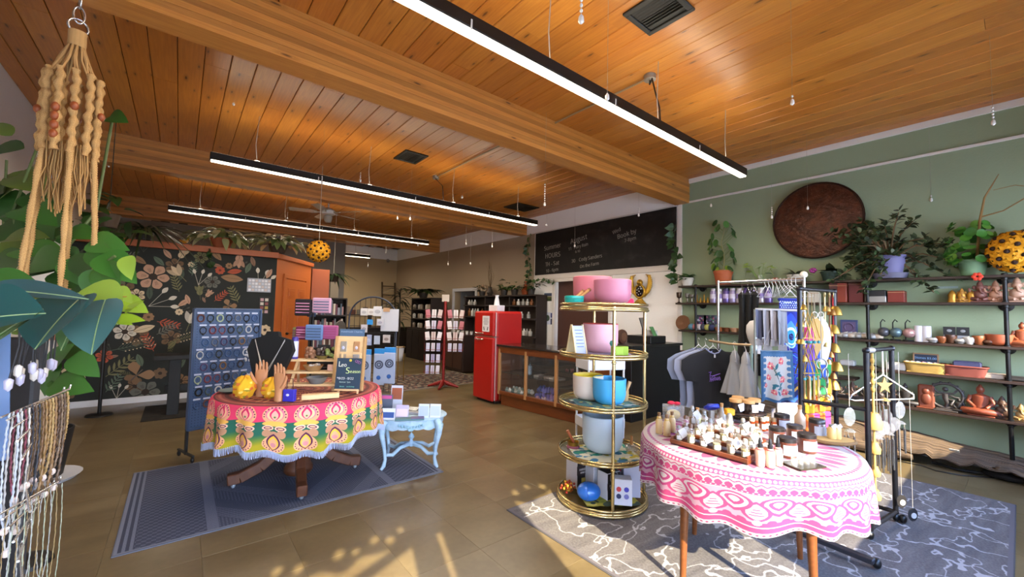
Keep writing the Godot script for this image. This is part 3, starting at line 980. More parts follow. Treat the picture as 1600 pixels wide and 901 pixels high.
	for k in 7: hs.tube([V(-0.03, 0.17, 0), V(-0.05, 0.08, (k - 3) * 0.03), V(-0.05, 0.0 + 0.012 * absf(k - 3), (k - 3) * 0.055)], [0.02, 0.018, 0.006], 6)
	part(g, "eagle_body", hs, gold)
	vine("dark vine hanging down the left edge of the blackboard", [V(6.42, 3.3, -7.3), V(6.4, 2.9, -7.36), V(6.42, 2.5, -7.28), V(6.38, 2.15, -7.3), V(6.3, 1.95, -7.2)], 40, 0.1, V(-1, 0, 0))
	vine("vine trailing along the ledge under the blackboard's left end", [V(6.38, 2.15, -6.4), V(6.4, 2.24, -6.7), V(6.4, 2.22, -7.0), V(6.4, 2.2, -7.25)], 18, 0.09, V(-1, 0, 0))
	vine("heart leaf vine climbing the white strip right of the blackboard", [V(6.4, 3.0, -3.6), V(6.38, 2.7, -3.62), V(6.4, 2.45, -3.56), V(6.38, 2.2, -3.62), V(6.3, 2.02, -3.5)], 26, 0.13, V(-1, 0, 0))
	for q in [["landscape photo print pinned beside the doorway", 1.83, 0.18, 0.24, 0], ["blue and white flyer pinned below the landscape print", 1.35, 0.27, 0.36, 1]]:
		var cv := Canvas.new(64, 64, Color(0.25, 0.3, 0.4) if q[4] == 0 else Color(0.8, 0.82, 0.88))
		if q[4] == 0:
			cv.rect(0, 30, 64, 34, Color(0.35, 0.38, 0.2)); cv.rect(0, 24, 64, 6, Color(0.75, 0.7, 0.6)); cv.rect(0, 44, 64, 20, Color(0.2, 0.26, 0.14))
		else:
			cv.rect(0, 0, 14, 64, Color(0.14, 0.16, 0.38)); cv.rect(50, 4, 14, 24, Color(0.16, 0.2, 0.45)); cv.dot(32, 30, 12, 16, Color(0.3, 0.35, 0.3)); cv.rect(50, 34, 14, 30, Color(0.1, 0.12, 0.3))
		var t := thing("wall_poster", q[0], "poster", V(RW - 0.004, q[1] - q[2] / 2, -6.735))
		var s := S()
		s.quad(V(-0.004, 0, -q[3] / 2), V(-0.004, 0, q[3] / 2), V(-0.004, q[2], -q[3] / 2), V(-0.004, q[2], q[3] / 2))
		s.box(V(-0.001, q[2] / 2, 0), V(0.005, q[2], q[3]))
		part(t, "sheet", s, printed(cv.tex(), 0.7))

# rooms behind
func rug(called: String, label: String, x0: float, x1: float, z0: float, z1: float, tx: Texture2D, y := 0.006, edge := "6d6b6c") -> void:
	var t := thing(called, label, "rug", V((x0 + x1) / 2, 0, (z0 + z1) / 2))
	var w := (x1 - x0) / 2
	var d := (z1 - z0) / 2
	var s := S()
	s.quad(V(-w, y + 0.002, d), V(w, y + 0.002, d), V(-w, y + 0.002, -d), V(w, y + 0.002, -d))
	part(t, "pile", s, printed(tx, 0.95))
	part(t, "binding", S().box(V(0, y / 2, 0), V(w * 2 + 0.014, y, d * 2 + 0.014), 0.002), mat(edge, 0.95))

func bottle_prof(r: float, h: float, neck: float, nh: float) -> Array:
	return [[0, 0], [r * 0.92, 0], [r, 0.006], [r, h - nh - r * 0.5], [neck, h - nh], [neck, h], [0, h]]

func small(called: String, label: String, category: String, p: Vector3, prof: Array, m: Material, group := "", seg := 12) -> MeshInstance3D:
	var key := str(prof) + str(seg)
	if not shapes.has(key): shapes[key] = S().lathe(prof, seg).mesh()
	var o := part(self, called, shapes[key], m)
	o.position = p
	tag(o, label, category, group)
	return o

func rear_room() -> void:
	quick_noise.seed = 70
	var rt := picture(400, 240, func(x, y):
		var u := float(x % 100) - 50
		var v := float(y % 80) - 40
		var e := mini(mini(x, 399 - x), mini(y, 239 - y))
		var k := Color(0.22, 0.2, 0.2)
		if e < 8: return Color(0.5, 0.45, 0.38)
		var q := sin(u * 0.18 + 3 * fb(x, y, 2.0)) * cos(v * 0.2 + 3 * fb(x + 50, y, 2.0))
		if q > 0.35: k = Color(0.55, 0.49, 0.42)
		elif q < -0.45: k = Color(0.42, 0.27, 0.22)
		return k.lightened(0.1 * fb(x, y, 20.0)))
	rug("patterned_rug", "dark patterned rug under the red card stand at the rear", 2.5, 5.3, -8.75, -7.1, rt)
	rug("small_dark_mat", "dark mat in front of the black bench by the mural", -0.3, 0.9, -8.0, -7.0, blotch(128, 128, Color(0.1, 0.09, 0.08), Color(0.2, 0.18, 0.16), 6.0, 71), 0.005, "1a1714")
	var bl := mat("131416", 0.6)
	var t := thing("black_bench", "black wooden bench in front of the floral mural", "bench", V(0.45, 0, -7.3))
	part(t, "seat_board", S().box(V(0, 0.78, 0), V(1.35, 0.06, 0.4), 0.005), bl)
	for x in [-0.45, 0.45]: part(t, "leg", S().box(V(x, 0.375, 0), V(0.13, 0.75, 0.16), 0.005), bl)
	part(t, "stretcher", S().box(V(0, 0.35, 0), V(1.1, 0.09, 0.07), 0.004), bl)
	part(t, "top_tray", S().box(V(0.15, 0.9, -0.05), V(0.9, 0.16, 0.3), 0.006), mat("1d1e20", 0.6))
	var cv := Canvas.new(120, 70, Color(0.66, 0.67, 0.7))
	for i in 7:
		for j in 4: cv.rect(4 + i * 17, 4 + j * 17, 13, 12, [Color(0.84, 0.83, 0.85), Color(0.75, 0.77, 0.82), Color(0.8, 0.74, 0.72), Color(0.88, 0.88, 0.9)][(i * 3 + j * 5) % 4])
	var pn := thing("sticker_sheet", "pale sheet of stickers hung on the mural near the orange door", "sheet", V(1.07, 1.72, PZ + 0.03))
	part(pn, "sheet", S().box(V(0, 0.13, 0), V(0.36, 0.24, 0.012), 0.002), mat("9a9ca3", 0.6))
	var pq := S()
	pq.quad(V(-0.17, 0.02, 0.008), V(0.17, 0.02, 0.008), V(-0.17, 0.24, 0.008), V(0.17, 0.24, 0.008))
	part(pn, "stickers", pq, printed(cv.tex(), 0.5))
	var cr := thing("card_rack", "small grid of yellow and pink cards on the mural by the orange door", "rack", V(1.16, 1.36, PZ + 0.02))
	part(cr, "backing", S().box(V(0, 0.14, 0), V(0.16, 0.3, 0.012), 0.002), mat("22211f", 0.6))
	for i in 2:
		for j in 4: part(cr, "card", S().box(V(-0.035 + i * 0.07, 0.03 + j * 0.07, 0.012), V(0.05, 0.05, 0.008), 0.001), mat(["b89c4a", "c4a0a6", "d0cabc", "8a4a4a"][(i + j * 3) % 4], 0.6))
	var hut := thing("book_case", "dark bookcase of books and boxes beside the orange closet", "bookcase", V(2.75, 0, -10.3), -0.2)
	var dk := mat("241711", 0.55)
	for x in [-0.38, 0.38]: part(hut, "side_panel", S().box(V(x, 0.85, 0), V(0.03, 1.7, 0.35), 0.003), dk)
	for y in [0.1, 0.55, 0.95, 1.3, 1.7]: part(hut, "shelf", S().box(V(0, y, 0), V(0.78, 0.03, 0.35), 0.003), dk)
	part(hut, "back_panel", S().box(V(0, 0.85, -0.17), V(0.76, 1.7, 0.02)), mat("1a100b", 0.7))
	var k := 0
	for y in [0.565, 0.965, 1.315]:
		var x := -0.32
		var nb := 0
		while x < 0.3:
			var w := rnd(0.03, 0.08)
			var h := rnd(0.16, 0.27)
			var bk := part(self, "book", S().box(V(0, h / 2, 0), V(w * 0.86, h, 0.2), 0.003), mat(["c9c0b4", "6a3a4a", "8a8fa0", "4a5a6a", "b48a8a", "d4d0c8", "52362a"][k % 7], 0.7))
			bk.position = hut.position + yaw(-0.2) * V(x + w / 2, y, 0.04)
			bk.rotation.y = -0.2
			tag(bk, "%s book from the left on the dark bookcase's %s shelf" % [nth(nb), "lowest" if y < 0.6 else ("middle" if y < 1 else "top")], "book", "books on the dark bookcase")
			x += w
			k += 1
			nb += 1
	var fern := thing("hanging_fern", "dark fern hanging above the bookcase behind the closet", "plant", V(2.801, 2.094, -10.184))
	part(fern, "pot", S().lathe([[0, 0], [0.09, 0], [0.13, 0.16], [0.12, 0.16], [0, 0.14]], 14), mat("3c2c22", 0.7))
	part(fern, "hanger_cord", S().tube([V(0, 0.15, 0), V(0, 1.7, 0)], 0.006, 5), mat("9a9588", 0.7))
	for i in 26:
		var a := TAU * i / 26.0
		var s := S().tint(Color.html(["22351d", "2c4322", "1c2c18"][i % 3]))
		s.leaf(V(cos(a) * 0.06, 0.15, sin(a) * 0.06), V(cos(a), rnd(0.1, 0.9), sin(a)), Vector3.UP, rnd(0.25, 0.42), 0.06, 1.1, 0.1, 0.0, 7)
		part(fern, "frond", s, leaf_mat())
	part(fern, "cross_hook", S().ring(V(0, 1.6, 0), 0.02, 0.004), mat("9a9588", 0.7))
	var mir := thing("round_mirror", "round grey mirror disc leaning beside the bookcase", "mirror", V(2.882, 1.026, -9.807), 0.5)
	part(mir, "leg", S().tube([V(0, -1.0, -0.02), V(0, 0, 0)], 0.012, 6), mat("2a2623", 0.5))
	part(mir, "disc", S().at(Vector3.ZERO, rx(PI / 2)).lathe([[0, 0], [0.16, 0], [0.17, 0.01], [0.16, 0.02], [0, 0.02]], 24), mat("6e6a66", 0.35, 0.3))
	struct("trim_11", S().box(V(3.05, 1.1, -11.0), V(0.2, 2.2, 0.06), 0.004), mat("8f8270", 0.7), "pale upright board at the rear room edge")
	var fc := thing("dark_cabinet", "long low dark cabinet along the far beige wall", "cabinet", V(4.6, 0, -13.2))
	part(fc, "body", S().box(V(0, 0.42, 0), V(3.2, 0.8, 0.5), 0.006), mat("1d1511", 0.55))
	part(fc, "top", S().box(V(0, 0.85, 0), V(3.3, 0.05, 0.56), 0.004), mat("2a1d16", 0.45))
	for i in 4: part(fc, "door", S().box(V(-1.2 + i * 0.8, 0.42, 0.255), V(0.7, 0.66, 0.02), 0.004), mat("231914", 0.5))
	for i in 9:
		var o := part(self, "packaged_box", S().box(V(0, 0.12, 0), V(0.14, 0.24, 0.1), 0.004), mat(["a08a78", "6a4034", "8a8478", "50403a", "b0a090"][i % 5], 0.7))
		o.position = V(3.15 + i * 0.19, 1.28, -13.3)
		o.scale = V(1, rnd(0.6, 1.1), 1)
		tag(o, "small box on the shelf before the far beige wall, %s from the left" % nth(i), "box", "boxes before the far wall")
	var fs := thing("open_shelf_unit", "dark open shelf unit behind the arched wire rack", "shelf unit", V(3.9, 0.87, -13.3))
	part(fs, "top_board", S().box(V(0, 0.39, 0), V(1.9, 0.03, 0.3), 0.003), dk)
	for x in [-0.93, 0.0, 0.93]: part(fs, "upright", S().box(V(x, 0.19, 0), V(0.03, 0.38, 0.28), 0.003), dk)
	var ld := thing("wooden_ladder", "wooden ladder leaning on the far beige wall", "ladder", V(6.15, 0, ZB + 0.25))
	var lm := mat("4a3b28", 0.7)
	for x in [-0.25, 0.25]: part(ld, "rail", S().bar(V(x, 0, 0.12), V(x, 2.48, -0.15), 0.05, 0.05, 0.004), lm)
	for i in 7: part(ld, "rung", S().tube([V(-0.25, 0.35 + i * 0.33, 0.09 - i * 0.036), V(0.25, 0.35 + i * 0.33, 0.09 - i * 0.036)], 0.018, 6), lm)
	var dr := thing("tall_dracaena", "tall dark dracaena in a white pot at the rear", "plant", V(4.95, 0, -11.3))
	part(dr, "pot", S().lathe([[0, 0], [0.14, 0], [0.17, 0.28], [0.15, 0.28], [0, 0.25]], 18), mat("b8b6b4", 0.5))
	part(dr, "trunk", S().tube([V(0, 0.25, 0), V(0.03, 0.9, 0), V(0, 1.6, 0.02), V(0.02, 2.05, 0)], [0.03, 0.025, 0.022, 0.015], 6), mat("3a2f22", 0.8))
	for i in 60:
		var y := 1.1 + 1.0 * (i % 20) / 20.0
		var a := i * 2.4
		var s := S().tint(Color.html(["1d2a17", "263620", "16210f"][i % 3]))
		s.leaf(V(0.02, y, 0), V(cos(a), rnd(0.3, 1.0), sin(a)), Vector3.UP, rnd(0.4, 0.62), 0.06, rnd(0.5, 1.2), 0.15, 0.0, 6)
		part(dr, "leaf", s, leaf_mat())
	var tc := thing("tall_dark_cabinet", "tall dark display cabinet with a bushy plant on it", "cabinet", V(5.75, 0, -11.4))
	part(tc, "body", S().box(V(0.1, 0.45, 0), V(0.6, 0.9, 1.3), 0.006), mat("1c1310", 0.5))
	for z in [-0.63, 0.63]: part(tc, "side_panel", S().box(V(0.15, 1.35, z), V(0.45, 0.95, 0.03), 0.003), dk)
	for y in [0.92, 1.2, 1.48, 1.82]: part(tc, "shelf", S().box(V(0.15, y, 0), V(0.45, 0.03, 1.3), 0.003), dk)
	part(tc, "back_panel", S().box(V(0.38, 1.35, 0), V(0.02, 0.95, 1.28)), mat("150e0a", 0.7))
	for i in 3: part(tc, "door", S().box(V(-0.21, 0.45, -0.42 + i * 0.42), V(0.02, 0.78, 0.38), 0.004), mat("231812", 0.5))
	var n := 0
	for y in [0.935, 1.215, 1.495]:
		for i in 5:
			n += 1
			small("jar", "pale small jar on the tall dark cabinet's %s shelf, %s from the left" % [nth(int((y - 0.9) / 0.28)), nth(i)], "jar", V(5.72 + 0.05 * (i % 2), y, -11.9 + i * 0.24), [[0, 0], [0.045, 0], [0.05, 0.02], [0.05, 0.11], [0.03, 0.14], [0, 0.145]], mat(["a8a298", "7a6a58", "c0bab0", "90806c"][n % 4], 0.4), "jars on the tall dark cabinet")
	var bp := thing("bushy_plant", "broad leaved bushy plant on top of the tall dark cabinet", "plant", V(5.7, 1.835, -11.3))
	part(bp, "pot", S().lathe([[0, 0], [0.11, 0], [0.15, 0.15], [0.13, 0.15], [0, 0.13]], 16), mat("2a211c", 0.6))
	for i in 54:
		var a := i * 2.399
		var s := S().tint(Color.html(["24361c", "2f4524", "1a2814"][i % 3]))
		s.leaf(V(0, 0.14, 0) + V(cos(a), 0.25, sin(a)) * rnd(0.05, 0.32), V(cos(a), rnd(0.0, 1.0), sin(a)), Vector3.UP, rnd(0.22, 0.36), 0.13, 0.6, 0.15, 0.3)
		part(bp, "leaf", s, leaf_mat())
	var red := mat("7d1712", 0.4, 0.2)
	var rs := thing("card_stand", "red metal greeting card stand at the rear", "card stand", V(4.03, 0, -7.04))
	part(rs, "pole", S().tube([V(0, 0.04, 0), V(0, 1.66, 0)], 0.028, 10), red)
	for i in 4:
		var a := PI / 4 + i * PI / 2
		part(rs, "foot", S().tube([V(0, 0.12, 0), V(cos(a) * 0.12, 0.07, sin(a) * 0.12), V(cos(a) * 0.3, 0.02, sin(a) * 0.3)], [0.035, 0.04, 0.018], 8), red)
	part(rs, "sign", S().box(V(0, 1.72, 0.0), V(0.14, 0.14, 0.01), 0.002, yaw(-0.65)), mat("b9ada0", 0.6))
	for i in 6:
		var y := 1.42 - i * 0.215
		for sd in [-1.0, 1.0]:
			if i > 3 and sd > 0: continue
			var c := yaw(-0.65) * V(sd * 0.21, y, 0)
			var pk := S()
			for e in [-0.5, 0.0, 0.5]: pk.tube([c + yaw(-0.65) * V(e * 0.3, -0.09, 0.04), c + yaw(-0.65) * V(e * 0.34, 0.07, 0.02)], 0.004, 4)
			pk.tube([c + yaw(-0.65) * V(-0.17, -0.05, 0.05), c + yaw(-0.65) * V(0.17, -0.05, 0.05)], 0.004, 4)
			part(rs, "wire_pocket", pk, red)
			for e in [-1.0, 0.0, 1.0]:
				var cd := part(self, "greeting_card", S().box(V(0, 0.085, 0), V(0.085 if i < 3 else 0.07, 0.16, 0.012), 0.002), mat(["d9d4d4", "c9b8b4", "dcd8dc", "c4c4d8", "b8707a"][(i * 3 + int(e) + 5) % 5] if i < 3 else ["c4c4d8", "d4d0dc", "a8a8cc"][(i + int(e) + 1) % 3], 0.6))
				cd.position = rs.position + c + yaw(-0.65) * V(e * 0.1, -0.09, 0.03)
				cd.basis = yaw(-0.65) * rx(-0.1) * rz(-e * 0.18 if i < 3 else 0.0)
				tag(cd, "greeting card in the red stand's %s row, %s one %s of the pole" % [nth(i), ["left", "middle", "right"][int(e) + 1], "left" if sd < 0 else "right"], "card", "cards on the red stand")
	var ws := thing("dark_hutch", "dark wooden hutch against the wall behind the red refrigerator", "hutch", V(6.28, 0, -8.2))
	for y in [0.92, 1.32, 1.62, 1.86]: part(ws, "shelf", S().box(V(0, y, 0), V(0.36, 0.035, 2.95), 0.003), dk)
	for z in [-1.46, -0.5, 0.5, 1.46]: part(ws, "upright", S().box(V(0.02, 0.93, z), V(0.32, 1.86, 0.035), 0.003), dk)
	part(ws, "base", S().box(V(0, 0.45, 0), V(0.4, 0.9, 2.9), 0.005), mat("1f1510", 0.5))
	part(ws, "back_panel", S().box(V(0.18, 1.4, 0), V(0.02, 0.95, 2.9)), mat("3a2f26", 0.7))
	var bc := thing("dark_side_cabinet", "dark wooden cabinet with a drawer left of the red refrigerator", "cabinet", V(5.64, 0, -8.75))
	part(bc, "body", S().box(V(0, 0.44, 0), V(0.75, 0.84, 0.9), 0.006), mat("2a1911", 0.5))
	part(bc, "top", S().box(V(0, 0.88, 0), V(0.82, 0.04, 0.96), 0.004), mat("33201a", 0.4))
	part(bc, "drawer", S().box(V(-0.38, 0.74, 0), V(0.02, 0.16, 0.8), 0.004), mat("3a241a", 0.45))
	for i in 2: part(bc, "door", S().box(V(-0.38, 0.36, -0.21 + i * 0.42), V(0.02, 0.54, 0.38), 0.004), mat("3a241a", 0.45))
	var on := 0
	for q in [[1.34, [-1.3, -1.15, -1.02, -0.9, -0.7], 0.2, "left bay, middle shelf"], [1.64, [-1.32, -1.2, -1.05], 0.14, "left bay, upper shelf"], [1.64, [0.62, 0.78, 0.95, 1.1, 1.25], 0.14, "right bay, upper shelf"], [0.94, [0.6, 0.7, 0.8, 0.9, 1.0, 1.1, 1.22], 0.16, "right bay, lowest shelf"], [1.34, [0.7, 0.9, 1.15], 0.15, "right bay, middle shelf"]]:
		for i in q[1].size():
			on += 1
			small("bottle", ["clear pale bottle", "amber bottle", "white ceramic bottle", "silver bottle"][on % 4] + ", %s from the left in the dark hutch's %s" % [nth(i), q[3]], "bottle", V(6.2, q[0], -8.2 + q[1][i]), bottle_prof(0.045, q[2], 0.02, 0.04), mat(["b4b0a8", "7a4a24", "cfcac2", "96948e"][on % 4], 0.3), "bottles on the dark hutch")
	for i in 8:
		small("white_cup", "white cup on the dark side cabinet left of the refrigerator, %s in the row" % nth(i), "cup", V(5.5 + 0.06 * (i % 2), 0.9, -9.12 + i * 0.1), [[0, 0], [0.03, 0], [0.04, 0.08], [0.035, 0.08], [0, 0.02]], mat("c8c5c0", 0.4), "cups on the side cabinet")
	var gp := [["leafy green pothos on the hutch above the refrigerator", -7.6, 0.26, "3e6a2c"], ["small green herb plant on the hutch, left of the pothos", -8.0, 0.14, "4a7030"], ["dark leaved plant on the hutch's left part", -8.95, 0.2, "2a4420"], ["trailing plant at the right end of the hutch", -7.0, 0.24, "2c4722"]]
	for q in gp:
		var pl := thing("potted_plant", q[0], "plant", V(6.22, 1.88, q[1]), 0.0, "plants on the dark hutch")
		part(pl, "pot", S().lathe([[0, 0], [0.07, 0], [0.095, 0.13], [0.08, 0.13], [0, 0.11]], 14), mat("2f2a26", 0.5))
		for i in 24:
			var a := i * 2.399
			var s := S().tint(Color.html(q[3]).darkened(rnd(0, 0.3)))
			s.leaf(V(0, 0.12, 0) + V(cos(a), rnd(0, 1), sin(a)) * rnd(0.02, q[2]), V(cos(a), rnd(-0.2, 0.9), sin(a)), Vector3.UP, 0.13, 0.09, 0.4, 0.15, 0.6)
			part(pl, "leaf", s, leaf_mat())
	var tw := thing("twig_vase", "vase of tall bare twigs with pale dried flowers on the hutch", "vase", V(6.22, 1.88, -8.6))
	part(tw, "vase", S().lathe([[0, 0], [0.06, 0], [0.09, 0.08], [0.04, 0.2], [0.05, 0.22], [0, 0.2]], 14), mat("3a332c", 0.4))
	for i in 9: part(tw, "twig", S().tube([V(0, 0.18, 0), V(rnd(-0.05, 0.05), 0.5, rnd(-0.12, 0.12)), V(rnd(-0.1, 0.1), rnd(0.75, 1.05), rnd(-0.22, 0.22))], [0.006, 0.004, 0.002], 4), mat("6a5238", 0.8))
	var fl := S()
	for i in 40: fl.ball(V(rnd(-0.1, 0.06), 0.12 + rnd(0, 0.16), -0.25 + rnd(-0.13, 0.13)), V(0.03, 0.025, 0.03), 6, 4)
	part(tw, "dried_flowers", fl, mat("b09a80", 0.9))
	small("amber_vase", "amber brown bottle vase on the right of the hutch", "vase", V(6.22, 1.88, -7.2), [[0, 0], [0.08, 0], [0.1, 0.1], [0.05, 0.18], [0.025, 0.24], [0.03, 0.32], [0, 0.32]], mat("7a3a1c", 0.2))

# refrigerator and counters
func counters() -> void:
	var red := mat("a60a06", 0.32, 0.0, {"clearcoat_enabled": true, "clearcoat": 0.3})
	var chrome := mat("c9c4bc", 0.2, 0.9)
	var f := thing("refrigerator", "bright red retro refrigerator beside the display counter", "refrigerator", V(4.27, 0, -5.62))
	part(f, "body", S().box(V(0.02, 0.76, 0), V(0.56, 1.46, 0.56), 0.035), red)
	part(f, "plinth", S().box(V(0.02, 0.03, 0), V(0.52, 0.06, 0.5), 0.004), mat("2a2624", 0.5))
	var dl := part(f, "door", S().box(V(-0.29, 0.55, 0), V(0.06, 1.02, 0.555), 0.02), red)
	var du := part(f, "freezer_door", S().box(V(-0.29, 1.28, 0), V(0.06, 0.4, 0.555), 0.02), red)
	part(f, "chrome_band", S().box(V(-0.26, 1.072, 0), V(0.09, 0.014, 0.565), 0.002), chrome)
	part(f, "door_seal", S().box(V(-0.258, 0.76, 0), V(0.008, 1.42, 0.545)), mat("d8d4d0", 0.5))
	for q in [[1.12, du], [1.02, dl]]: part(q[1], "handle", S().tube([V(-0.32, q[0], -0.22), V(-0.36, q[0], -0.18), V(-0.36, q[0], -0.04), V(-0.32, q[0], 0.0)], 0.011, 8), chrome)
	var pap := thing("paper_note", "white printed note taped on the red refrigerator door", "paper", V(3.947, 1.16, -5.55))
	part(pap, "sheet", S().box(V(0, 0.12, 0), V(0.003, 0.26, 0.2)), mat("d6d2d4", 0.7))
	var ink := S()
	for i in 6: ink.box(V(-0.002, 0.21 - i * 0.02, 0), V(0.002, 0.005, 0.14 - 0.02 * (i % 3)))
	for e in [-0.05, 0.05]: ink.box(V(-0.002, 0.04, e), V(0.002, 0.06, 0.02), 0.0, rx(e * 6))
	part(pap, "print", ink, mat("3a3a40", 0.8))
	var tb := thing("tissue_box", "white box and stacked paper on top of the red refrigerator", "box", V(4.2, 1.49, -5.6))
	part(tb, "carton", S().box(V(0, 0.05, 0), V(0.16, 0.1, 0.24), 0.004), mat("cfd0d6", 0.6))
	part(tb, "tissue", S().at(V(0, 0.1, 0)).lathe([[0.0, 0], [0.05, 0.0], [0.04, 0.08], [0.025, 0.14], [0.04, 0.17]], 7), mat("dcdce0", 0.8))
	var wood := printed(wood_tex(Color(0.5, 0.27, 0.11), Color(0.36, 0.17, 0.07), 0, 15), 0.35)
	mats["walnut"] = wood
	var edge := mat("a8794a", 0.5)
	var c := thing("display_counter", "long wooden display counter with three glass bays", "counter", V(4.05, 0, -5.3), deg_to_rad(-83.6))
	var L := 1.75
	part(c, "base", S().box(V(L / 2, 0.085, -0.3), V(L - 0.06, 0.17, 0.54), 0.004), wood)
	part(c, "countertop", S().box(V(L / 2, 0.945, -0.27), V(L + 0.04, 0.03, 0.64), 0.004), mat("2a2420", 0.12))
	part(c, "top_rail", S().box(V(L / 2, 0.88, 0.0), V(L, 0.1, 0.035), 0.004), wood)
	part(c, "bottom_rail", S().box(V(L / 2, 0.2, 0.0), V(L, 0.06, 0.035), 0.004), wood)
	part(c, "back_panel", S().box(V(L / 2, 0.52, -0.56), V(L, 0.72, 0.02)), mat("4a3826", 0.6))
	part(c, "floor_board", S().box(V(L / 2, 0.185, -0.28), V(L, 0.025, 0.54)), mat("5a4028", 0.6))
	for x in [0.015, 0.59, 1.17, 1.735]:
		part(c, "stile", S().box(V(x, 0.53, 0.0), V(0.045, 0.72, 0.04), 0.004), edge)
	for x in [0.005, 1.745]: part(c, "end_panel", S().box(V(x, 0.5, -0.28), V(0.02, 0.86, 0.54), 0.002), wood)
	for i in 3:
		part(c, "glass_pane", S().box(V(0.3 + i * 0.58, 0.53, 0.0), V(0.53, 0.64, 0.005)), glass(0.015))
		for y in ([0.52] if i == 0 else ([0.5, 0.72] if i == 1 else [0.44, 0.66])):
			part(c, "glass_shelf", S().box(V(0.3 + i * 0.58, y, -0.28), V(0.54, 0.01, 0.5)), mat("2a2c2c", 0.1))
	var b := yaw(c.rotation.y)
	var put_in := func(called: String, label: String, cat: String, p: Vector3, s: Shape, m: Material, g: String):
		var o := part(self, called, s, m)
		o.position = c.position + b * p
		o.rotation.y = c.rotation.y
		tag(o, label, cat, g)
	for i in 14:
		var k := i % 7
		put_in.call("flower_cup", "white and teal flower ornament on the floor of the first bay, %s along" % nth(i), "ornament", V(0.1 + k * 0.065, 0.198, -0.1 - 0.16 * (i / 7)), S().ball(V(0, 0.035, 0), V(0.035, 0.035, 0.035), 8, 6).ball(V(0.0, 0.07, 0.01), V(0.022, 0.014, 0.022), 6, 4), mat(["7f9a98", "c9cbc8", "4f7274", "b0b8b0"][i % 4], 0.4), "ornaments in the first bay")
	for i in 2: put_in.call("pump_bottle", "white pump bottle in the first bay, %s of the two" % ["left", "right"][i], "bottle", V(0.42 + i * 0.07, 0.525, -0.2), S().lathe([[0, 0], [0.03, 0], [0.03, 0.12], [0.01, 0.14], [0.01, 0.18], [0, 0.18]], 12), mat("9fb4c0", 0.3), "pump bottles")
	for i in 6:
		put_in.call("blue_crystal_cluster", "blue violet crystal cluster in the middle bay, %s of the heap" % nth(i), "crystal", V(0.72 + (i % 3) * 0.13, 0.198 + 0.1 * (i / 3), -0.16 - 0.05 * (i % 2)), crystal_shape(0.09), mat(["4a4fa0", "6a5fb0", "8a6aa8", "3a4a90"][i % 4], 0.3), "crystals in the middle bay")
	for i in 3: put_in.call("velvet_pouch", "pink beige stone slab at the front of the middle bay, %s" % nth(i), "stone", V(0.78 + i * 0.11, 0.198, -0.08), crystal_shape(0.05), mat(["b08aa8", "c0a8b0", "9a88b8"][i], 0.4), "stones in the middle bay")
	for i in 5: put_in.call("jewelry_tray", "flat jewellery tray on the middle bay's shelf, %s along" % nth(i), "tray", V(0.68 + i * 0.1, 0.506, -0.2), S().box(V(0, 0.015, 0), V(0.09, 0.03, 0.16), 0.004), mat(["a8a49c", "5a5450", "8a8078", "b8b0a4", "6a645c"][i], 0.5), "trays in the middle bay")
	for i in 9: put_in.call("red_stone", "small red stone on the third bay's upper shelf, %s along" % nth(i), "stone", V(1.24 + i * 0.052, 0.666, -0.15 - 0.05 * (i % 2)), crystal_shape(0.03), mat(["8a3a3a", "a85a58", "7a2e36"][i % 3], 0.4), "red stones in the third bay")
	for i in 4: put_in.call("silver_trinket", "small silver trinket on the third bay's lower shelf, %s along" % nth(i), "trinket", V(1.36 + i * 0.06, 0.446, -0.18), S().ball(V(0, 0.018, 0), V(0.02, 0.018, 0.02), 8, 5), mat("b4b0b0", 0.3, 0.6), "trinkets in the third bay")
	for i in 5: put_in.call("blue_stone", "blue crystal at the bottom of the third bay, %s along" % nth(i), "crystal", V(1.26 + i * 0.09, 0.198, -0.1), crystal_shape(0.075 - 0.006 * i), mat(["3a5a9a", "5a7ab8", "6a6ab0", "4a50a0", "8a7ab0"][i], 0.3), "blue crystals in the third bay")
	var bk := thing("black_counter", "black service counter with the till on it", "counter", V(5.55, 0, -3.75))
	part(bk, "body", S().box(V(0, 0.51, 0), V(1.3, 1.02, 0.7), 0.006), mat("0d0d10", 0.5))
	part(bk, "top", S().box(V(0, 1.035, 0), V(1.36, 0.035, 0.76), 0.004), mat("151417", 0.35))
	var pos := thing("cash_register", "black till drawer with a tablet screen on the service counter", "cash register", V(5.72, 1.053, -3.7))
	part(pos, "drawer", S().box(V(0, 0.055, 0), V(0.42, 0.11, 0.42), 0.006), mat("101012", 0.4))
	part(pos, "stand", S().box(V(-0.1, 0.17, 0.02), V(0.04, 0.14, 0.05), 0.004), mat("2a2a2c", 0.4))
	part(pos, "tablet", S().box(V(-0.12, 0.29, 0.02), V(0.27, 0.2, 0.014), 0.005, yaw(0.35) * rx(-0.3)), mat("2e2f33", 0.3))
	part(pos, "receipt_printer", S().box(V(0.1, 0.15, 0.0), V(0.15, 0.08, 0.18), 0.006), mat("b8b6b4", 0.5))
	part(pos, "phone_cradle", S().box(V(-0.03, 0.18, 0.14), V(0.1, 0.16, 0.012), 0.004, rx(-0.5)), mat("4a7a4a", 0.4))
	for q in [["round brown wooden clock on the counter beside the till", V(5.16, 1.053, -3.75), "4a2e20"]]:
		var t := thing("wooden_clock", q[0], "clock", q[1])
		part(t, "case", S().at(V(0, 0.1, 0), rx(PI / 2)).lathe([[0, -0.03], [0.1, -0.03], [0.11, 0], [0.1, 0.03], [0, 0.03]], 20), mat(q[2], 0.5))
		part(t, "face", S().at(V(0, 0.1, 0.032), rx(PI / 2)).lathe([[0.06, 0], [0.065, 0.008], [0, 0.008]], 18), mat("6a4a34", 0.5))
	var w := mat("c4c6cc", 0.5)
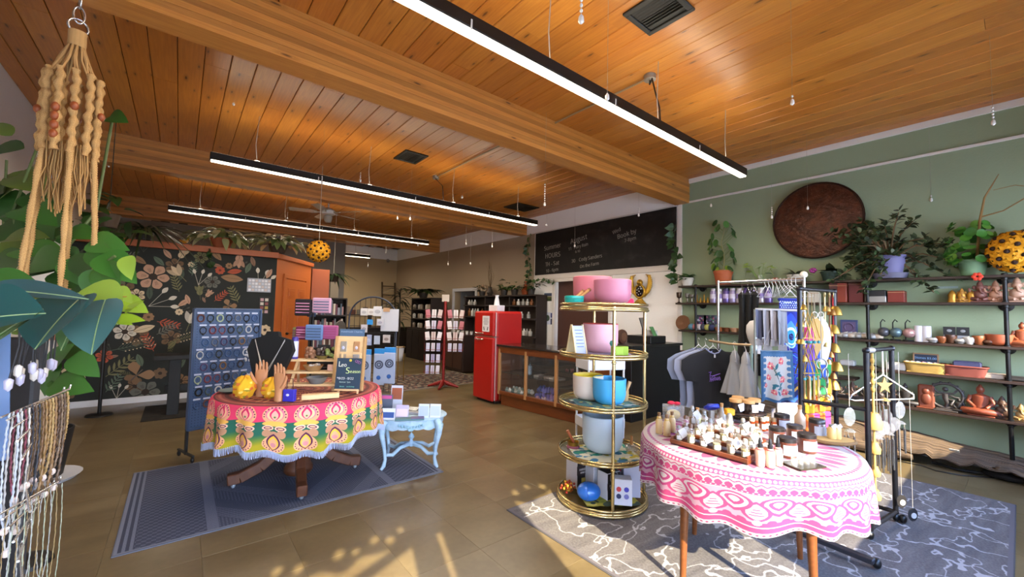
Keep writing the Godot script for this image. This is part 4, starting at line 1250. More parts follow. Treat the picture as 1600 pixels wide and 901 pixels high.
	var tr := thing("white_trolley", "small white trolley with bins behind the gold stand", "trolley", V(3.85, 0, -3.1), -0.4)
	for x in [-0.22, 0.22]:
		for z in [-0.15, 0.15]:
			part(tr, "post", S().tube([V(x, 0.06, z), V(x, 0.98, z)], 0.012, 6), w)
			part(tr, "caster", S().ball(V(x, 0.03, z), V(0.03, 0.03, 0.018), 8, 6), mat("1b1b1d", 0.5))
	for y in [0.2, 0.55, 0.86]:
		var bn := S().box(V(0, y, 0), V(0.46, 0.012, 0.32), 0.002)
		for e in [-1.0, 1.0]:
			bn.box(V(0, y + 0.05, e * 0.16), V(0.46, 0.1, 0.008)).box(V(e * 0.23, y + 0.05, 0), V(0.008, 0.1, 0.32))
		part(tr, "basket", bn, w)
	for i in 3: small("white_tub", "white round tub in the trolley's top basket, %s from the left" % nth(i), "tub", V(3.72 + i * 0.12, 0.87, -3.08 + i * 0.05), [[0, 0], [0.05, 0], [0.07, 0.13], [0.06, 0.13], [0, 0.1]], mat(["c8c6c4", "d4d0c8", "b8b4b8"][i], 0.5), "tubs in the trolley")

func crystal_shape(r: float) -> Shape:
	var s := S()
	for i in 7:
		var d := V(rnd(-0.7, 0.7), 1.0, rnd(-0.7, 0.7)).normalized()
		var o := V(rnd(-0.5, 0.5) * r, 0, rnd(-0.5, 0.5) * r)
		var l := r * rnd(0.7, 1.3)
		s.tube([o, o + d * l * 0.7, o + d * l], [r * 0.3, r * 0.26, 0.001], 6)
	return s

# left side: rope hanger, plants, necklaces
func left_side() -> void:
	var rope := mat("b08a58", 0.95)
	var ropeb := blotch(64, 64, Color(0.55, 0.41, 0.24), Color(0.78, 0.62, 0.4), 9.0, 33)
	rope = printed(ropeb, 0.95, {"uv1_scale": V(3, 20, 1)})
	var top := V(-0.428, 2.821, -2.699)
	var t := thing("macrame_hanger", "knotted jute plant hanger with orange beads on a steel chain", "plant hanger", top)
	var steel := mat("b8b8ba", 0.25, 0.95)
	for i in 14:
		var b := yaw(PI / 2 * (i % 2) + 0.3)
		part(t, "chain_link", S().ring(V(0, 0.0 + i * 0.072, 0), 0.019, 0.0045, b, 14, 6, 2.1), steel)
	part(t, "ring", S().ring(V(0, -0.055, 0), 0.034, 0.005, yaw(0.4), 18, 6), steel)
	part(t, "wrap", S().lathe([[0.0, -0.155], [0.03, -0.155], [0.032, -0.14], [0.031, -0.1], [0.032, -0.082], [0.0, -0.078]], 14), rope)
	var bead := mat("86401a", 0.45)
	var R := 0.088
	for i in 11:
		var a := TAU * i / 11.0 + 0.2
		var dx := V(cos(a), 0, sin(a))
		for e in 3: part(t, "cord", S().tube([V(0, -0.15, 0) + dx * 0.025, V(0, -0.22, 0) + dx * 0.045 + rv(0.008), V(0, -0.3, 0) + dx * R * 0.9 + rv(0.008)], 0.0045, 4), rope)
		var p := []
		var rr := []
		for k in 90:
			var tw := k * 0.3 + i
			p.append(dx * R + V(0, -0.29 - 0.0042 * k, 0) + V(cos(tw), 0, sin(tw)) * 0.0028)
			rr.append(0.0125 + 0.003 * sin(k * 0.55 + i) + 0.0022 * (k % 2))
		var sp := part(t, "spiral_strand", S().tube(p, rr, 7), rope)
		if i % 3 != 1:
			for k in (4 if i == 3 else 1): part(sp, "bead", S().ball(dx * (R + 0.012) + V(0, -0.46 - 0.04 * k - 0.02 * (i % 2), 0), V(0.015, 0.021, 0.015), 8, 6), bead)
		var q := []
		var qr := []
		var dn := V(cos(a) * 0.06, -1.0, sin(a) * 0.06)
		for k in 130:
			q.append(dx * R + V(0, -0.66, 0) + dn * 0.0055 * k)
			qr.append(0.0085 + 0.004 * (k % 2) + 0.002 * sin(k * 0.2 + i))
		if i % 2 == 0: part(t, "braided_strand", S().tube(q, qr, 6), rope)
	for i in 60:
		var a := rnd(0, TAU)
		var r := sqrt(rng.randf()) * 0.085
		var o := V(cos(a) * r, -0.62, sin(a) * r)
		part(t, "fringe", S().tube([o, o + V(rnd(-0.01, 0.01), -0.12, rnd(-0.01, 0.01)), o + V(rnd(-0.03, 0.03), rnd(-0.32, -0.2), rnd(-0.03, 0.03))], 0.0035, 3, false, false), rope)
	var pot := thing("hanging_bowl", "terracotta bowl planter held low in the jute hanger", "planter", V(top.x, top.y - 1.4, top.z))
	part(pot, "bowl", S().lathe([[0, -0.09], [0.08, -0.09], [0.12, -0.02], [0.13, 0.05], [0.12, 0.05], [0.1, -0.01], [0, -0.03]], 22), mat("b5622e", 0.7))
	var pv := thing("pothos_plant", "big green pothos climbing beside the jute hanger", "plant", V(-0.723, 1.678, -3.597))
	var base := pv.position
	var lm := leaf_mat(0.4)
	var stems := [[V(-0.699, 1.496, -3.655), V(-0.784, 2.017, -3.687), V(-0.664, 2.356, -3.438), V(-0.636, 2.572, -3.4)], [V(-0.533, 1.467, -3.008), V(-0.438, 1.788, -2.973), V(-0.347, 1.951, -2.888), V(-0.331, 2.465, -3.032)], [V(-0.819, 1.493, -3.881), V(-0.858, 1.959, -3.88), V(-0.863, 2.349, -3.857)], [V(-0.347, 1.502, -2.726), V(-0.3, 1.647, -2.614), V(-0.236, 1.707, -2.558)]]
	for sn in stems:
		var loc := []
		for p in sn: loc.append(p - base)
		part(pv, "stem", S().tube(loc, 0.007, 5), mat("4a5a2c", 0.6))
	for q in [[V(-0.72, 2.347, -3.483), 0.22, -0.9, -0.15, 0], [V(-0.779, 2.417, -3.526), 0.12, -0.6, 0.6, 1], [V(-0.34, 2.492, -3.038), 0.14, 0.7, -0.2, 2], [V(-0.78, 2.223, -3.67), 0.3, 0.7, -0.2, 1], [V(-0.862, 2.212, -3.865), 0.26, -0.3, -0.9, 0], [V(-0.731, 2.112, -3.638), 0.26, 0.9, -0.3, 0], [V(-0.784, 2.017, -3.687), 0.3, 0.9, 0.1, 0], [V(-0.847, 2.154, -3.857), 0.28, 0.4, -0.7, 0], [V(-0.824, 1.941, -3.725), 0.3, 0.8, -0.3, 0], [V(-0.621, 1.947, -3.045), 0.24, 0.9, -0.25, 2], [V(-0.758, 1.852, -3.549), 0.27, 0.8, -0.6, 1], [V(-0.656, 1.757, -3.216), 0.26, 0.95, -0.1, 2], [V(-0.625, 1.741, -3.191), 0.25, -0.6, -0.6, 0], [V(-0.568, 1.684, -3.021), 0.25, 0.9, 0.05, 2], [V(-0.747, 1.733, -3.419), 0.26, -0.4, -0.8, 0], [V(-0.743, 1.819, -3.41), 0.22, 0.9, 0.2, 1], [V(-0.454, 1.827, -2.919), 0.19, 0.95, 0.0, 2], [V(-0.407, 1.766, -2.885), 0.16, -0.2, -0.9, 2], [V(-0.338, 1.775, -2.7), 0.18, 0.9, -0.1, 2], [V(-0.313, 1.755, -2.682), 0.17, 0.6, -0.7, 2], [V(-0.285, 1.711, -2.598), 0.2, 0.8, -0.5, 2], [V(-0.268, 1.677, -2.586), 0.2, 0.5, -0.9, 2], [V(-0.346, 1.724, -2.71), 0.17, -0.1, -1, 0], [V(-0.414, 1.693, -2.767), 0.17, 0.7, -0.7, 2], [V(-0.3, 1.647, -2.614), 0.16, 0.1, -1, 2], [V(-0.638, 1.619, -3.082), 0.25, 0.8, 0.2, 0], [V(-0.481, 1.639, -2.954), 0.2, 0.9, -0.3, 0], [V(-0.484, 1.949, -3.321), 0.2, -0.5, -0.7, 0], [V(-0.585, 2, -3.398), 0.2, 0.5, -0.9, 0], [V(-0.362, 1.576, -2.733), 0.2, 0.6, -0.6, 0], [V(-0.186, 1.703, -2.453), 0.11, 0.35, -0.95, 3], [V(-0.882, 2.114, -3.888), 0.3, 0.6, 0.5, 1], [V(-0.226, 1.546, -2.432), 0.13, 0.8, -0.3, 3], [V(-0.203, 1.505, -2.416), 0.13, 0.95, -0.25, 3], [V(-0.693, 2.506, -3.579), 0.08, 0.8, 0.5, 0], [V(-0.6, 1.589, -3.053), 0.25, 0.3, -0.8, 0], [V(-0.55, 1.56, -3.015), 0.2, 0.9, -0.6, 0], [V(-0.421, 1.382, -2.795), 0.2, 0.9, 0.1, 2], [V(-0.406, 1.308, -2.787), 0.18, 0.9, -0.3, 0], [V(-0.349, 1.263, -2.616), 0.15, 0.8, -0.5, 2], [V(-0.398, 1.248, -2.657), 0.17, -0.3, -0.9, 2], [V(-0.403, 1.163, -2.666), 0.16, 0.95, -0.1, 2], [V(-0.422, 1.205, -2.679), 0.15, 0.5, 0.6, 2], [V(-0.403, 1.145, -2.603), 0.17, 0.9, -0.05, 2]]:
		var rt := V(0.777, 0.02, 0.629)
		var toward := V(-0.627, 0.0, 0.777)
		var d: Vector3 = (rt * q[2] + Vector3.UP * q[3] + toward * rnd(0.05, 0.35)).normalized()
		var s := S().tint(Color.html(["234518", "4c6022", "2c5c1c", "7f9c30"][q[4]]).lightened(rnd(0.0, 0.05)))
		s.leaf(q[0] - base, d, (toward + Vector3.UP * 0.7 + rv(0.25)).normalized(), q[1], q[1] * 0.68, 0.22, 0.14, 0.8, 8)
		part(pv, "leaf", s, lm)
	var dk := thing("dark_tall_plant", "dark leafy plant in shade behind the jute hanger", "plant", V(-0.722, 2.524, -6.949))
	for i in 26:
		var s := S().tint(Color.html(["2c4a20", "36562a"][i % 2]))
		s.leaf(V(rnd(-0.2, 0.2), rnd(-0.25, 0.3), rnd(-0.2, 0.2)), V(rnd(-1, 1), rnd(-0.7, 0.6), rnd(-1, 1)), V(0, 1, 0.5), 0.22, 0.12, 0.4, 0.15)
		part(dk, "leaf", s, lm)
	part(dk, "cord", S().tube([V(0, 0.1, 0), V(0, H - dk.position.y, 0)], 0.005, 4), mat("4a4438", 0.7))
	part(dk, "pot", S().at(V(0, -0.12, 0)).lathe([[0, 0], [0.08, 0], [0.11, 0.16], [0.1, 0.16], [0, 0.13]], 14), mat("4a3a2c", 0.7))
	var rb := thing("rubber_plant", "rubber plant with broad glossy blue green leaves nearest the camera", "plant", V(-0.409, 1.417, -1.623))
	var ro := rb.position
	var gl := leaf_mat(0.22)
	for q in [[V(-0.359, 1.523, -1.511), V(-0.182, 1.521, -1.498), 0.055, "2a4446"], [V(-0.364, 1.496, -1.582), V(-0.225, 1.514, -1.597), 0.07, "3a5626"], [V(-0.328, 1.456, -1.362), V(-0.231, 1.48, -1.347), 0.13, "1f4644"], [V(-0.201, 1.515, -1.578), V(-0.266, 1.402, -1.445), 0.13, "1e4846"], [V(-0.315, 1.397, -1.356), V(-0.242, 1.488, -1.355), 0.085, "2f5422"], [V(-0.161, 1.506, -1.61), V(-0.179, 1.374, -1.505), 0.115, "42605a"], [V(-0.232, 1.524, -1.73), V(-0.14, 1.45, -1.597), 0.13, "7c9234"], [V(-0.29, 1.413, -1.656), V(-0.289, 1.451, -1.524), 0.06, "6a8a3a"], [V(-0.398, 1.545, -1.67), V(-0.297, 1.55, -1.652), 0.07, "2c5226"], [V(-0.402, 1.516, -1.739), V(-0.258, 1.496, -1.69), 0.07, "35562a"], [V(-0.204, 1.502, -1.71), V(-0.266, 1.365, -1.705), 0.08, "3f6436"]]:
		var s := S().tint(Color.html(q[3]))
		var d: Vector3 = q[1] - q[0]
		s.leaf(q[0] - ro, d, V(-0.45, 0.75, 0.6), d.length(), q[2] * 1.2, 0.12, 0.2, 0.0, 12)
		var o := part(rb, "leaf", s, gl)
		var rib := S()
		var rp := []
		for k in 9:
			var kk := k / 8.0
			var sd := d.normalized().cross(V(-0.45, 0.75, 0.6)).normalized()
			rp.append(q[0] - ro + d * kk + sd.cross(d.normalized()).normalized() * (-0.12 * d.length() * kk * kk + 0.0015))
		rib.tube(rp, 0.0013, 4)
		part(o, "midrib", rib, mat("7f9660", 0.4))
	part(rb, "stalk", S().tube([V(0, -0.5, 0), V(-0.398, 1.545, -1.67) - ro, V(-0.39, 1.643, -1.657) - ro], 0.012, 6), mat("4a3a24", 0.7))
	part(rb, "red_sheath", S().tube([V(-0.237, 1.508, -1.736) - ro, V(-0.121, 1.517, -1.641) - ro], [0.004, 0.001], 5), mat("a03a2a", 0.5))
	for q in [[V(-0.231, 1.449, -2.25), V(-0.142, 1.419, -2.18), 0.05], [V(-0.223, 1.484, -2.241), V(-0.132, 1.487, -2.167), 0.045], [V(-0.201, 1.43, -2.227), V(-0.106, 1.437, -2.15), 0.05], [V(-0.163, 1.456, -2.195), V(-0.114, 1.512, -2.151), 0.04], [V(-0.249, 1.416, -2.267), V(-0.182, 1.435, -2.211), 0.05]]:
		var d: Vector3 = q[1] - q[0]
		part(pv, "young_leaf", S().tint(Color.html("8aa82e")).leaf(q[0] - base, d, V(-0.5, 0.6, 0.6), d.length(), q[2], 0.1, 0.2, 0.0, 7), gl)
	var bs := thing("black_plant_stand", "black metal plant stand on the floor below the hanger", "plant stand", V(-0.62, 0, -3.6))
	part(bs, "pole", S().tube([V(0, 0.02, 0), V(0, 1.25, 0)], 0.014, 8), mat("0f0f10", 0.5))
	part(bs, "foot_plate", S().lathe([[0, 0], [0.13, 0], [0.12, 0.02], [0.03, 0.05], [0, 0.05]], 18), mat("0f0f10", 0.5))
	var bp := thing("black_bucket", "black bucket in a white saucer by the left wall", "bucket", V(-0.85, 0, -5.2))
	part(bp, "pail", S().lathe([[0, 0.03], [0.15, 0.03], [0.2, 0.42], [0.19, 0.42], [0.14, 0.06], [0, 0.06]], 22), mat("1a1b1f", 0.5))
	part(bp, "saucer", S().lathe([[0, 0], [0.24, 0], [0.27, 0.03], [0.25, 0.03], [0, 0.015]], 24), mat("c4c6cc", 0.5))
	for q in [["thin black floor lamp post by the mural's left end", V(-0.75, 0, -7.7)]]:
		var lp := thing("black_post", q[0], "post", q[1])
		part(lp, "upright", S().tube([V(0, 0, 0), V(0, 1.9, 0)], 0.02, 8), mat("0d0d0e", 0.5))
		part(lp, "base", S().lathe([[0, 0], [0.14, 0], [0.13, 0.02], [0, 0.03]], 16), mat("0d0d0e", 0.5))
	necklace_rack()

func necklace_rack() -> void:
	var o := V(-0.396, 1.048, -1.832)
	var t := thing("necklace_rack", "black necklace rack with tiers of silver prongs at the left edge", "necklace rack", V(o.x, 0, o.z))
	var at0 := t.position
	part(t, "panel", S().box(V(-0.422, 0.967, -2.129) * V(1, 0, 1) - at0 + V(0, 0.8, 0), V(0.17, 1.15, 0.03), 0.006, yaw(FC)), mat("16161a", 0.7))
	part(t, "pole", S().tube([V(-0.05, 0.03, 0), V(-0.05, 1.5, 0)], 0.016, 8), mat("3d5a86", 0.35, 0.4))
	part(t, "blue_edge_strip", S().bar(V(-0.427, 1.426, -1.998) - at0, V(-0.39, 1.021, -1.92) - at0, 0.035, 0.012, 0.002), mat("3d5a86", 0.35))
	part(t, "foot", S().lathe([[0, 0], [0.2, 0], [0.19, 0.02], [0.03, 0.04], [0, 0.04]], 20), mat("101012", 0.5))
	var pr := mat("c4c2be", 0.25, 0.85)
	for q in [[V(-0.323, 1.214, -1.568), V(-0.242, 1.239, -1.784), 7, 0.0], [V(-0.304, 1, -1.504), V(-0.243, 0.982, -1.752), 6, 1.0]]:
		for i in q[2]:
			var a: Vector3 = q[0] + V(0.012, -0.006 * i, 0.012) * i
			var b: Vector3 = q[1] + V(-0.012, -0.006 * i, 0.004) * i
			part(t, "prong", S().tube([a - at0, a.lerp(b, 0.6) - at0, b - at0, b + V(0.004, 0.014, 0) - at0], 0.0028, 5), pr)
	var nk := 0
	for i in 13:
		var a := V(-0.308, 1.418, -1.568).lerp(V(-0.279, 1.434, -1.775), i / 12.0)
		var b := V(-0.311, 1.323, -1.576).lerp(V(-0.276, 1.309, -1.781), i / 12.0) + V(rnd(-0.008, 0.008), rnd(-0.03, 0.02), 0)
		nk += 1
		var n := thing("pendant_necklace", "black cord necklace with white stone pendant on the rack's upper bundle, %s from the left" % nth(i), "necklace", a, 0.0, "black cord necklaces")
		part(n, "cord", S().tube([V(0, 0.05, 0), V(0.004, -0.03, 0), b - a], 0.0022, 4), mat("15161c", 0.6))
		part(n, "pendant", crystal_pendant(b - a, 0.009), mat(["a4a0b4", "b4aea8", "9894a8", "b0a494"][i % 4], 0.2))
	for i in 16:
		var k := i / 15.0
		var a := V(-0.305, 1.22, -1.579).lerp(V(-0.249, 1.235, -1.765), k)
		var ln: float = [0.28, 0.34, 0.22, 0.3, 0.2, 0.2, 0.26, 0.2][i % 8] if i < 8 else 0.16 + 0.05 * (i % 3)
		var hexs := ["9a9ea6", "a8a4a0", "6a2a38", "b0aaa0", "22222a", "4a3a30", "2a2a30", "6a4e34", "7a5c34", "8a6c42", "94784a", "7a5c3a", "4a3628", "6a5642", "54402f", "8e7244"]
		bead_strand("beaded_necklace", "%s bead necklace on the rack's middle tier, %s from the left" % [["pale grey", "white", "wine red", "cream", "black", "brown", "charcoal", "tan"][i % 8] if i < 8 else ["jute", "straw", "sand", "camel", "dark brown", "taupe", "umber", "honey"][i % 8], nth(i)], a, ln, hexs[i], 0.0028 if i < 8 else 0.0042, "beaded necklaces on the middle tier")
	for i in 9:
		var k := i / 8.0
		var a := V(-0.292, 1.004, -1.506).lerp(V(-0.243, 0.977, -1.752), k)
		bead_strand("chain_necklace", "fine %s chain necklace with a drop on the lowest tier, %s from the left" % [["silver", "gold", "pale green"][i % 3], nth(i)], a, 0.24 + 0.04 * (i % 3), ["8e8e88", "86724a", "8c947e"][i % 3], 0.0014, "chain necklaces on the lowest tier", true)

func crystal_pendant(p: Vector3, r: float) -> Shape:
	return S().tube([p + V(0, 0.006, 0), p, p + V(0, -r * 2.2, 0), p + V(0, -r * 3.0, 0)], [0.002, r, r * 0.85, 0.001], 6)

func bead_strand(called: String, label: String, a: Vector3, l: float, hex: String, r: float, group: String, drop := false) -> void:
	var n := thing(called, label, "necklace", a, 0.0, group)
	var s := S()
	var w := 0.011
	for e in [-1.0, 1.0]:
		var p := []
		var rr := []
		var steps := 40
		for k in steps:
			var y := -l * k / (steps - 1.0)
			p.append(V(e * w * sqrt(maxf(0.0, sin(PI * (0.12 + 0.88 * k / (steps - 1.0))))), y, 0.003 * sin(k * 1.3)))
			rr.append(r * (1.0 if k % 2 else 0.55))
		s.tube(p, rr, 5)
	part(n, "strand", s, mat(hex, 0.45))
	if drop: part(n, "drop", crystal_pendant(V(0, -l, 0), 0.008), mat("9cc4c4", 0.15))
	else: part(n, "centre_bead", S().ball(V(0, -l - 0.006, 0), V(0.008, 0.01, 0.008), 8, 6), mat("c8b8b0", 0.35))

const FC := -0.678     # turn of a thing that faces the camera

# blue pegboard with bracelets
func pegboard() -> void:
	var turn := 0.31
	var o := V(0.12, 0, -5.1)
	var t := thing("pegboard_stand", "blue rolling pegboard panel hung with bracelets", "display board", o, turn)
	var blue := mat("3d5478", 0.55)
	var w := 0.61
	part(t, "board", S().box(V(w / 2, 0.865, 0), V(w, 1.17, 0.014), 0.002), blue)
	part(t, "frame", S().box(V(0.0, 0.865, 0), V(0.022, 1.18, 0.05), 0.003).box(V(w, 0.865, 0), V(0.022, 1.18, 0.05), 0.003).box(V(w / 2, 1.45, 0), V(w, 0.022, 0.05), 0.003).box(V(w / 2, 0.28, 0), V(w, 0.022, 0.05), 0.003), mat("354b6c", 0.5))
	var holes := S()
	for i in 22:
		for j in 43: holes.box(V(0.03 + i * 0.0262, 0.31 + j * 0.0262, 0.0072), V(0.006, 0.006, 0.001))
	part(t, "peg_holes", holes, mat("1c2638", 0.8)).set_meta("kind", "stuff")
	for x in [0.0, w]:
		part(t, "leg", S().box(V(x, 0.17, 0), V(0.022, 0.24, 0.03), 0.002), mat("17181a", 0.5))
		part(t, "foot_bar", S().box(V(x, 0.065, 0), V(0.022, 0.02, 0.36), 0.003), mat("17181a", 0.5))
		for z in [-0.16, 0.16]: part(t, "caster", S().ball(V(x, 0.03, z), V(0.016, 0.028, 0.028), 8, 6), mat("101012", 0.4))
	var b := yaw(turn)
	var tone := [["6a4038", "dark brown"], ["1f2a22", "dark green"], ["a8b89a", "pale green"], ["2a2a30", "charcoal"], ["6a6f7a", "grey"], ["0c0c0e", "black"], ["3a5a8a", "blue"], ["7a3a44", "red"], ["c8ccd0", "white"], ["8a6a4a", "tan"], ["55486a", "purple"], ["4a5a50", "slate green"]]
	var pick := [[0, 1, 2, 3, 4, 5, 6], [5, 7, 7, 3, 11, 8, 3], [6, 4, 10, 5, 9, 4, 3], [8, 6, 1, 6, 6, 8], [10, 5, 9, 6, 3], [2, 7, 7, 3, 4, 11], [5, 11, 8, 3, 6], [6, 0, 6, 4]]
	var bs := []
	for k in 2:
		var s := S()
		for i in 16:
			var a := TAU * i / 16.0
			s.ball(V(cos(a) * 0.027, sin(a) * 0.034, 0), Vector3.ONE * (0.0085 if k == 0 else 0.0065), 6, 4)
		if k == 1: s.ball(V(0, -0.036, 0.004), V(0.012, 0.012, 0.006), 8, 5)
		bs.append(s.mesh())
	var cardm := S().box(Vector3.ZERO, V(0.06, 0.016, 0.002)).mesh()
	for r in pick.size():
		var y := 1.36 - r * 0.121
		var x0: float = [0.05, 0.075, 0.1, 0.06, 0.1, 0.055, 0.07, 0.06][r]
		for i in pick[r].size():
			var x: float = x0 + i * 0.083
			if x > w - 0.03: continue
			var c: Array = tone[pick[r][i]]
			var br := thing("bracelet", "%s bead bracelet, %s row of the blue pegboard, %s from left" % [c[1], nth(r), nth(i)], "bracelet", o + b * V(x, y, 0.02), turn, "bracelets on the blue pegboard")
			part(br, "beads", bs[(r + i) % 2], mat(c[0], 0.3))
			part(br, "price_card", cardm, mat("b9c2d6", 0.7)).position = V(0, 0.052, -0.008)
	for q in [[0.5, 0.93], [0.53, 0.72], [0.51, 1.03]]:
		var f := thing("shell_garland", "white shell bracelet bunch at the right edge of the pegboard, %s" % ("upper" if q[1] > 1 else ("middle" if q[1] > 0.9 else "lower")), "bracelet", o + b * V(q[0], q[1], 0.03), turn, "shell bunches on the pegboard")
		var s := S()
		for i in 14: s.ball(rv(0.035) * V(1, 1.2, 0.3), V(0.012, 0.014, 0.006), 6, 4)
		part(f, "shells", s, mat("c9ccd2", 0.4))

# cloth draped over a round table
func round_cloth(rad: float, top: float, drop: float, folds: int, amp: float, us: float, m: Material, parent: Node, called := "drape", seed_off := 0.0, wave := 0.02, v_edge := 0.62, flare := 0.02) -> Array:
	var n := folds * 10
	var rows := []
	var vs := []
	for r in [0.02, 0.2, 0.4, 0.55, 0.7, 0.85, 0.95, 1.0]:
		var row := PackedVector3Array()
		for j in n:
			var a := TAU * j / n
			row.append(V(cos(a) * rad * r, top - (0.006 if r == 1.0 else 0.0), sin(a) * rad * r))
		rows.append(row)
		vs.append(v_edge * r)
	var hem := PackedVector3Array()
	var steps := 12
	for k in range(1, steps + 1):
		var f := float(k) / steps
		var row := PackedVector3Array()
		for j in n:
			var a := TAU * j / n
			var ph := folds * a + 0.9 * sin(a * 3.0 + seed_off) + 0.5 * sin(a * 7.0 + seed_off * 2)
			var g := amp * pow(f, 0.8) * (0.6 + 0.4 * sin(a * 5.0 + seed_off))
			var rr := rad + 0.012 + g * sin(ph) + flare * f
			var dd := drop + wave * sin(a * 4.0 + seed_off) + 0.012 * sin(ph)
			row.append(V(cos(a) * rr, top - 0.01 - dd * f, sin(a) * rr))
		rows.append(row)
		vs.append(v_edge + (1.0 - v_edge) * f)
		if k == steps: hem = row
	var s := S().grid(rows, true, us, 1.0, 0.0, true)
	var w := n + 1
	for i in rows.size():
		for j in w: s.t[i * w + j].y = vs[i]
	part(parent, called, s, m)
	return Array(hem)

func table_leg_foot(s: Shape, a: float) -> void:
	var d := V(cos(a), 0, sin(a))
	var p := [V(0, 0.33, 0) + d * 0.07, V(0, 0.26, 0) + d * 0.16, V(0, 0.15, 0) + d * 0.28, V(0, 0.085, 0) + d * 0.42, V(0, 0.075, 0) + d * 0.5]
	for i in 4:
		s.bar(p[i], p[i + 1] + (p[i + 1] - p[i]).normalized() * 0.012, 0.075, 0.085, 0.008)

func hand_shape(side: float) -> Shape:
	var s := S()
	var rows := []
	for q in [[0.0, 0.03, 0.024], [0.05, 0.027, 0.021], [0.09, 0.031, 0.018], [0.13, 0.041, 0.017], [0.165, 0.043, 0.015], [0.185, 0.036, 0.012], [0.192, 0.02, 0.006]]:
		var row := PackedVector3Array()
		for j in 14: row.append(V(cos(TAU * j / 14) * q[1], q[0], sin(TAU * j / 14) * q[2]))
		rows.append(row)
	s.grid(rows, true)
	var ln := [0.066, 0.082, 0.088, 0.078]
	for i in 4:
		var x := side * (0.032 - 0.021 * i)
		var b := V(x, 0.172 - 0.004 * absf(i - 1.6), 0)
		var d := V(x * 0.9, 1, 0.0).normalized()
		var l: float = ln[3 - i] if side < 0 else ln[3 - i]
		s.tube([b, b + d * l * 0.45, b + d * l * 0.8 + V(0, 0, 0.004), b + d * l + V(0, 0, 0.01)], [0.0095, 0.009, 0.0078, 0.004], 8)
	s.tube([V(side * -0.026, 0.09, 0.004), V(side * -0.048, 0.125, 0.01), V(side * -0.06, 0.155, 0.014), V(side * -0.064, 0.175, 0.016)], [0.016, 0.0115, 0.0095, 0.005], 8)
	return s

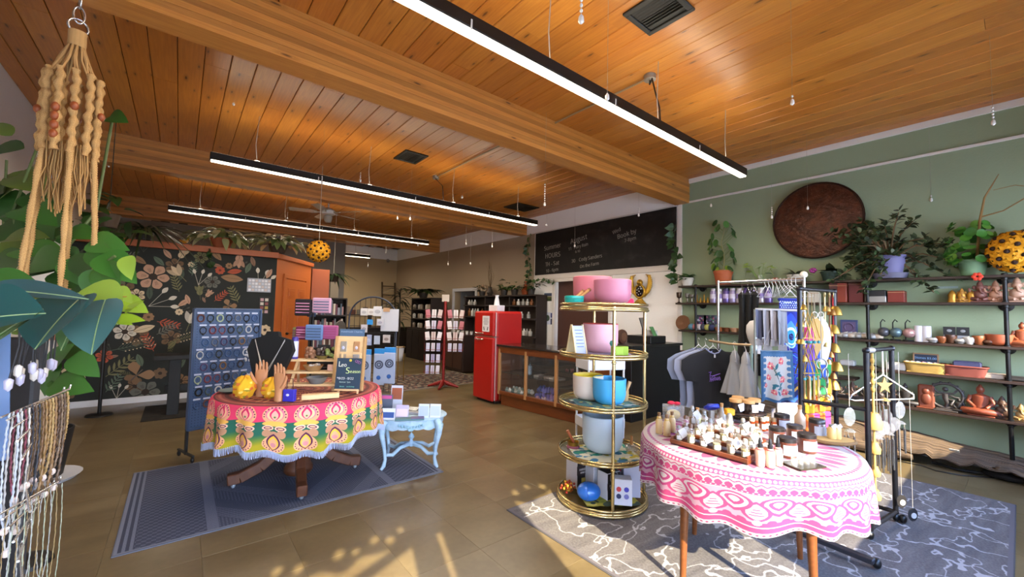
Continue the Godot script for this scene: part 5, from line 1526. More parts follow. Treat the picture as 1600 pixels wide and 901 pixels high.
func round_table() -> void:
	quick_noise.seed = 81
	var rt := picture(1280, 880, func(xx, yy):
		var x: int = xx / 2
		var y: int = yy / 2
		var k := Color(0.14, 0.16, 0.23)
		var e := mini(mini(x, 639 - x), mini(y, 439 - y))
		var g := 0.5 + 0.7 * fb(xx, yy, 30.0)
		var pat := 0.0
		if e < 5: return Color(0.42, 0.44, 0.5)
		if x < 26 or x > 613: pat = 0.9 if (x / 5) % 2 == 0 else 0.2
		elif x < 130 or x > 510: pat = 0.6 if ((x / 7 + y / 5) % 3 == 0) else 0.25
		elif (x > 130 and x < 150) or (x < 510 and x > 490): pat = 0.75
		else:
			var dd := (absi(x - 320) + absi(y - 220) * 0.9)
			var dq := int(dd * 2.0)
			if (dq / 90) % 3 == 0: pat = 0.75 if (dq / 5) % 2 == 0 else 0.2
			elif (dq / 90) % 3 == 1: pat = 0.7 if (xx / 6 + (yy / 4) % 2 * 2) % 4 == 0 else 0.25
			else: pat = 0.6 if (xx / 5 + yy / 5) % 3 == 0 else 0.15
		return k.lerp(Color(0.47, 0.49, 0.56), clampf(pat * (0.45 + 0.75 * g), 0, 1)))
	rug("blue_rug", "large blue grey patterned rug under the round pedestal table", -0.23, 1.97, -4.93, -3.4, rt, 0.007, "5c6270")
	var c := V(0.88, 0.009, -4.0)
	var t := thing("pedestal_table", "round wooden pedestal table under the paisley cloth", "table", c)
	var wood := printed(wood_tex(Color(0.42, 0.24, 0.13), Color(0.25, 0.13, 0.07), 0, 25), 0.5, {"uv1_scale": V(0.6, 0.3, 1)})
	part(t, "tabletop", S().lathe([[0, 0.72], [0.6, 0.72], [0.635, 0.735], [0.64, 0.75], [0.0, 0.752]], 40), wood)
	part(t, "column", S().lathe([[0, 0.05], [0.1, 0.05], [0.115, 0.07], [0.115, 0.1], [0.095, 0.13], [0.1, 0.3], [0.085, 0.45], [0.12, 0.6], [0.2, 0.72], [0, 0.72]], 24), wood)
	for i in 4:
		var a := 0.15 + i * PI / 2
		var s := S()
		table_leg_foot(s, a)
		var lg := part(t, "leg", s, wood)
		part(lg, "caster", S().ball(V(cos(a) * 0.47, 0.024, sin(a) * 0.47), V(0.018, 0.022, 0.018), 8, 6), mat("9fa6ac", 0.3, 0.5))
	var cv := Canvas.new(128, 512, Color(0.76, 0.16, 0.32))
	var salmon := Color(0.83, 0.6, 0.44)
	var tan := Color(0.68, 0.5, 0.38)
	var plum := Color(0.3, 0.1, 0.26)
	for y in 512:
		var k := Color(0.66, 0.18, 0.26)
		if y < 300:
			k = Color(0.55, 0.25, 0.22).lerp(Color(0.74, 0.42, 0.36), 0.5 + 0.5 * sin(y * 0.32)) if (y / 14) % 3 else Color(0.36, 0.18, 0.17)
		elif y < 372: k = Color(0.82, 0.2, 0.36)
		elif y < 430: k = Color(0.1, 0.34, 0.27)
		else: k = Color(0.1, 0.34, 0.27).lerp(Color(0.6, 0.55, 0.06), clampf((y - 430) / 50.0, 0, 1))
		cv.rect(0, y, 128, 1, k)
	for x in range(0, 128, 9): cv.line(x, 0, x + 14, 290, 1.0, Color(0.4, 0.16, 0.16))
	for i in 5: cv.dot(18 + i * 24, 60 + 40 * (i % 3), 7, 16, Color(0.8, 0.55, 0.4))
	for i in 5: cv.dot(18 + i * 24, 190 + 40 * (i % 2), 8, 18, Color(0.82, 0.6, 0.42))
	cv.dot(64, 342, 52, 40, salmon); cv.dot(64, 336, 40, 31, Color(0.86, 0.42, 0.5)); cv.dot(64, 340, 33, 26, Color(0.9, 0.68, 0.52))
	cv.petal(64, 366, -PI / 2, 56, 44, Color(0.78, 0.12, 0.34)); cv.petal(64, 364, -PI / 2, 44, 30, Color(0.92, 0.62, 0.56)); cv.dot(64, 350, 7, 6, Color(0.6, 0.68, 0.4)); cv.dot(64, 350, 3, 3, plum)
	for i in 11:
		var a := PI * 0.95 + i * PI * 1.1 / 10.0
		cv.dot(64 + cos(a) * 45, 342 + sin(a) * 34, 3, 3, plum)
	cv.dot(64, 380, 50, 12, Color(0.88, 0.66, 0.3))
	for e in [-1, 1]:
		cv.dot(64 + e * 26, 400, 24, 12, Color(0.88, 0.7, 0.6)); cv.dot(64 + e * 26, 400, 17, 7, plum); cv.dot(64 + e * 26, 400, 12, 4, Color(0.85, 0.65, 0.5)); cv.dot(64 + e * 30, 425, 19, 17, tan)
	cv.dot(64, 440, 24, 26, tan); cv.dot(64, 472, 47, 34, salmon)
	cv.petal(64, 500, -PI / 2, 74, 58, plum); cv.petal(64, 497, -PI / 2, 62, 44, Color(0.86, 0.66, 0.2)); cv.petal(64, 494, -PI / 2, 48, 32, salmon); cv.dot(64, 476, 11, 10, Color(0.75, 0.48, 0.5))
	for i in 11:
		var a := -0.2 + i * (PI + 0.4) / 10.0
		cv.dot(64 + cos(a) * 40, 472 + sin(a) * 28, 2.5, 2.5, plum)
	var cl := thing("paisley_tablecloth", "pink, green and tan paisley cloth with white fringe on the pedestal table", "tablecloth", c)
	var hem := round_cloth(0.65, 0.762, 0.315, 17, 0.038, 20.0, printed(cv.tex(), 0.9), cl, "drape", 1.0, 0.022, 0.6)
	var fr := S()
	for i in hem.size():
		var p: Vector3 = hem[i]
		var q: Vector3 = hem[(i + 1) % hem.size()]
		for k in 3:
			var a := p.lerp(q, k / 3.0)
			fr.tube([a + V(0, 0.012, 0), a + V(0, -0.018, 0), a + V(rnd(-0.004, 0.004), -0.04, rnd(-0.004, 0.004))], [0.0045, 0.004, 0.003], 3, false, false)
	part(cl, "fringe", fr, mat("a9b4d2", 0.9)).set_meta("kind", "stuff")
	var y := 0.775
	var b := thing("necklace_bust", "black velvet necklace bust on the round table", "display bust", V(0.62, y, -4.12), FC)
	var bl := mat("0a0a0c", 0.9)
	var bp := PackedVector2Array([Vector2(-0.1, 0), Vector2(0.1, 0), Vector2(0.12, 0.12), Vector2(0.2, 0.34), Vector2(0.17, 0.43), Vector2(0.06, 0.46), Vector2(0.05, 0.5), Vector2(-0.05, 0.5), Vector2(-0.06, 0.46), Vector2(-0.17, 0.43), Vector2(-0.2, 0.34), Vector2(-0.12, 0.12)])
	part(b, "form", S().at(Vector3.ZERO, rx(-0.15)).prism(bp, 0.05), bl)
	part(b, "prop", S().bar(V(0, 0.3, -0.07), V(0, 0, -0.18), 0.08, 0.012), bl)
	for i in 2:
		var e := 1.0 - 2.0 * i
		var n := thing("silver_necklace", "thin silver chain crossing the black bust, pendant %s" % ["at its middle", "lower and rosy"][i], "necklace", b.position + V(0, 0.06, 0), FC, "chains on the black bust")
		part(n, "chain", S().tube([V(-0.13 * e, 0.36, -0.02), V(-0.03 * e, 0.14, 0.022), V(0.01 * e, 0.05 - 0.0 * i, 0.04), V(0.04 * e, 0.14, 0.022), V(0.13 * e, 0.37, -0.02)], 0.003, 5), mat("b9b9b4", 0.3, 0.8))
		part(n, "pendant", S().at(V(0.01 * e, 0.04, 0.044), rx(PI / 2)).lathe([[0, -0.004], [0.016, -0.004], [0.016, 0.004], [0, 0.004]], 14), mat(["c8c8c4", "c08a78"][i], 0.3, 0.7))
	var skin := mat("b07a52", 0.55)
	for q in [["tan mannequin hand standing left on the round table", V(0.54, y, -3.84), 1.0], ["tan mannequin hand standing right on the round table, beside the blue bag", V(0.625, y, -3.58), -1.0]]:
		var h := thing("display_hand", q[0], "display hand", q[1], FC + 0.15 * q[2], "display hands")
		part(h, "hand", hand_shape(q[2]), skin)
		h.scale = Vector3.ONE * 1.12
	for q in [["bunched yellow print scarf left of the display hands", V(0.43, y, -3.86), 0.075], ["bunched yellow print scarf between the display hands", V(0.6, y, -3.74), 0.07]]:
		var sc := thing("yellow_scarf", q[0], "scarf", q[1], 0.0, "yellow scarves")
		quick_noise.seed = 91
		var s := S()
		var rows := []
		for i in 12:
			var row := PackedVector3Array()
			var ph := -PI / 2 + PI * i / 11.0
			for j in 22:
				var a := TAU * j / 22.0
				var u := V(cos(a) * cos(ph), sin(ph), sin(a) * cos(ph))
				var r: float = q[2] * (1.0 + 0.24 * quick_noise.get_noise_3d(u.x * 130 + q[1].x * 900, u.y * 130, u.z * 130) + 0.1 * sin(a * 7 + ph * 3))
				row.append(u * r * V(1.0, 1.15, 1.0) + V(0, q[2] * 1.05, 0))
			rows.append(row)
		s.grid(rows, true)
		if not mats.has("scarf"):
			var sv := Canvas.new(128, 128, Color(0.85, 0.64, 0.1))
			for i in 40: sv.dot(rnd(0, 128), rnd(0, 128), rnd(3, 8), rnd(3, 8), [Color(0.75, 0.25, 0.1), Color(0.92, 0.8, 0.4), Color(0.55, 0.5, 0.12), Color(0.8, 0.42, 0.2)][i % 4])
			mats["scarf"] = printed(sv.tex(), 0.85)
		part(sc, "bundle", s, mats["scarf"])
	var bag := thing("gift_bag", "tiny royal blue gift bag with brown handles on the round table", "bag", V(0.69, y, -3.53), FC)
	part(bag, "body", S().box(V(0, 0.045, 0), V(0.085, 0.09, 0.04), 0.003), mat("2c25a0", 0.5))
	part(bag, "emblem", S().ball(V(-0.005, 0.05, 0.021), V(0.013, 0.01, 0.003), 8, 5), mat("c0c0dc", 0.5))
	part(bag, "handle", S().tube([V(-0.025, 0.09, 0), V(-0.02, 0.17, 0), V(0.02, 0.17, 0), V(0.025, 0.09, 0)], 0.004, 5), mat("4a2a20", 0.7))
	small("grey_plate", "grey green plate at the left edge of the round table", "plate", V(0.38, y, -4.16), [[0, 0], [0.06, 0], [0.1, 0.018], [0.095, 0.02], [0, 0.008]], mat("6a7a78", 0.4), "", 20)
	var pine := printed(wood_tex(Color(0.86, 0.74, 0.56), Color(0.78, 0.63, 0.44), 2, 35), 0.6, {"uv1_scale": V(0.5, 0.5, 1)})
	var r := thing("step_riser", "pale wooden three step display riser on the round table", "riser", V(0.965, y, -3.93), -0.55)
	var rb := yaw(-0.55)
	for i in 3: part(r, "shelf", S().box(V(0, 0.055 + i * 0.095, 0.075 - i * 0.075), V(0.5, 0.018, 0.1), 0.002), pine)
	for x in [-0.18, 0.18]:
		part(r, "side_rail", S().bar(V(x, 0.0, 0.1), V(x, 0.24, -0.09), 0.022, 0.022, 0.002), pine)
		part(r, "rear_post", S().bar(V(x, 0.0, -0.12), V(x, 0.24, -0.09), 0.022, 0.022, 0.002), pine)
	var ont := func(p: Vector3) -> Vector3: return r.position + rb * p
	for q in [["white spray bottle with violet cap at the riser's top left", -0.21], ["white spray bottle with violet cap at the riser's top right", 0.19]]:
		var sb := thing("spray_bottle", q[0], "bottle", ont.call(V(q[1], 0.255, -0.075)), 0.0, "white bottles with violet caps")
		part(sb, "body", S().lathe([[0, 0.012], [0.029, 0.012], [0.03, 0.02], [0.03, 0.15], [0.026, 0.16], [0, 0.16]], 16), mat("b9bcd8", 0.3))
		part(sb, "foot", S().lathe([[0, 0], [0.03, 0], [0.0305, 0.018], [0, 0.018]], 16), mat("3a2c86", 0.35))
		part(sb, "cap", S().lathe([[0.027, 0.158], [0.028, 0.18], [0.02, 0.195], [0, 0.195]], 16), mat("3a2c86", 0.35))
		part(sb, "mark", S().ball(V(-0.015, 0.09, 0.026), V(0.007, 0.012, 0.003), 6, 4), mat("3a3a70", 0.5))
	for q in [["tan skull bead heap on the riser's top step", -0.1, "7a5238"], ["dark carved figurine on the riser's top step", 0.02, "3a2a24"], ["green glass trinkets on the riser's top step", 0.1, "7a8a4a"], ["brown carved figurine right on the riser's top step", -0.05, "8a6248"]]:
		var s := S()
		for i in 6: s.ball(V(rnd(-0.03, 0.03), 0.02 + 0.02 * i * 0.7, rnd(-0.01, 0.01)), V(0.022, 0.02, 0.02), 8, 6)
		var o := part(self, "figurine", s, mat(q[2], 0.5))
		o.position = ont.call(V(q[1], 0.255, -0.075))
		tag(o, q[0], "figurine", "trinkets on the riser")
	var eye := thing("eye_card", "black card with a white eye on the riser's top step", "card", ont.call(V(0.03, 0.255, -0.1)), FC)
	part(eye, "card", S().box(V(0, 0.07, 0), V(0.11, 0.11, 0.006)), mat("121214", 0.6))
	part(eye, "eye_white", S().at(V(0, 0.085, 0.004)).ball(Vector3.ZERO, V(0.03, 0.018, 0.003), 12, 6), mat("d0d0cc", 0.5))
	part(eye, "pupil", S().ball(V(0, 0.085, 0.006), V(0.011, 0.011, 0.003), 10, 6), mat("101014", 0.4))
	for q in [["brass bowl on the riser's top step", V(0.03, 0.255, -0.06), 0.055, "8a7a44", 0.4], ["round wicker basket on the riser's middle step", V(-0.02, 0.16, 0.0), 0.085, "9a7448", 0.0], ["grey silver bowl on the riser's lowest step", V(0.04, 0.065, 0.08), 0.09, "7d7f7c", 0.3]]:
		small("bowl", q[0], "bowl", ont.call(q[1]), [[0, 0], [q[2] * 0.6, 0], [q[2], q[2] * 0.6], [q[2] * 0.93, q[2] * 0.6], [q[2] * 0.55, 0.01], [0, 0.01]], mat(q[3], 0.6, q[4]), "bowls on the riser", 20)
	for i in 8: small("tumbled_stone", "pale tumbled stone in the basket on the riser's middle step", "stone", ont.call(V(-0.02 + rnd(-0.045, 0.045), 0.19 + rnd(0, 0.012), rnd(-0.04, 0.04))), [[0, 0], [0.014, 0.004], [0.016, 0.012], [0.008, 0.02], [0, 0.021]], mat(["c0c0c8", "a89888", "d0ccc4"][i % 3], 0.3), "stones in the wicker basket", 8)
	var pc := thing("pink_card", "pale pink price card on the riser's middle step", "card", ont.call(V(0.15, 0.16, 0.02)), FC)
	part(pc, "card", S().box(V(0, 0.03, 0), V(0.09, 0.055, 0.02), 0.002), mat("caa08c", 0.6))
	var wb := thing("wooden_bar", "pale wooden card holder bar lying at the front of the round table", "wood bar", V(0.905, y, -3.5), -0.2)
	part(wb, "bar", S().box(V(0, 0.02, 0), V(0.27, 0.04, 0.06), 0.004), pine)
	for i in 3: small("clay_pot", "small terracotta dish beside the riser, %s one" % nth(i), "dish", [ont.call(V(-0.22, 0.1, -0.02)), ont.call(V(0.22, 0.0, -0.02)), V(1.33, y, -3.95)][i] * V(1, 1, 1), [[0, 0], [0.025, 0], [0.04, 0.035], [0.03, 0.045], [0, 0.04]], mat(["9a5230", "8a4a34", "7a2c24"][i], 0.6), "terracotta dishes")
	var wd := thing("pouch_board", "pale wooden display board with small pouches behind the chalk sign", "display board", V(1.19, y, -3.72), FC)
	part(wd, "plank_panel", S().box(V(0, 0.235, 0), V(0.235, 0.47, 0.018), 0.003, rx(-0.1)), pine)
	part(wd, "edge_strip", S().box(V(0.125, 0.235, 0.006), V(0.022, 0.47, 0.03), 0.003, rx(-0.1)).box(V(-0.125, 0.235, 0.006), V(0.022, 0.47, 0.03), 0.003, rx(-0.1)), mat("b08a5a", 0.6))
	part(wd, "header_card", S().box(V(0, 0.5, -0.03), V(0.22, 0.062, 0.008), 0.001, rx(-0.1)), mat("46607e", 0.7))
	words(wd, "header_writing", "Handmade Charms", V(0, 0.51, -0.02), rx(-0.1), 0.022, mat("8aa0b8", 0.8), 0.002)
	for i in 4: part(wd, "pouch", S().box(V(-0.06 if i < 2 else 0.055, 0.38 - 0.11 * (i % 2), 0.008 - 0.012 * (1 - i % 2)), V(0.055, 0.09, 0.014), 0.004, rx(-0.1)), mat(["8e8478", "9a8a78", "a67a52", "8c8684"][i], 0.7))
	for i in 3: part(wd, "charm", S().ball(V(-0.06 if i < 2 else 0.055, 0.37 - 0.1 * (i % 2), 0.018 - 0.012 * (1 - i % 2)), V(0.013, 0.016, 0.004), 8, 5), mat(["b4b8d4", "c8b8b0", "b8b4c4"][i], 0.4))
	var sg := thing("chalk_sign", "small dark chalk sign lettered Leo Season on a wooden easel", "sign", V(1.14, y, -3.585), FC)
	part(sg, "slate", S().box(V(0, 0.165, 0.0), V(0.21, 0.26, 0.008), 0.002, rx(-0.14)), mat("1d3346", 0.7))
	for x in [-0.075, 0.085]: part(sg, "easel_leg", S().bar(V(x, 0, 0.006), V(x, 0.33, -0.042), 0.016, 0.014, 0.002), pine)
	part(sg, "easel_ledge", S().box(V(0, 0.035, 0.026), V(0.2, 0.014, 0.022), 0.002), pine)
	part(sg, "easel_prop", S().bar(V(0, 0.28, -0.03), V(0, 0, -0.1), 0.016, 0.012, 0.002), pine)
	for q in [["L", -0.075, 0.245, 0.06, "d8dcd0"], ["eo", -0.04, 0.238, 0.042, "d8dcd0"], ["S", -0.005, 0.193, 0.07, "c9dc9a"], ["eason", 0.06, 0.185, 0.034, "c9dc9a"], ["*8/23 - 8/22", -0.02, 0.128, 0.026, "cfd4d4"], ["Retreat  7pm", -0.02, 0.098, 0.016, "9ab0a8"], ["Moon     workshop", 0.0, 0.062, 0.015, "6aa8a0"]]:
		words(sg, "chalk_letters", q[0], V(q[1], q[2], 0.008 + (0.165 - q[2]) * 0.14), rx(-0.14), q[3], mat(q[4], 0.9), 0.002)
	part(sg, "drawn_sun", S().ball(V(0.01, 0.276, -0.009), V(0.012, 0.012, 0.002), 10, 5), mat("c8b84a", 0.9))
	var sq := S()
	for i in 3: sq.ring(V(0.06 + i * 0.013, 0.27 - i * 0.006, -0.008), 0.01, 0.002, rx(-0.14), 10, 4)
	part(sg, "drawn_lion_sign", sq, mat("8a5a8a", 0.9))

# pale blue side table
func side_table() -> void:
	var turn := -0.49
	var c := V(1.825, 0.009, -3.77)
	var blue := printed(blotch(128, 128, Color(0.55, 0.67, 0.75), Color(0.72, 0.81, 0.87), 5.0, 44), 0.6, {"uv1_triplanar": true, "uv1_scale": V(2, 2, 2)})
	var t := thing("painted_side_table", "ornate pale blue painted oval side table", "table", c, turn)
	part(t, "top", S().lathe([[0, 0.448], [0.31, 0.448], [0.335, 0.455], [0.335, 0.462], [0.32, 0.472], [0.0, 0.472]], 40, Vector2(1, 0.76)), blue)
	var n := 64
	var rows := [PackedVector3Array(), PackedVector3Array(), PackedVector3Array()]
	for j in n:
		var a := TAU * j / n
		var lo := 0.385 - 0.022 * pow(maxf(0, cos(2 * a + PI)), 2) + 0.02 * cos(4 * a) - 0.012 * absf(sin(8 * a))
		for k in 3: rows[k].append(V(cos(a) * (0.3 + (0.006 if k == 1 else 0.0)), [lo, (lo + 0.45) / 2, 0.45][k], sin(a) * (0.228 + (0.006 if k == 1 else 0.0))))
	part(t, "apron", S().grid(rows, true), blue)
	var car := S()
	for sgn in [-1.0, 1.0]:
		for i in 9: car.ball(V((i - 4) * 0.026, 0.405 - 0.01 * cos((i - 4) * 0.6), sgn * (0.232 - 0.002 * absf(i - 4))), V(0.015, 0.012 + 0.006 * (i % 2), 0.01), 6, 4)
		car.ball(V(0, 0.378, sgn * 0.232), V(0.03, 0.02, 0.012), 8, 6)
	part(t, "carving", car, mat("8fb4c2", 0.6))
	for x in [-1.0, 1.0]:
		for z in [-1.0, 1.0]:
			var d := V(x * 0.8, 0, z * 0.6)
			var k := V(x * 0.22, 0, z * 0.15)
			var lg := part(t, "leg", S().tube([k + V(0, 0.445, 0) + d * 0.02, k + V(0, 0.4, 0) + d * 0.055, k + V(0, 0.32, 0) + d * 0.05, k + V(0, 0.2, 0) + d * 0.02, k + V(0, 0.09, 0) + d * 0.005, k + V(0, 0.035, 0) + d * 0.02, k + V(0, 0.005, 0) + d * 0.045], [0.034, 0.036, 0.026, 0.018, 0.015, 0.02, 0.012], 8), blue)
			part(lg, "knee_scroll", S().ball(k + V(0, 0.4, 0) + d * 0.075, V(0.018, 0.028, 0.014), 8, 6), mat("8fb4c2", 0.6))
			part(t, "stretcher", S().tube([k + V(0, 0.13, 0), k * 0.75 + V(0, 0.115, 0), k * 0.45 + V(0, 0.165, 0), V(0, 0.185, 0)], [0.016, 0.018, 0.017, 0.022], 7), blue)
	part(t, "finial", S().lathe([[0, 0.15], [0.03, 0.16], [0.038, 0.185], [0.02, 0.205], [0.012, 0.22], [0.03, 0.245], [0.022, 0.265], [0.008, 0.28], [0, 0.295]], 12), blue)
	var pr := func(label: String, called: String, cat: String, p: Vector3, w: float, h: float, lean: float, img: Array, turn2 := FC):
		var q := thing(called, label, cat, p, turn2, "cards on the blue side table")
		part(q, "card", S().box(V(0, h / 2, 0), V(w, h, 0.006), 0.001, rx(lean)), mat(img[0], 0.6))
		if img.size() > 1: part(q, "print", S().box(V(0, h * img[2], 0.0045 - (img[2] - 0.5) * h * -sin(lean)), V(w * 0.86, h * img[3], 0.002), 0.0, rx(lean)), mat(img[1], 0.6))
	pr.call("tall leaflet with an orange candle picture on the blue table", "leaflet", "leaflet", V(1.706, 0.482, -3.877), 0.115, 0.26, -0.12, ["b0b8c8", "8a4a30", 0.7, 0.42])
	pr.call("pink topped card in a holder at the blue table's left", "card_box", "card", V(1.582, 0.482, -3.841), 0.13, 0.19, -0.1, ["4a5468", "b04a86", 0.88, 0.16])
	pr.call("white and blue card at the front left of the blue table", "postcard", "card", V(1.539, 0.482, -3.675), 0.13, 0.1, -0.2, ["c2cce0", "2a4a8a", 0.42, 0.5])
	pr.call("stack of pastel cards beside the candle leaflet", "postcard", "card", V(1.672, 0.482, -3.666), 0.12, 0.115, -0.25, ["a8a0c0", "c8b8c0", 0.4, 0.6])
	pr.call("left one of the two white framed prints on the blue table", "framed_print", "print", V(1.838, 0.482, -3.554), 0.1, 0.125, -0.15, ["bccadf", "a4b4d4", 0.5, 0.7])
	pr.call("right one of the two white framed prints on the blue table", "framed_print", "print", V(1.927, 0.482, -3.494), 0.1, 0.125, -0.15, ["c4cee0", "aebcd6", 0.5, 0.7])
	var bk := thing("flat_booklet", "green and purple booklet lying at the front of the blue table", "booklet", V(1.702, 0.482, -3.564), FC + 0.2)
	part(bk, "cover", S().box(V(0, 0.006, 0), V(0.26, 0.012, 0.09), 0.002), mat("3f6a70", 0.5))
	part(bk, "back_cover", S().box(V(0.07, 0.014, 0), V(0.12, 0.006, 0.085), 0.002), mat("5a5480", 0.5))
	var tb := thing("black_tablet", "dark tablet on a paper stack in the middle of the blue table", "tablet", V(1.833, 0.482, -3.761), FC - 0.2)
	part(tb, "paper_stack", S().box(V(0, 0.012, 0), V(0.2, 0.024, 0.12), 0.003), mat("9a9ca4", 0.7))
	part(tb, "screen", S().box(V(-0.01, 0.035, -0.02), V(0.1, 0.008, 0.06), 0.002, rx(0.4)), mat("1a1a1e", 0.2))

# spinners between the round table and the rear
func racks_behind() -> void:
	var bl := mat("17171b", 0.45, 0.3)
	var o := V(1.531, 1.114, -6.515)
	var t := thing("textile_spinner", "black spinner stand of folded textiles behind the round table", "display stand", V(o.x, 0, o.z))
	part(t, "pole", S().tube([V(0, 0.03, 0), V(0, 1.62, 0)], 0.014, 8), bl)
	part(t, "foot", S().lathe([[0, 0], [0.22, 0], [0.21, 0.02], [0.03, 0.05], [0, 0.05]], 20), bl)
	for y in [1.2, 1.52]:
		part(t, "arm_ring", S().ring(V(0, y - 0.1, 0), 0.17, 0.005, rx(PI / 2), 20, 5), bl)
	for q in [[V(1.387, 1.485, -6.477), 0.23, 0.24, "1e1720", "dark framed pack of rose folded cloths, upper left on the spinner"], [V(1.592, 1.518, -6.308), 0.26, 0.22, "c49ab8", "lavender folded cloth, upper right on the spinner"], [V(1.518, 1.468, -6.565), 0.12, 0.24, "3a5070", "slate blue box between the upper cloths on the spinner"], [V(1.729, 1.493, -6.457), 0.1, 0.22, "5a5a66", "grey card at the spinner's upper right edge"], [V(1.391, 1.117, -6.499), 0.17, 0.19, "7a2a5a", "plum checked cloth, lower left on the spinner"], [V(1.514, 1.133, -6.335), 0.24, 0.22, "6a8ac0", "sky blue folded cloth, lower middle on the spinner"], [V(1.698, 1.135, -6.25), 0.24, 0.2, "a8568a", "rose pink checked cloth, lower right on the spinner"], [V(1.324, 1.102, -6.619), 0.06, 0.19, "8a8a54", "olive rolled cloth at the spinner's lower left edge"]]:
		var p: Vector3 = q[0]
		var f := thing("folded_textile", q[4], "textile", p - V(0, q[2] / 2, 0), FC, "folded textiles on the spinner")
		part(f, "fold", S().box(V(0, q[2] / 2, 0), V(q[1], q[2], 0.05), 0.012), cloth(q[3]))
		var st := S()
		for i in 4: st.box(V(0, q[2] * (0.2 + 0.18 * i), 0.026), V(q[1] * 0.84, 0.014, 0.004))
		part(f, "stripe", st, cloth(["8a5a7a", "d8bccc", "4a6080", "70707c", "a04a7a", "b46aa0", "d494bc", "a4a46a"][int(fmod(p.x * 97.0, 8.0))]))
	var a := V(2.364, 0.909, -6.371)
	var w := 0.74
	var r := thing("arched_wire_rack", "black arched wire rack hung with cards and packets", "wire rack", V(a.x, 0, a.z), FC)
	var fr := []
	for k in 25:
		var g := PI - PI * k / 24.0
		fr.append(V(cos(g) * w / 2, 1.33 + sin(g) * 0.34, 0))
	fr.push_front(V(-w / 2, 0.02, 0)); fr.append(V(w / 2, 0.02, 0))
	part(r, "arch", S().tube(fr, 0.013, 7), mat("3a3f4e", 0.4, 0.5))
	for x in [-w / 2, w / 2]: part(r, "foot", S().box(V(x, 0.02, 0), V(0.03, 0.03, 0.4), 0.004), bl)
	for i in 9: part(r, "wire", S().tube([V(-w / 2, 0.2 + i * 0.145, 0), V(w / 2, 0.2 + i * 0.145, 0)], 0.004, 4), bl)
	for i in 8:
		var x := -w / 2 + w * (i + 1) / 9.0
		part(r, "wire", S().tube([V(x, 0.2, 0), V(x, 1.33 + sqrt(maxf(0, 1 - pow(x / (w / 2), 2))) * 0.34, 0)], 0.004, 4), bl)
	var hang := func(label: String, called: String, px: Vector3, ww: float, hh: float, hex: String, ink: String, cat: String):
		var p := px
		var c := thing(called, label, cat, p - V(0, hh / 2, 0), FC, "things hung on the arched rack")
		part(c, "face", S().box(V(0, hh / 2, 0), V(ww, hh, 0.01), 0.002), mat(hex, 0.6))
		if ink:
			part(c, "print", S().at(V(0, hh * 0.45, 0.005)).ball(Vector3.ZERO, V(ww * 0.33, hh * 0.2, 0.003), 12, 6), mat(ink, 0.6))
	hang.call("white sketch card, left in the rack's top row", "art_card", V(2.209, 1.436, -6.331), 0.11, 0.11, "c8c6c4", "a8a6a8", "card")
	hang.call("white sketch card, middle of the rack's top row", "art_card", V(2.293, 1.438, -6.263), 0.1, 0.1, "cac6c2", "b0a8a4", "card")
	hang.call("white sketch card, right in the rack's top row", "art_card", V(2.369, 1.45, -6.201), 0.13, 0.15, "c6c4c6", "aaaab0", "card")
	hang.call("large white calendar sheet on the rack's right side", "calendar_sheet", V(2.521, 1.317, -6.087), 0.27, 0.34, "bcbcc2", "", "sheet")
	hang.call("tan tag above the white calendar sheet", "paper_tag", V(2.467, 1.473, -6.094), 0.1, 0.06, "b08a66", "", "tag")
	hang.call("bright blue square pouch in the middle of the rack", "blue_pouch", V(2.279, 1.281, -6.26), 0.09, 0.08, "2a86c8", "", "pouch")
	hang.call("white card left of the calendar sheet", "art_card", V(2.393, 1.285, -6.142), 0.1, 0.1, "bab8be", "9a98a4", "card")
	hang.call("pale charm card under the blue pouch", "charm_card", V(2.208, 1.183, -6.298), 0.1, 0.12, "b8b4ba", "8a868e", "card")
	hang.call("oval mirror card low on the rack", "oval_card", V(2.27, 1.009, -6.26), 0.09, 0.16, "9aa4c4", "b4bcd4", "card")
	hang.call("white box card right of the oval mirror card", "charm_card", V(2.369, 1.012, -6.18), 0.09, 0.13, "a8b2c4", "", "card")
	hang.call("white and tan card at the rack's lower right", "charm_card", V(2.481, 1.034, -6.088), 0.11, 0.12, "b4aaa6", "8a7a74", "card")
	for q in [["blue topped patterned packet hanging left below the rack", V(2.009, 0.693, -5.643), 0.16], ["blue topped patterned packet hanging in the middle below the rack", V(2.164, 0.707, -5.517), 0.15], ["blue topped patterned packet hanging right below the rack", V(2.272, 0.727, -5.429), 0.15]]:
		var h := 0.5
		var p := thing("incense_packet", q[0], "packet", q[1] - V(0, h / 2, 0), FC, "blue topped packets")
		part(p, "sleeve", S().box(V(0, h * 0.42, 0), V(q[2], h * 0.84, 0.05), 0.006), mat("a4b2cc", 0.35))
		part(p, "header", S().box(V(0, h * 0.9, 0), V(q[2], h * 0.16, 0.03), 0.004), mat("2c86cc", 0.4))
		part(p, "mandala", S().ring(V(0, h * 0.55, 0.027), q[2] * 0.33, 0.01, Basis.IDENTITY, 18, 5).ring(V(0, h * 0.55, 0.027), q[2] * 0.16, 0.008, Basis.IDENTITY, 14, 5), mat("3e4860", 0.5))
		part(p, "seal", S().ball(V(0, h * 0.2, 0.026), V(0.03, 0.03, 0.004), 12, 5), mat("2a5aa0", 0.5))
	var st := thing("packet_stand", "white rack holding the blue topped packets", "stand", V((V(2.195, 0.443, -5.639)).x, 0, (V(2.195, 0.443, -5.639)).z), FC)
	part(st, "upright", S().tube([V(-0.2, 0.15, -0.04), V(-0.2, 1.15, -0.04), V(0.2, 1.15, -0.04), V(0.2, 0.15, -0.04)], 0.01, 6), bl)
	for x in [-0.2, 0.2]: part(st, "leg", S().box(V(x, 0.09, -0.04), V(0.03, 0.18, 0.2), 0.003), bl)
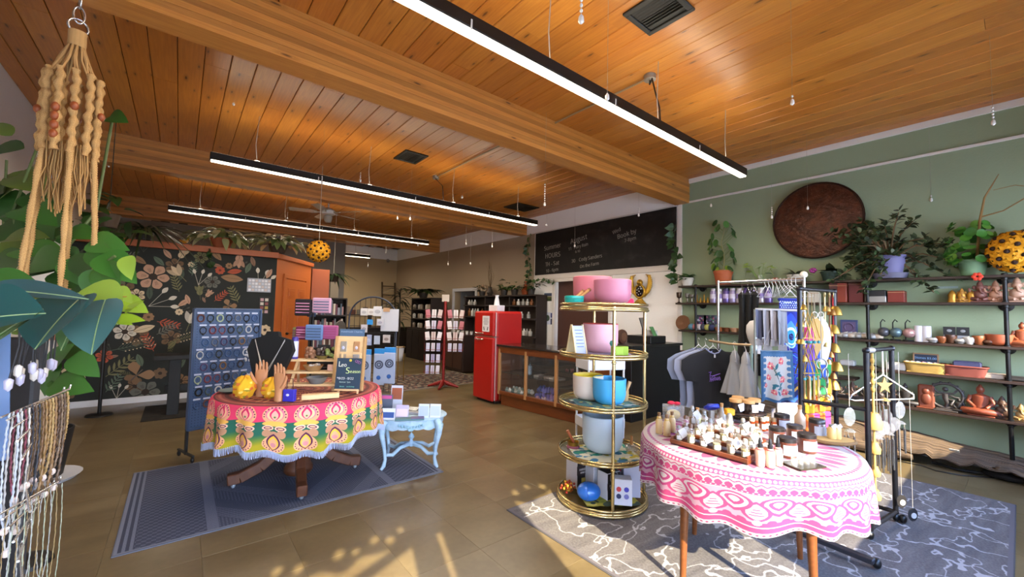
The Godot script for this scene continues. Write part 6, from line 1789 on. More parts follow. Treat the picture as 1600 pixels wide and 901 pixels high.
	var ps := thing("brass_plant_stand", "brass plant stand with a white pot right of the arched rack", "plant stand", V((V(3.586, 0.463, -8.119)).x, 0, (V(3.586, 0.463, -8.119)).z))
	var br := mat("8a6a2c", 0.35, 0.8)
	for i in 3: part(ps, "leg", S().tube([V(cos(i * 2.1) * 0.12, 0, sin(i * 2.1) * 0.12), V(cos(i * 2.1) * 0.1, 0.72, sin(i * 2.1) * 0.1)], 0.01, 6), br)
	part(ps, "hoop", S().ring(V(0, 0.7, 0), 0.12, 0.009, rx(PI / 2), 20, 6), br)
	part(ps, "pot", S().lathe([[0, 0.48], [0.08, 0.48], [0.11, 0.7], [0.1, 0.7], [0, 0.66]], 16), mat("b4b2b0", 0.5))

const RT := Vector3(0.777, 0, 0.629)
const AW := Vector3(0.627, 0, -0.777)

func bowl_prof(r: float, h: float, th := 0.012) -> Array:
	return [[0, 0], [r * 0.55, 0], [r * 0.8, h * 0.08], [r * 0.93, h * 0.22], [r * 0.98, h * 0.4], [r, h], [r - th, h], [r * 0.98 - th, h * 0.4], [r * 0.9 - th, h * 0.25], [r * 0.55, 0.014], [0, 0.014]]

# gold tiered stand with singing bowls
func gold_stand() -> void:
	quick_noise.seed = 101
	quick_noise.fractal_octaves = 4
	var rt := picture(768, 544, func(x, y):
		var st := 0.5 + 0.5 * fb(x * 0.25 + y * 0.1, y * 2.0 - x * 0.2, 2.6)
		var k := Color(0.3, 0.285, 0.29).lerp(Color(0.43, 0.41, 0.41), st)
		k = k.lightened(0.12 * fb(x, y, 25.0))
		var v := absf(fb(x * 0.5 + 500, y * 0.9, 1.3))
		var v2 := absf(fb(x * 0.6, y * 0.5 + 700, 1.0))
		if v < 0.028 or v2 < 0.02: k = k.lerp(Color(0.66, 0.65, 0.66), 0.85)
		if mini(mini(x, 767 - x), mini(y, 543 - y)) < 5: k = Color(0.36, 0.34, 0.36)
		return k)
	rug("grey_rug", "large grey rug with pale branching veins under the pink table", 2.0, 5.4, -2.47, -0.07, rt, 0.007, "4a474a")
	var c := V(2.73, 0.009, -2.17)
	var gold := mat("c2ae7a", 0.24, 0.92)
	var t := thing("gold_tiered_stand", "round brass five tier display stand with glass shelves", "display stand", c)
	var R := 0.345
	for h in [0.03, 0.37, 0.76, 1.15, 1.53]:
		var s := S().ring(V(0, h, 0), R, 0.012, rx(PI / 2), 48, 8)
		s.ring(V(0, h + (0.03 if h > 1.5 else 0.022), 0), R + 0.004, 0.009, rx(PI / 2), 48, 6)
		if h > 1.5 or h < 0.1: s.ring(V(0, h - 0.014, 0), R + 0.006, 0.012, rx(PI / 2), 48, 6)
		var tr := part(t, "tier_rim", s, gold)
		part(tr, "glass_shelf", S().lathe([[0, h - 0.004], [R, h - 0.004], [R, h + 0.004], [0, h + 0.004]], 40), glass(0.25, "7a8a84", 0.05) if h > 0.1 and h < 1.5 else mat("6a5a34", 0.25, 0.4))
	for q in [V(-0.22, 0, 0.28), V(0.28, 0, 0.22), V(0.22, 0, -0.28)]:
		var p: Vector3 = q.normalized() * R
		var ps := part(t, "post", S().tube([p + V(0, 0.0, 0), p + V(0, 1.54, 0)], 0.0125, 10), gold)
		for h in [0.37, 0.76, 1.15]:
			part(ps, "collar", S().at(p).lathe([[0.013, h - 0.035], [0.018, h - 0.03], [0.018, h - 0.02], [0.013, h - 0.015]], 10), gold)
	var at := func(r: float, a: float, y: float) -> Vector3: return V(c.x, 0, c.z) + RT * r + AW * a + V(0, y + 0.009, 0)
	var bowl := func(label: String, p: Vector3, r: float, h: float, hex: String, inner: String):
		var o := thing("singing_bowl", label, "singing bowl", p, 0.0, "frosted crystal singing bowls")
		var m := mat(hex, 0.42, 0.0, {"subsurf_scatter_enabled": true, "subsurf_scatter_strength": 0.05})
		part(o, "shell", S().lathe(bowl_prof(r, h), 40), m)
		part(o, "rim", S().ring(V(0, h, 0), r - 0.006, 0.006, rx(PI / 2), 40, 6), mat(inner, 0.4))
		part(o, "lining", S().lathe([[r - 0.013, h - 0.002], [r * 0.975 - 0.013, h * 0.45]], 40), mat(inner, 0.5))
	var y1 := 1.566
	bowl.call("tall rose pink crystal bowl on the stand's top tier", at.call(-0.07, 0.12, y1), 0.165, 0.225, "c06a78", "d0808a")
	bowl.call("wide mauve crystal bowl in front on the stand's top tier", at.call(0.06, -0.06, y1), 0.15, 0.19, "b06e88", "bc7c92")
	var tb := thing("teal_dish", "turquoise lidded dish on the stand's top tier", "dish", at.call(-0.25, -0.05, y1))
	part(tb, "dish", S().lathe([[0, 0], [0.07, 0], [0.078, 0.012], [0.08, 0.055], [0.072, 0.058], [0.07, 0.02], [0, 0.02]], 28), mat("169a94", 0.35))
	part(tb, "band", S().ring(V(0, 0.034, 0), 0.08, 0.0035, rx(PI / 2), 28, 5), mat("0f7a78", 0.4))
	for i in 2:
		var m := thing("wooden_mallet", "turned wooden mallet lying in the turquoise dish, %s one" % ["left", "right"][i], "mallet", at.call(-0.235 + i * 0.03, -0.04, y1 + 0.05), 0.0, "mallets in the turquoise dish")
		part(m, "handle", S().tube([V(-0.03, -0.02, 0), RT * (0.06 + 0.02 * i) + V(0, 0.05 + 0.012 * i, 0)], [0.009, 0.014], 8), mat("a8743e", 0.5))
		part(m, "tip", S().ball(RT * (0.06 + 0.02 * i) + V(0, 0.05 + 0.012 * i, 0), V(0.016, 0.016, 0.016), 8, 6), mat("7a4a2a", 0.6))
	var pp := thing("pink_pouch", "hot pink cloth pouch with a flower at the top tier's right", "pouch", at.call(0.215, 0.02, y1), FC)
	part(pp, "pouch", S().box(V(0, 0.025, 0), V(0.08, 0.05, 0.06), 0.012), cloth("c02c58"))
	part(pp, "flower", S().ball(V(-0.02, 0.075, 0), V(0.016, 0.024, 0.014), 8, 6).ball(V(-0.012, 0.1, 0), V(0.01, 0.012, 0.01), 8, 6), mat("c88aa0", 0.6))
	var y2 := 1.156
	bowl.call("blush pink crystal bowl with red rim on the second tier", at.call(0.0, 0.1, y2), 0.148, 0.24, "d2a0ac", "b83a34")
	var sg := thing("tent_sign", "small white wooden A-frame price sign on the second tier", "sign", at.call(-0.22, -0.02, y2), FC + 0.35)
	for e in [-1.0, 1.0]:
		part(sg, "panel", S().box(V(0, 0.115, e * 0.04), V(0.1, 0.23, 0.006), 0.001, rx(-e * 0.3)), mat("a8b0cc" if e > 0 else "c8b48a", 0.6))
		for x in [-0.05, 0.05]: part(sg, "frame_stick", S().bar(V(x, 0, e * 0.078), V(x, 0.235, 0.004 * e), 0.012, 0.012, 0.002), mat("d4c094", 0.6))
	var lines := S()
	for i in 6: lines.box(V(0, 0.19 - i * 0.026, 0.025 + i * 0.008), V(0.07 - 0.012 * (i % 2), 0.005, 0.003), 0.0, rx(-0.3))
	part(sg, "writing", lines, mat("5a68a8", 0.7))
	for i in 2:
		var g := thing("green_card_block", "lime green tag block at the front of the second tier, %s" % ["standing", "folded"][i], "tag", at.call(0.06 + 0.055 * i, -0.22 + 0.05 * i, y2), FC - 0.2 * i, "lime tag blocks")
		part(g, "block", S().box(V(0, 0.04, 0), V(0.085, 0.08, 0.05), 0.003), mat("8fae34", 0.6))
	small("turquoise_ball", "turquoise marbled ball on the second tier", "ball", at.call(0.035, -0.18, y2 + 0.075), [[0, 0], [0.018, 0.006], [0.026, 0.025], [0.018, 0.044], [0, 0.05]], mat("4a9a90", 0.3))
	var cl := func(label: String, p: Vector3, w: float, d: float, hexes: Array, turn: float):
		var o := thing("printed_cloth", label, "cloth", p, turn, "printed cloths on the stand")
		var cv := Canvas.new(96, 96, Color.html(hexes[0]))
		for i in 60: cv.dot(rnd(0, 96), rnd(0, 96), rnd(3, 10), rnd(3, 9), Color.html(hexes[1 + i % (hexes.size() - 1)]), rnd(0, 3))
		var rows := []
		for i in 9:
			var row := PackedVector3Array()
			for j in 9:
				var x := (j / 8.0 - 0.5) * w
				var z := (i / 8.0 - 0.5) * d
				row.append(V(x, 0.004 + 0.003 * sin(x * 60 + z * 30), -z))
			rows.append(row)
		part(o, "sheet", S().grid(rows, false), printed(cv.tex(), 0.85))
	cl.call("pale lilac cloth under the blush bowl on the second tier", at.call(0.02, 0.02, y2 - 0.002), 0.42, 0.42, ["b4a4c0", "c8bcd0", "a898b4"], FC)
	var y3 := 0.766
	bowl.call("white crystal bowl with yellow rim on the third tier", at.call(-0.1, 0.1, y3), 0.128, 0.2, "c8b8aa", "d8b818")
	bowl.call("sky blue crystal bowl on the third tier", at.call(0.04, -0.06, y3), 0.132, 0.2, "3f9ccc", "2a86b4")
	cl.call("teal leaf print cloth under the sky blue bowl", at.call(0.0, -0.05, y3 - 0.002), 0.46, 0.36, ["3a6a6a", "c8ccb8", "2a4a5a", "7aa08a", "b4a04a"], FC + 0.3)
	var cork := thing("cork_mallet_cup", "small cup with a wooden mallet behind the sky blue bowl", "cup", at.call(0.19, 0.05, y3))
	part(cork, "cup", S().lathe([[0, 0], [0.035, 0], [0.04, 0.09], [0.034, 0.09], [0.03, 0.01], [0, 0.01]], 16), mat("a88a5a", 0.6))
	part(cork, "mallet", S().tube([V(0, 0.03, 0), RT * 0.05 + V(0, 0.16, 0)], [0.008, 0.016], 8), mat("c49a6a", 0.5))
	var y4 := 0.376
	bowl.call("large frosted white crystal bowl on the fourth tier", at.call(0.0, -0.02, y4 + 0.006), 0.165, 0.285, "b2c0c8", "9fb0bc")
	cl.call("yellow and blue leaf print cloth under the white bowl", at.call(0.0, -0.06, y4 - 0.002), 0.5, 0.42, ["d0d0b8", "2a6a7a", "b8a83a", "3a7aa8", "e0dcc8", "2a8a7a"], FC + 0.15)
	var br := thing("brass_bowl", "small brass singing bowl with a wooden stick on the fourth tier", "singing bowl", at.call(-0.225, 0.06, y4))
	part(br, "bowl", S().lathe([[0, 0], [0.03, 0], [0.045, 0.02], [0.05, 0.05], [0.045, 0.05], [0.04, 0.022], [0, 0.008]], 24), mat("a8843a", 0.3, 0.85))
	part(br, "cushion", S().ring(V(0, 0.006, 0), 0.04, 0.014, rx(PI / 2), 20, 8), cloth("8a4a5a"))
	part(br, "stick", S().tube([V(0.02, 0.02, 0), V(-0.05, 0.14, -0.02)], [0.01, 0.013], 8), mat("a85a34", 0.5))
	var gd := thing("glass_dish", "clear glass dish with a cork lid on the fourth tier's right", "dish", at.call(0.24, 0.0, y4))
	part(gd, "dish", S().lathe([[0, 0], [0.045, 0.004], [0.055, 0.035], [0.03, 0.055], [0.02, 0.06]], 20), glass(0.3, "b8b4ac", 0.1))
	part(gd, "stopper", S().tube([V(0, 0.05, 0), V(0.0, 0.12, 0)], [0.013, 0.01], 8), mat("b07a44", 0.7))
	small("white_ceramic_bowl", "white dotted ceramic bowl hung under the fourth tier", "bowl", at.call(-0.02, 0.02, 0.27), bowl_prof(0.16, 0.085), mat("8e9098", 0.4), "", 28)
	var y0 := 0.062
	var carton := func(label: String, p: Vector3, w: float, h: float, d: float, turn: float, face: String, dark: bool, dots: bool):
		var o := thing("carton", label, "box", p, turn, "cartons on the lowest tier")
		part(o, "box", S().box(V(0, h / 2, 0), V(w, h, d), 0.003), mat(face, 0.6))
		if dark:
			part(o, "dark_panel", S().box(V(0, h / 2, d / 2 + 0.001), V(w * 0.96, h * 0.96, 0.003)), mat("14141a", 0.5))
			part(o, "lid_panel", S().box(V(0, h + 0.0005, 0), V(w * 0.96, 0.003, d * 0.96)), mat("14141a", 0.5))
			part(o, "ribbon_label", S().box(V(0, h * 0.52, d / 2 + 0.004), V(w * 1.04, h * 0.26, 0.004)), mat("241a1c", 0.5))
			words(o, "label_writing", "HAND PAN", V(0, h * 0.55, d / 2 + 0.008), Basis.IDENTITY, w * 0.16, mat("b8b4b4", 0.6), 0.002)
			words(o, "label_writing", "MINI DRUM", V(0, h * 0.46, d / 2 + 0.008), Basis.IDENTITY, w * 0.12, mat("b8b4b4", 0.6), 0.002)
			part(o, "drum_picture", S().ring(V(0, h * 0.82, d / 2 + 0.004), w * 0.3, 0.004, Basis.IDENTITY, 20, 4), mat("8a8a90", 0.5))
			part(o, "gold_seal", S().box(V(0, h * 0.2, d / 2 + 0.004), V(w * 0.42, h * 0.2, 0.003)), mat("9a8a3c", 0.5))
		if dots:
			for i in 4:
				part(o, "colour_dot", S().at(V(w * (-0.2 + 0.4 * (i % 2)), h * (0.62 - 0.27 * (i / 2)), d / 2), rx(PI / 2)).lathe([[0, 0.003], [w * 0.13, 0.003], [w * 0.13, 0.0], [0, 0]].slice(0, 3), 16), mat([["b83440", "3a3aa8", "1c2c58", "6a6aa8"], ["101418", "b82c38", "3a7aa0", "1e4aa8"]][1 if h > 0.22 else 0][i], 0.5))
	carton.call("tall white carton with black hand drum panel, left on the lowest tier", at.call(-0.17, 0.1, y0), 0.15, 0.28, 0.15, FC + 0.5, "a8a4a6", true, false)
	carton.call("plain white carton behind the blue drum", at.call(-0.03, 0.03, y0), 0.17, 0.24, 0.13, FC + 0.45, "b0b2ba", false, false)
	carton.call("white carton with black hand drum panel, front middle", at.call(0.03, -0.11, y0), 0.135, 0.2, 0.11, FC + 0.55, "c0c0c4", true, false)
	carton.call("low white carton with four coloured dots, front of the lowest tier", at.call(0.105, -0.22, y0), 0.14, 0.19, 0.09, FC - 0.15, "c4c6d2", false, true)
	carton.call("tall white carton with four coloured dots, upper right", at.call(0.12, 0.06, y0), 0.19, 0.285, 0.12, FC - 0.15, "b8bfd2", false, true)
	carton.call("plain lavender white carton at the right of the lowest tier", at.call(0.215, -0.07, y0), 0.13, 0.24, 0.11, FC - 0.1, "a8aac0", false, false)
	var dr := thing("blue_tongue_drum", "glossy bright blue rounded drum on the lowest tier", "drum", at.call(-0.14, -0.19, y0))
	part(dr, "shell", S().at(V(0, 0.068, 0), yaw(FC)).ball(Vector3.ZERO, V(0.09, 0.068, 0.075), 28, 16), mat("0868c8", 0.2, 0.1, {"clearcoat_enabled": true}))
	part(dr, "seam", S().at(V(0, 0.068, 0), yaw(FC)).ring(V(-0.02, 0, 0), 0.073, 0.002, yaw(PI / 2), 28, 4, 0.94), mat("0a4a98", 0.3))
	cl.call("yellow green print cloth covering the lowest tier", at.call(0.02, -0.1, y0 - 0.004), 0.42, 0.34, ["a8a034", "c8bc5a", "3a4a3a", "889038"], FC + 0.1)
	var bd := thing("bead_heap", "red and gold bead strings heaped at the lowest tier's left", "beads", at.call(-0.27, -0.02, y0))
	var bs := S()
	for i in 50: bs.tint([Color(0.5, 0.1, 0.08), Color(0.75, 0.55, 0.15), Color(0.6, 0.25, 0.1)][i % 3]).ball(V(rnd(-0.05, 0.03), rnd(0.0, 0.07), rnd(-0.05, 0.05)), V(0.011, 0.011, 0.011), 6, 4)
	part(bd, "beads", bs, mat("ffffff", 0.3, 0.2, {"vertex_color_use_as_albedo": true}))

# shelves on the green wall
func figurine(label: String, p: Vector3, h: float, hex: String, kind := 0, turn := -PI / 2, group := "statuettes") -> void:
	var t := thing("statuette", label, "statuette", p, turn, group)
	var s := S()
	if kind == 0: # seated, legs crossed
		s.ball(V(0, h * 0.12, h * 0.02), V(h * 0.42, h * 0.11, h * 0.3), 14, 8)
		s.tube([V(-h * 0.38, h * 0.12, h * 0.05), V(-h * 0.1, h * 0.17, h * 0.27), V(h * 0.2, h * 0.15, h * 0.22)], [h * 0.12, h * 0.1, h * 0.06], 8)
		s.tube([V(h * 0.38, h * 0.12, h * 0.05), V(h * 0.1, h * 0.17, h * 0.27), V(-h * 0.2, h * 0.15, h * 0.22)], [h * 0.12, h * 0.1, h * 0.06], 8)
		s.lathe([[h * 0.2, h * 0.15], [h * 0.17, h * 0.35], [h * 0.21, h * 0.55], [h * 0.2, h * 0.64], [h * 0.07, h * 0.7], [h * 0.06, h * 0.74]], 14, Vector2(1, 0.7))
		for e in [-1.0, 1.0]: s.tube([V(e * h * 0.2, h * 0.62, 0), V(e * h * 0.27, h * 0.42, h * 0.03), V(e * h * 0.12, h * 0.27, h * 0.22)], [h * 0.07, h * 0.06, h * 0.045], 8)
		s.ball(V(0, h * 0.83, 0.0), V(h * 0.1, h * 0.125, h * 0.105), 12, 8)
		s.ball(V(0, h * 0.95, -h * 0.01), V(h * 0.045, h * 0.05, h * 0.045), 8, 6)
	elif kind == 1: # plump seated with crown and several arms
		s.ball(V(0, h * 0.1, 0), V(h * 0.34, h * 0.1, h * 0.26), 12, 6)
		s.ball(V(0, h * 0.34, h * 0.03), V(h * 0.22, h * 0.22, h * 0.2), 12, 8)
		s.ball(V(0, h * 0.65, h * 0.04), V(h * 0.14, h * 0.14, h * 0.14), 12, 8)
		s.tube([V(0, h * 0.62, h * 0.16), V(h * 0.03, h * 0.45, h * 0.22), V(h * 0.12, h * 0.36, h * 0.2)], [h * 0.05, h * 0.04, h * 0.025], 7)
		for e in [-1.0, 1.0]:
			s.ball(V(e * h * 0.17, h * 0.67, 0), V(h * 0.08, h * 0.1, h * 0.02), 8, 6)
			s.tube([V(e * h * 0.18, h * 0.46, 0), V(e * h * 0.32, h * 0.5, h * 0.05), V(e * h * 0.33, h * 0.64, h * 0.08)], [h * 0.06, h * 0.05, h * 0.04], 7)
			s.tube([V(e * h * 0.24, h * 0.16, h * 0.1), V(e * h * 0.06, h * 0.12, h * 0.28)], [h * 0.1, h * 0.06], 7)
		s.lathe([[h * 0.12, h * 0.75], [h * 0.09, h * 0.86], [h * 0.03, h * 0.97], [0, h]], 10)
	elif kind == 2: # slab with carved figure
		s.box(V(0, h * 0.5, 0), V(h * 0.52, h, h * 0.2), h * 0.06)
		s.ball(V(0, h * 0.72, h * 0.1), V(h * 0.12, h * 0.14, h * 0.08), 10, 6)
		s.ball(V(0, h * 0.4, h * 0.1), V(h * 0.17, h * 0.24, h * 0.08), 10, 6)
	else: # dancer in a ring
		s.ring(V(0, h * 0.52, 0), h * 0.42, h * 0.05, Basis.IDENTITY, 28, 6)
		for i in 14: s.ball(V(cos(TAU * i / 14) * h * 0.46, h * 0.52 + sin(TAU * i / 14) * h * 0.46, 0), Vector3.ONE * h * 0.045, 6, 4)
		s.tube([V(0, h * 0.08, 0), V(h * 0.05, h * 0.25, 0), V(0, h * 0.42, 0), V(0, h * 0.6, 0)], [h * 0.05, h * 0.07, h * 0.08, h * 0.09], 8)
		s.ball(V(0, h * 0.74, 0), Vector3.ONE * h * 0.08, 8, 6)
		for e in [-1.0, 1.0]:
			s.tube([V(0, h * 0.6, 0), V(e * h * 0.2, h * 0.62, h * 0.03), V(e * h * 0.3, h * 0.76, 0)], h * 0.035, 6)
			s.tube([V(0, h * 0.58, 0), V(e * h * 0.22, h * 0.5, h * 0.05), V(e * h * 0.34, h * 0.48, 0)], h * 0.03, 6)
		s.tube([V(0, h * 0.4, 0), V(h * 0.2, h * 0.38, h * 0.04), V(h * 0.12, h * 0.22, h * 0.06)], h * 0.045, 6)
		s.box(V(0, h * 0.04, 0), V(h * 0.5, h * 0.08, h * 0.25), h * 0.02)
	part(t, "figure", s, mat(hex, 0.5))
	part(t, "pedestal", S().box(V(0, 0.006, 0), V(h * 0.6, 0.012, h * 0.45), 0.003), mat(hex, 0.55))

func wall_shelves() -> void:
	var dk := mat("2c1c14", 0.5)
	var pipe := mat("17181a", 0.4, 0.6)
	var t := thing("pipe_shelving", "dark plank shelves on black pipe posts along the green wall", "shelving", V(6.36, 0, -1.4))
	for q in [[1.96, -3.45, 0.95], [1.69, -3.5, 0.95], [1.26, -3.45, 0.95], [0.93, -1.3, 0.95], [0.79, -3.45, -1.25], [0.55, -1.9, 0.95]]:
		part(t, "shelf", S().box(V(0.0, q[0] - 0.014, (q[1] + q[2]) / 2 + 1.4), V(0.27, 0.028, q[2] - q[1]), 0.004), dk)
	for z in [-3.18, -1.12, -0.085]:
		var ps := part(t, "post", S().tube([V(-0.1, 0.02, z + 1.4), V(-0.1, 1.94, z + 1.4)], 0.017, 10), pipe)
		part(ps, "floor_flange", S().at(V(-0.1, 0, z + 1.4)).lathe([[0, 0], [0.05, 0], [0.05, 0.008], [0.024, 0.014], [0.024, 0.035], [0, 0.035]], 16), pipe)
		for y in [1.94, 1.67, 1.24, 0.91, 0.53]:
			if z < -3 and y < 1: continue
			part(ps, "tee_fitting", S().at(V(-0.1, y, z + 1.4)).lathe([[0.017, -0.035], [0.024, -0.03], [0.024, 0.03], [0.017, 0.035]], 10), pipe)
			part(ps, "bracket_arm", S().tube([V(-0.1, y - 0.012, z + 1.4), V(0.14, y - 0.012, z + 1.4)], 0.016, 8), pipe)
			part(ps, "wall_flange", S().at(V(0.14, y - 0.012, z + 1.4), rz(PI / 2)).lathe([[0, 0], [0.055, 0], [0.055, 0.01], [0.02, 0.02], [0.02, 0.04]], 16), pipe)
	var X := 6.34
	var zs := func(v: Vector3, y: float) -> Vector3: return V(X, y + 0.001, v.z)
	var lm := leaf_mat()
	var pl := func(label: String, p: Vector3, hex: String, r: float, h: float) -> Node3D:
		var o := thing("potted_plant", label, "plant", p, 0.0, "plants on the top shelf")
		part(o, "pot", S().lathe([[0, 0], [r * 0.72, 0], [r * 0.95, h * 0.8], [r, h * 0.8], [r, h], [r * 0.88, h], [r * 0.85, h * 0.85], [0, h * 0.85]], 20), mat(hex, 0.65))
		return o
	var y := 1.961
	var g1: Node3D = pl.call("tall round leaved plant in a terracotta pot on the top shelf", zs.call(V(6.34, 2.007, -2.796), y), "a0512c", 0.135, 0.21)
	part(g1, "stem", S().tube([V(0, 0.17, 0), V(0, 0.4, 0.02), V(-0.01, 0.65, -0.02), V(0, 0.85, 0.03)], [0.012, 0.01, 0.008, 0.004], 6), mat("8a8a60", 0.7))
	for i in 34:
		var hh := rnd(0.18, 0.9)
		var a := rnd(0, TAU)
		var d := V(cos(a) * 0.5 - 0.4, rnd(-0.1, 0.4), sin(a)).normalized()
		var p := V(0, hh, 0) + d * rnd(0.06, 0.2)
		var st := part(g1, "leaf_stalk", S().tube([V(0, hh - 0.06, 0), p], 0.0025, 4), mat("6a7a3a", 0.7))
		part(g1, "leaf", S().tint(Color.html(["3f6a34", "4f7a3a", "2f5228", "8aa83c"][i % 4 if hh < 0.6 else i % 3])).at(p, Basis(V(d.z, 0, -d.x).normalized(), rnd(0.9, 1.6))).lathe(disc(0.055), 10), lm)
	var rib := pl.call("vine plant in a white ribbed pot at the shelf's left end", zs.call(V(6.34, 1.999, -3.357), y), "c2c0bc", 0.1, 0.13)
	for i in 18: part(rib, "leaf", S().tint(Color.html(["2c4a24", "36562b"][i % 2])).leaf(V(rnd(-0.05, 0.05), 0.12, rnd(-0.06, 0.06)), V(rnd(-1, 0.2), rnd(-0.2, 0.9), rnd(-1, 1)), V(-0.5, 1, 0), 0.13, 0.1, 0.4, 0.15, 0.8), lm)
	var vs := thing("sprig_jar", "lime green sprigs in a clear jar on the top shelf", "plant", zs.call(V(6.34, 2.013, -2.287), y), 0.0, "plants on the top shelf")
	part(vs, "jar", S().lathe([[0, 0], [0.035, 0], [0.035, 0.1], [0.03, 0.12]], 14), glass(0.25, "c8d0cc", 0.05))
	for i in 12:
		var a := rnd(0, TAU)
		var p := V(cos(a) * 0.06, rnd(0.16, 0.28), sin(a) * 0.16)
		part(vs, "stem", S().tube([V(0, 0.02, 0), p], 0.0025, 4), mat("7a9a4a", 0.6))
		part(vs, "leaf", S().tint(Color.html(["7a9a34", "8aac40"][i % 2])).leaf(p, V(cos(a), 0.2, sin(a)), V(-0.5, 1, 0), 0.08, 0.075, 0.3, 0.1, 0.6), lm)
	var rp: Node3D = pl.call("tiny brown red pot with dry stems on the top shelf", zs.call(V(6.34, 2.005, -2.103), y), "8a3a26", 0.035, 0.07)
	part(rp, "stem", S().tube([V(0, 0.06, 0), V(-0.02, 0.2, -0.05)], 0.004, 5), mat("6a7a3a", 0.7))
	part(rp, "leaf", S().tint(Color.html("4a6a30")).leaf(V(-0.01, 0.12, -0.03), V(0, 0.5, -1), Vector3.UP, 0.1, 0.06, 0.3), lm)
	var wb: Node3D = pl.call("dark spidery succulent in a white oval bowl on the top shelf", zs.call(V(6.34, 2.002, -1.855), y), "b8b4aa", 0.105, 0.1)
	for i in 16: part(wb, "leaf", S().tint(Color.html(["2a3626", "3a2f2c"][i % 2])).leaf(V(0, 0.09, 0), V(rnd(-1, 1), rnd(0.2, 0.9), rnd(-1, 1)), Vector3.UP, rnd(0.12, 0.2), 0.03, 0.5), lm)
	var av: Node3D = pl.call("african violet in a dark green pot with magenta bloom", zs.call(V(6.34, 2.001, -1.483), y), "16302a", 0.105, 0.12)
	for i in 20: part(av, "leaf", S().tint(Color.html(["22301f", "2c3c26"][i % 2])).leaf(V(0, 0.1, 0), V(rnd(-1, 1), rnd(0.2, 1), rnd(-1, 1)), Vector3.UP, rnd(0.1, 0.16), 0.09, 0.4, 0.15, 0.4), lm)
	var bloom := S()
	for i in 6: bloom.ball(V(-0.05, 0.14 + sin(i) * 0.02, -0.17 + cos(i) * 0.025), V(0.02, 0.018, 0.02), 6, 4)
	part(av, "bloom", bloom, mat("8a2a78", 0.7))
	var jp: Node3D = pl.call("sprawling dark jade plant in a lilac glazed pot", zs.call(V(6.34, 2.003, -0.921), y + 0.06) - V(0.05, 0, 0), "6c6a96", 0.148, 0.2)
	part(jp, "saucer", S().lathe([[0, -0.06], [0.14, -0.06], [0.16, 0.0], [0, 0.0]], 20), mat("5a5a72", 0.5))
	for i in 42:
		var a := rnd(0, TAU)
		var sp := V(cos(a) * 0.3 - 0.1, 0, sin(a) * 0.58 + (0.2 if i > 30 else 0.0))
		var tip := V(0, 0.17, 0) + sp * rnd(0.5, 1.0) + V(0, rnd(-0.4, 0.5) * (1.0 if i % 3 else 1.3), 0)
		if tip.x > -0.03: tip.x = -0.03
		var mid := tip * 0.5 + V(0, 0.16, 0)
		part(jp, "branch", S().tube([V(0, 0.16, 0), mid, tip], [0.011, 0.008, 0.004], 5), mat("6a5238", 0.8))
		var ls := S()
		for k in 24:
			var p := mid.lerp(tip, rnd(0.2, 1.1))
			var d := V(rnd(-1, 0.6), rnd(-0.6, 1), rnd(-1, 1)).normalized()
			ls.tint(Color.html(["2b3a26", "354a2c", "22301d", "41563a"][k % 4])).leaf(p + d * 0.012, d, V(-0.4, 1, 0) + rv(0.5), 0.07, 0.042, 0.1, 0.1, 0.0, 4)
		part(jp, "leaf_spray", ls, lm)
	var gp: Node3D = pl.call("bright green geranium in a pale green pot with a tall curled twig", zs.call(V(6.34, 2.009, -0.294), y), "6a8a68", 0.112, 0.165)
	for i in 84:
		var a := rnd(0, TAU)
		var hh := rnd(0.1, 0.55)
		var p := V(minf(cos(a) * 0.15 - 0.04, 0.08), hh, sin(a) * (0.19 - 0.16 * absf(hh - 0.25)))
		part(gp, "leaf", S().tint(Color.html(["3f7a2c", "4f8a34", "68983e", "2f6222"][i % 4])).at(p, Basis(V(sin(a), 0, -cos(a)), rnd(0.5, 1.5))).lathe(disc(rnd(0.034, 0.052)), 9), lm)
	part(gp, "twig", S().tube([V(0, 0.15, 0.03), V(0, 0.55, 0.06), V(0, 0.8, 0.1), V(0, 1.02, 0.2)], [0.012, 0.011, 0.008, 0.003], 6).tube([V(0, 0.6, 0.06), V(-0.02, 0.64, 0.22), V(-0.02, 0.74, 0.36), V(-0.02, 0.84, 0.4), V(-0.02, 0.88, 0.3), V(-0.02, 0.86, 0.16)], [0.008, 0.006, 0.006, 0.005, 0.004, 0.003], 5), mat("8a6a3c", 0.8))
	var rf := thing("red_flower_clip", "red felt flower clipped to the top shelf edge", "flower", V(6.2, 1.945, (V(6.22, 1.979, -0.258)).z))
	var rs := S()
	for i in 6: rs.ball(V(-0.01, sin(i * 1.05) * 0.025, cos(i * 1.05) * 0.025), V(0.01, 0.02, 0.02), 6, 4)
	part(rf, "petals", rs, mat("c23218", 0.7))
	flower_ball("yellow sunflower ball at the right end of the top shelf", zs.call(V(6.34, 1.985, -0.003), y + 0.215) - V(0.1, 0, 0), 0.215, false)
	y = 1.691
	for i in 3: small("goblet", "dark metal goblet at the shelf's left end, %s of three" % nth(i), "goblet", zs.call([V(6.34, 1.722, -3.499), V(6.34, 1.721, -3.357), V(6.34, 1.72, -3.283)][i], y), [[0, 0], [0.035, 0], [0.008, 0.02], [0.008, 0.07], [0.035, 0.09], [0.042, 0.17 - 0.02 * i], [0.036, 0.17 - 0.02 * i], [0, 0.1]], mat(["4a3a30", "8a8680", "96928c"][i], 0.3, 0.8), "goblets")
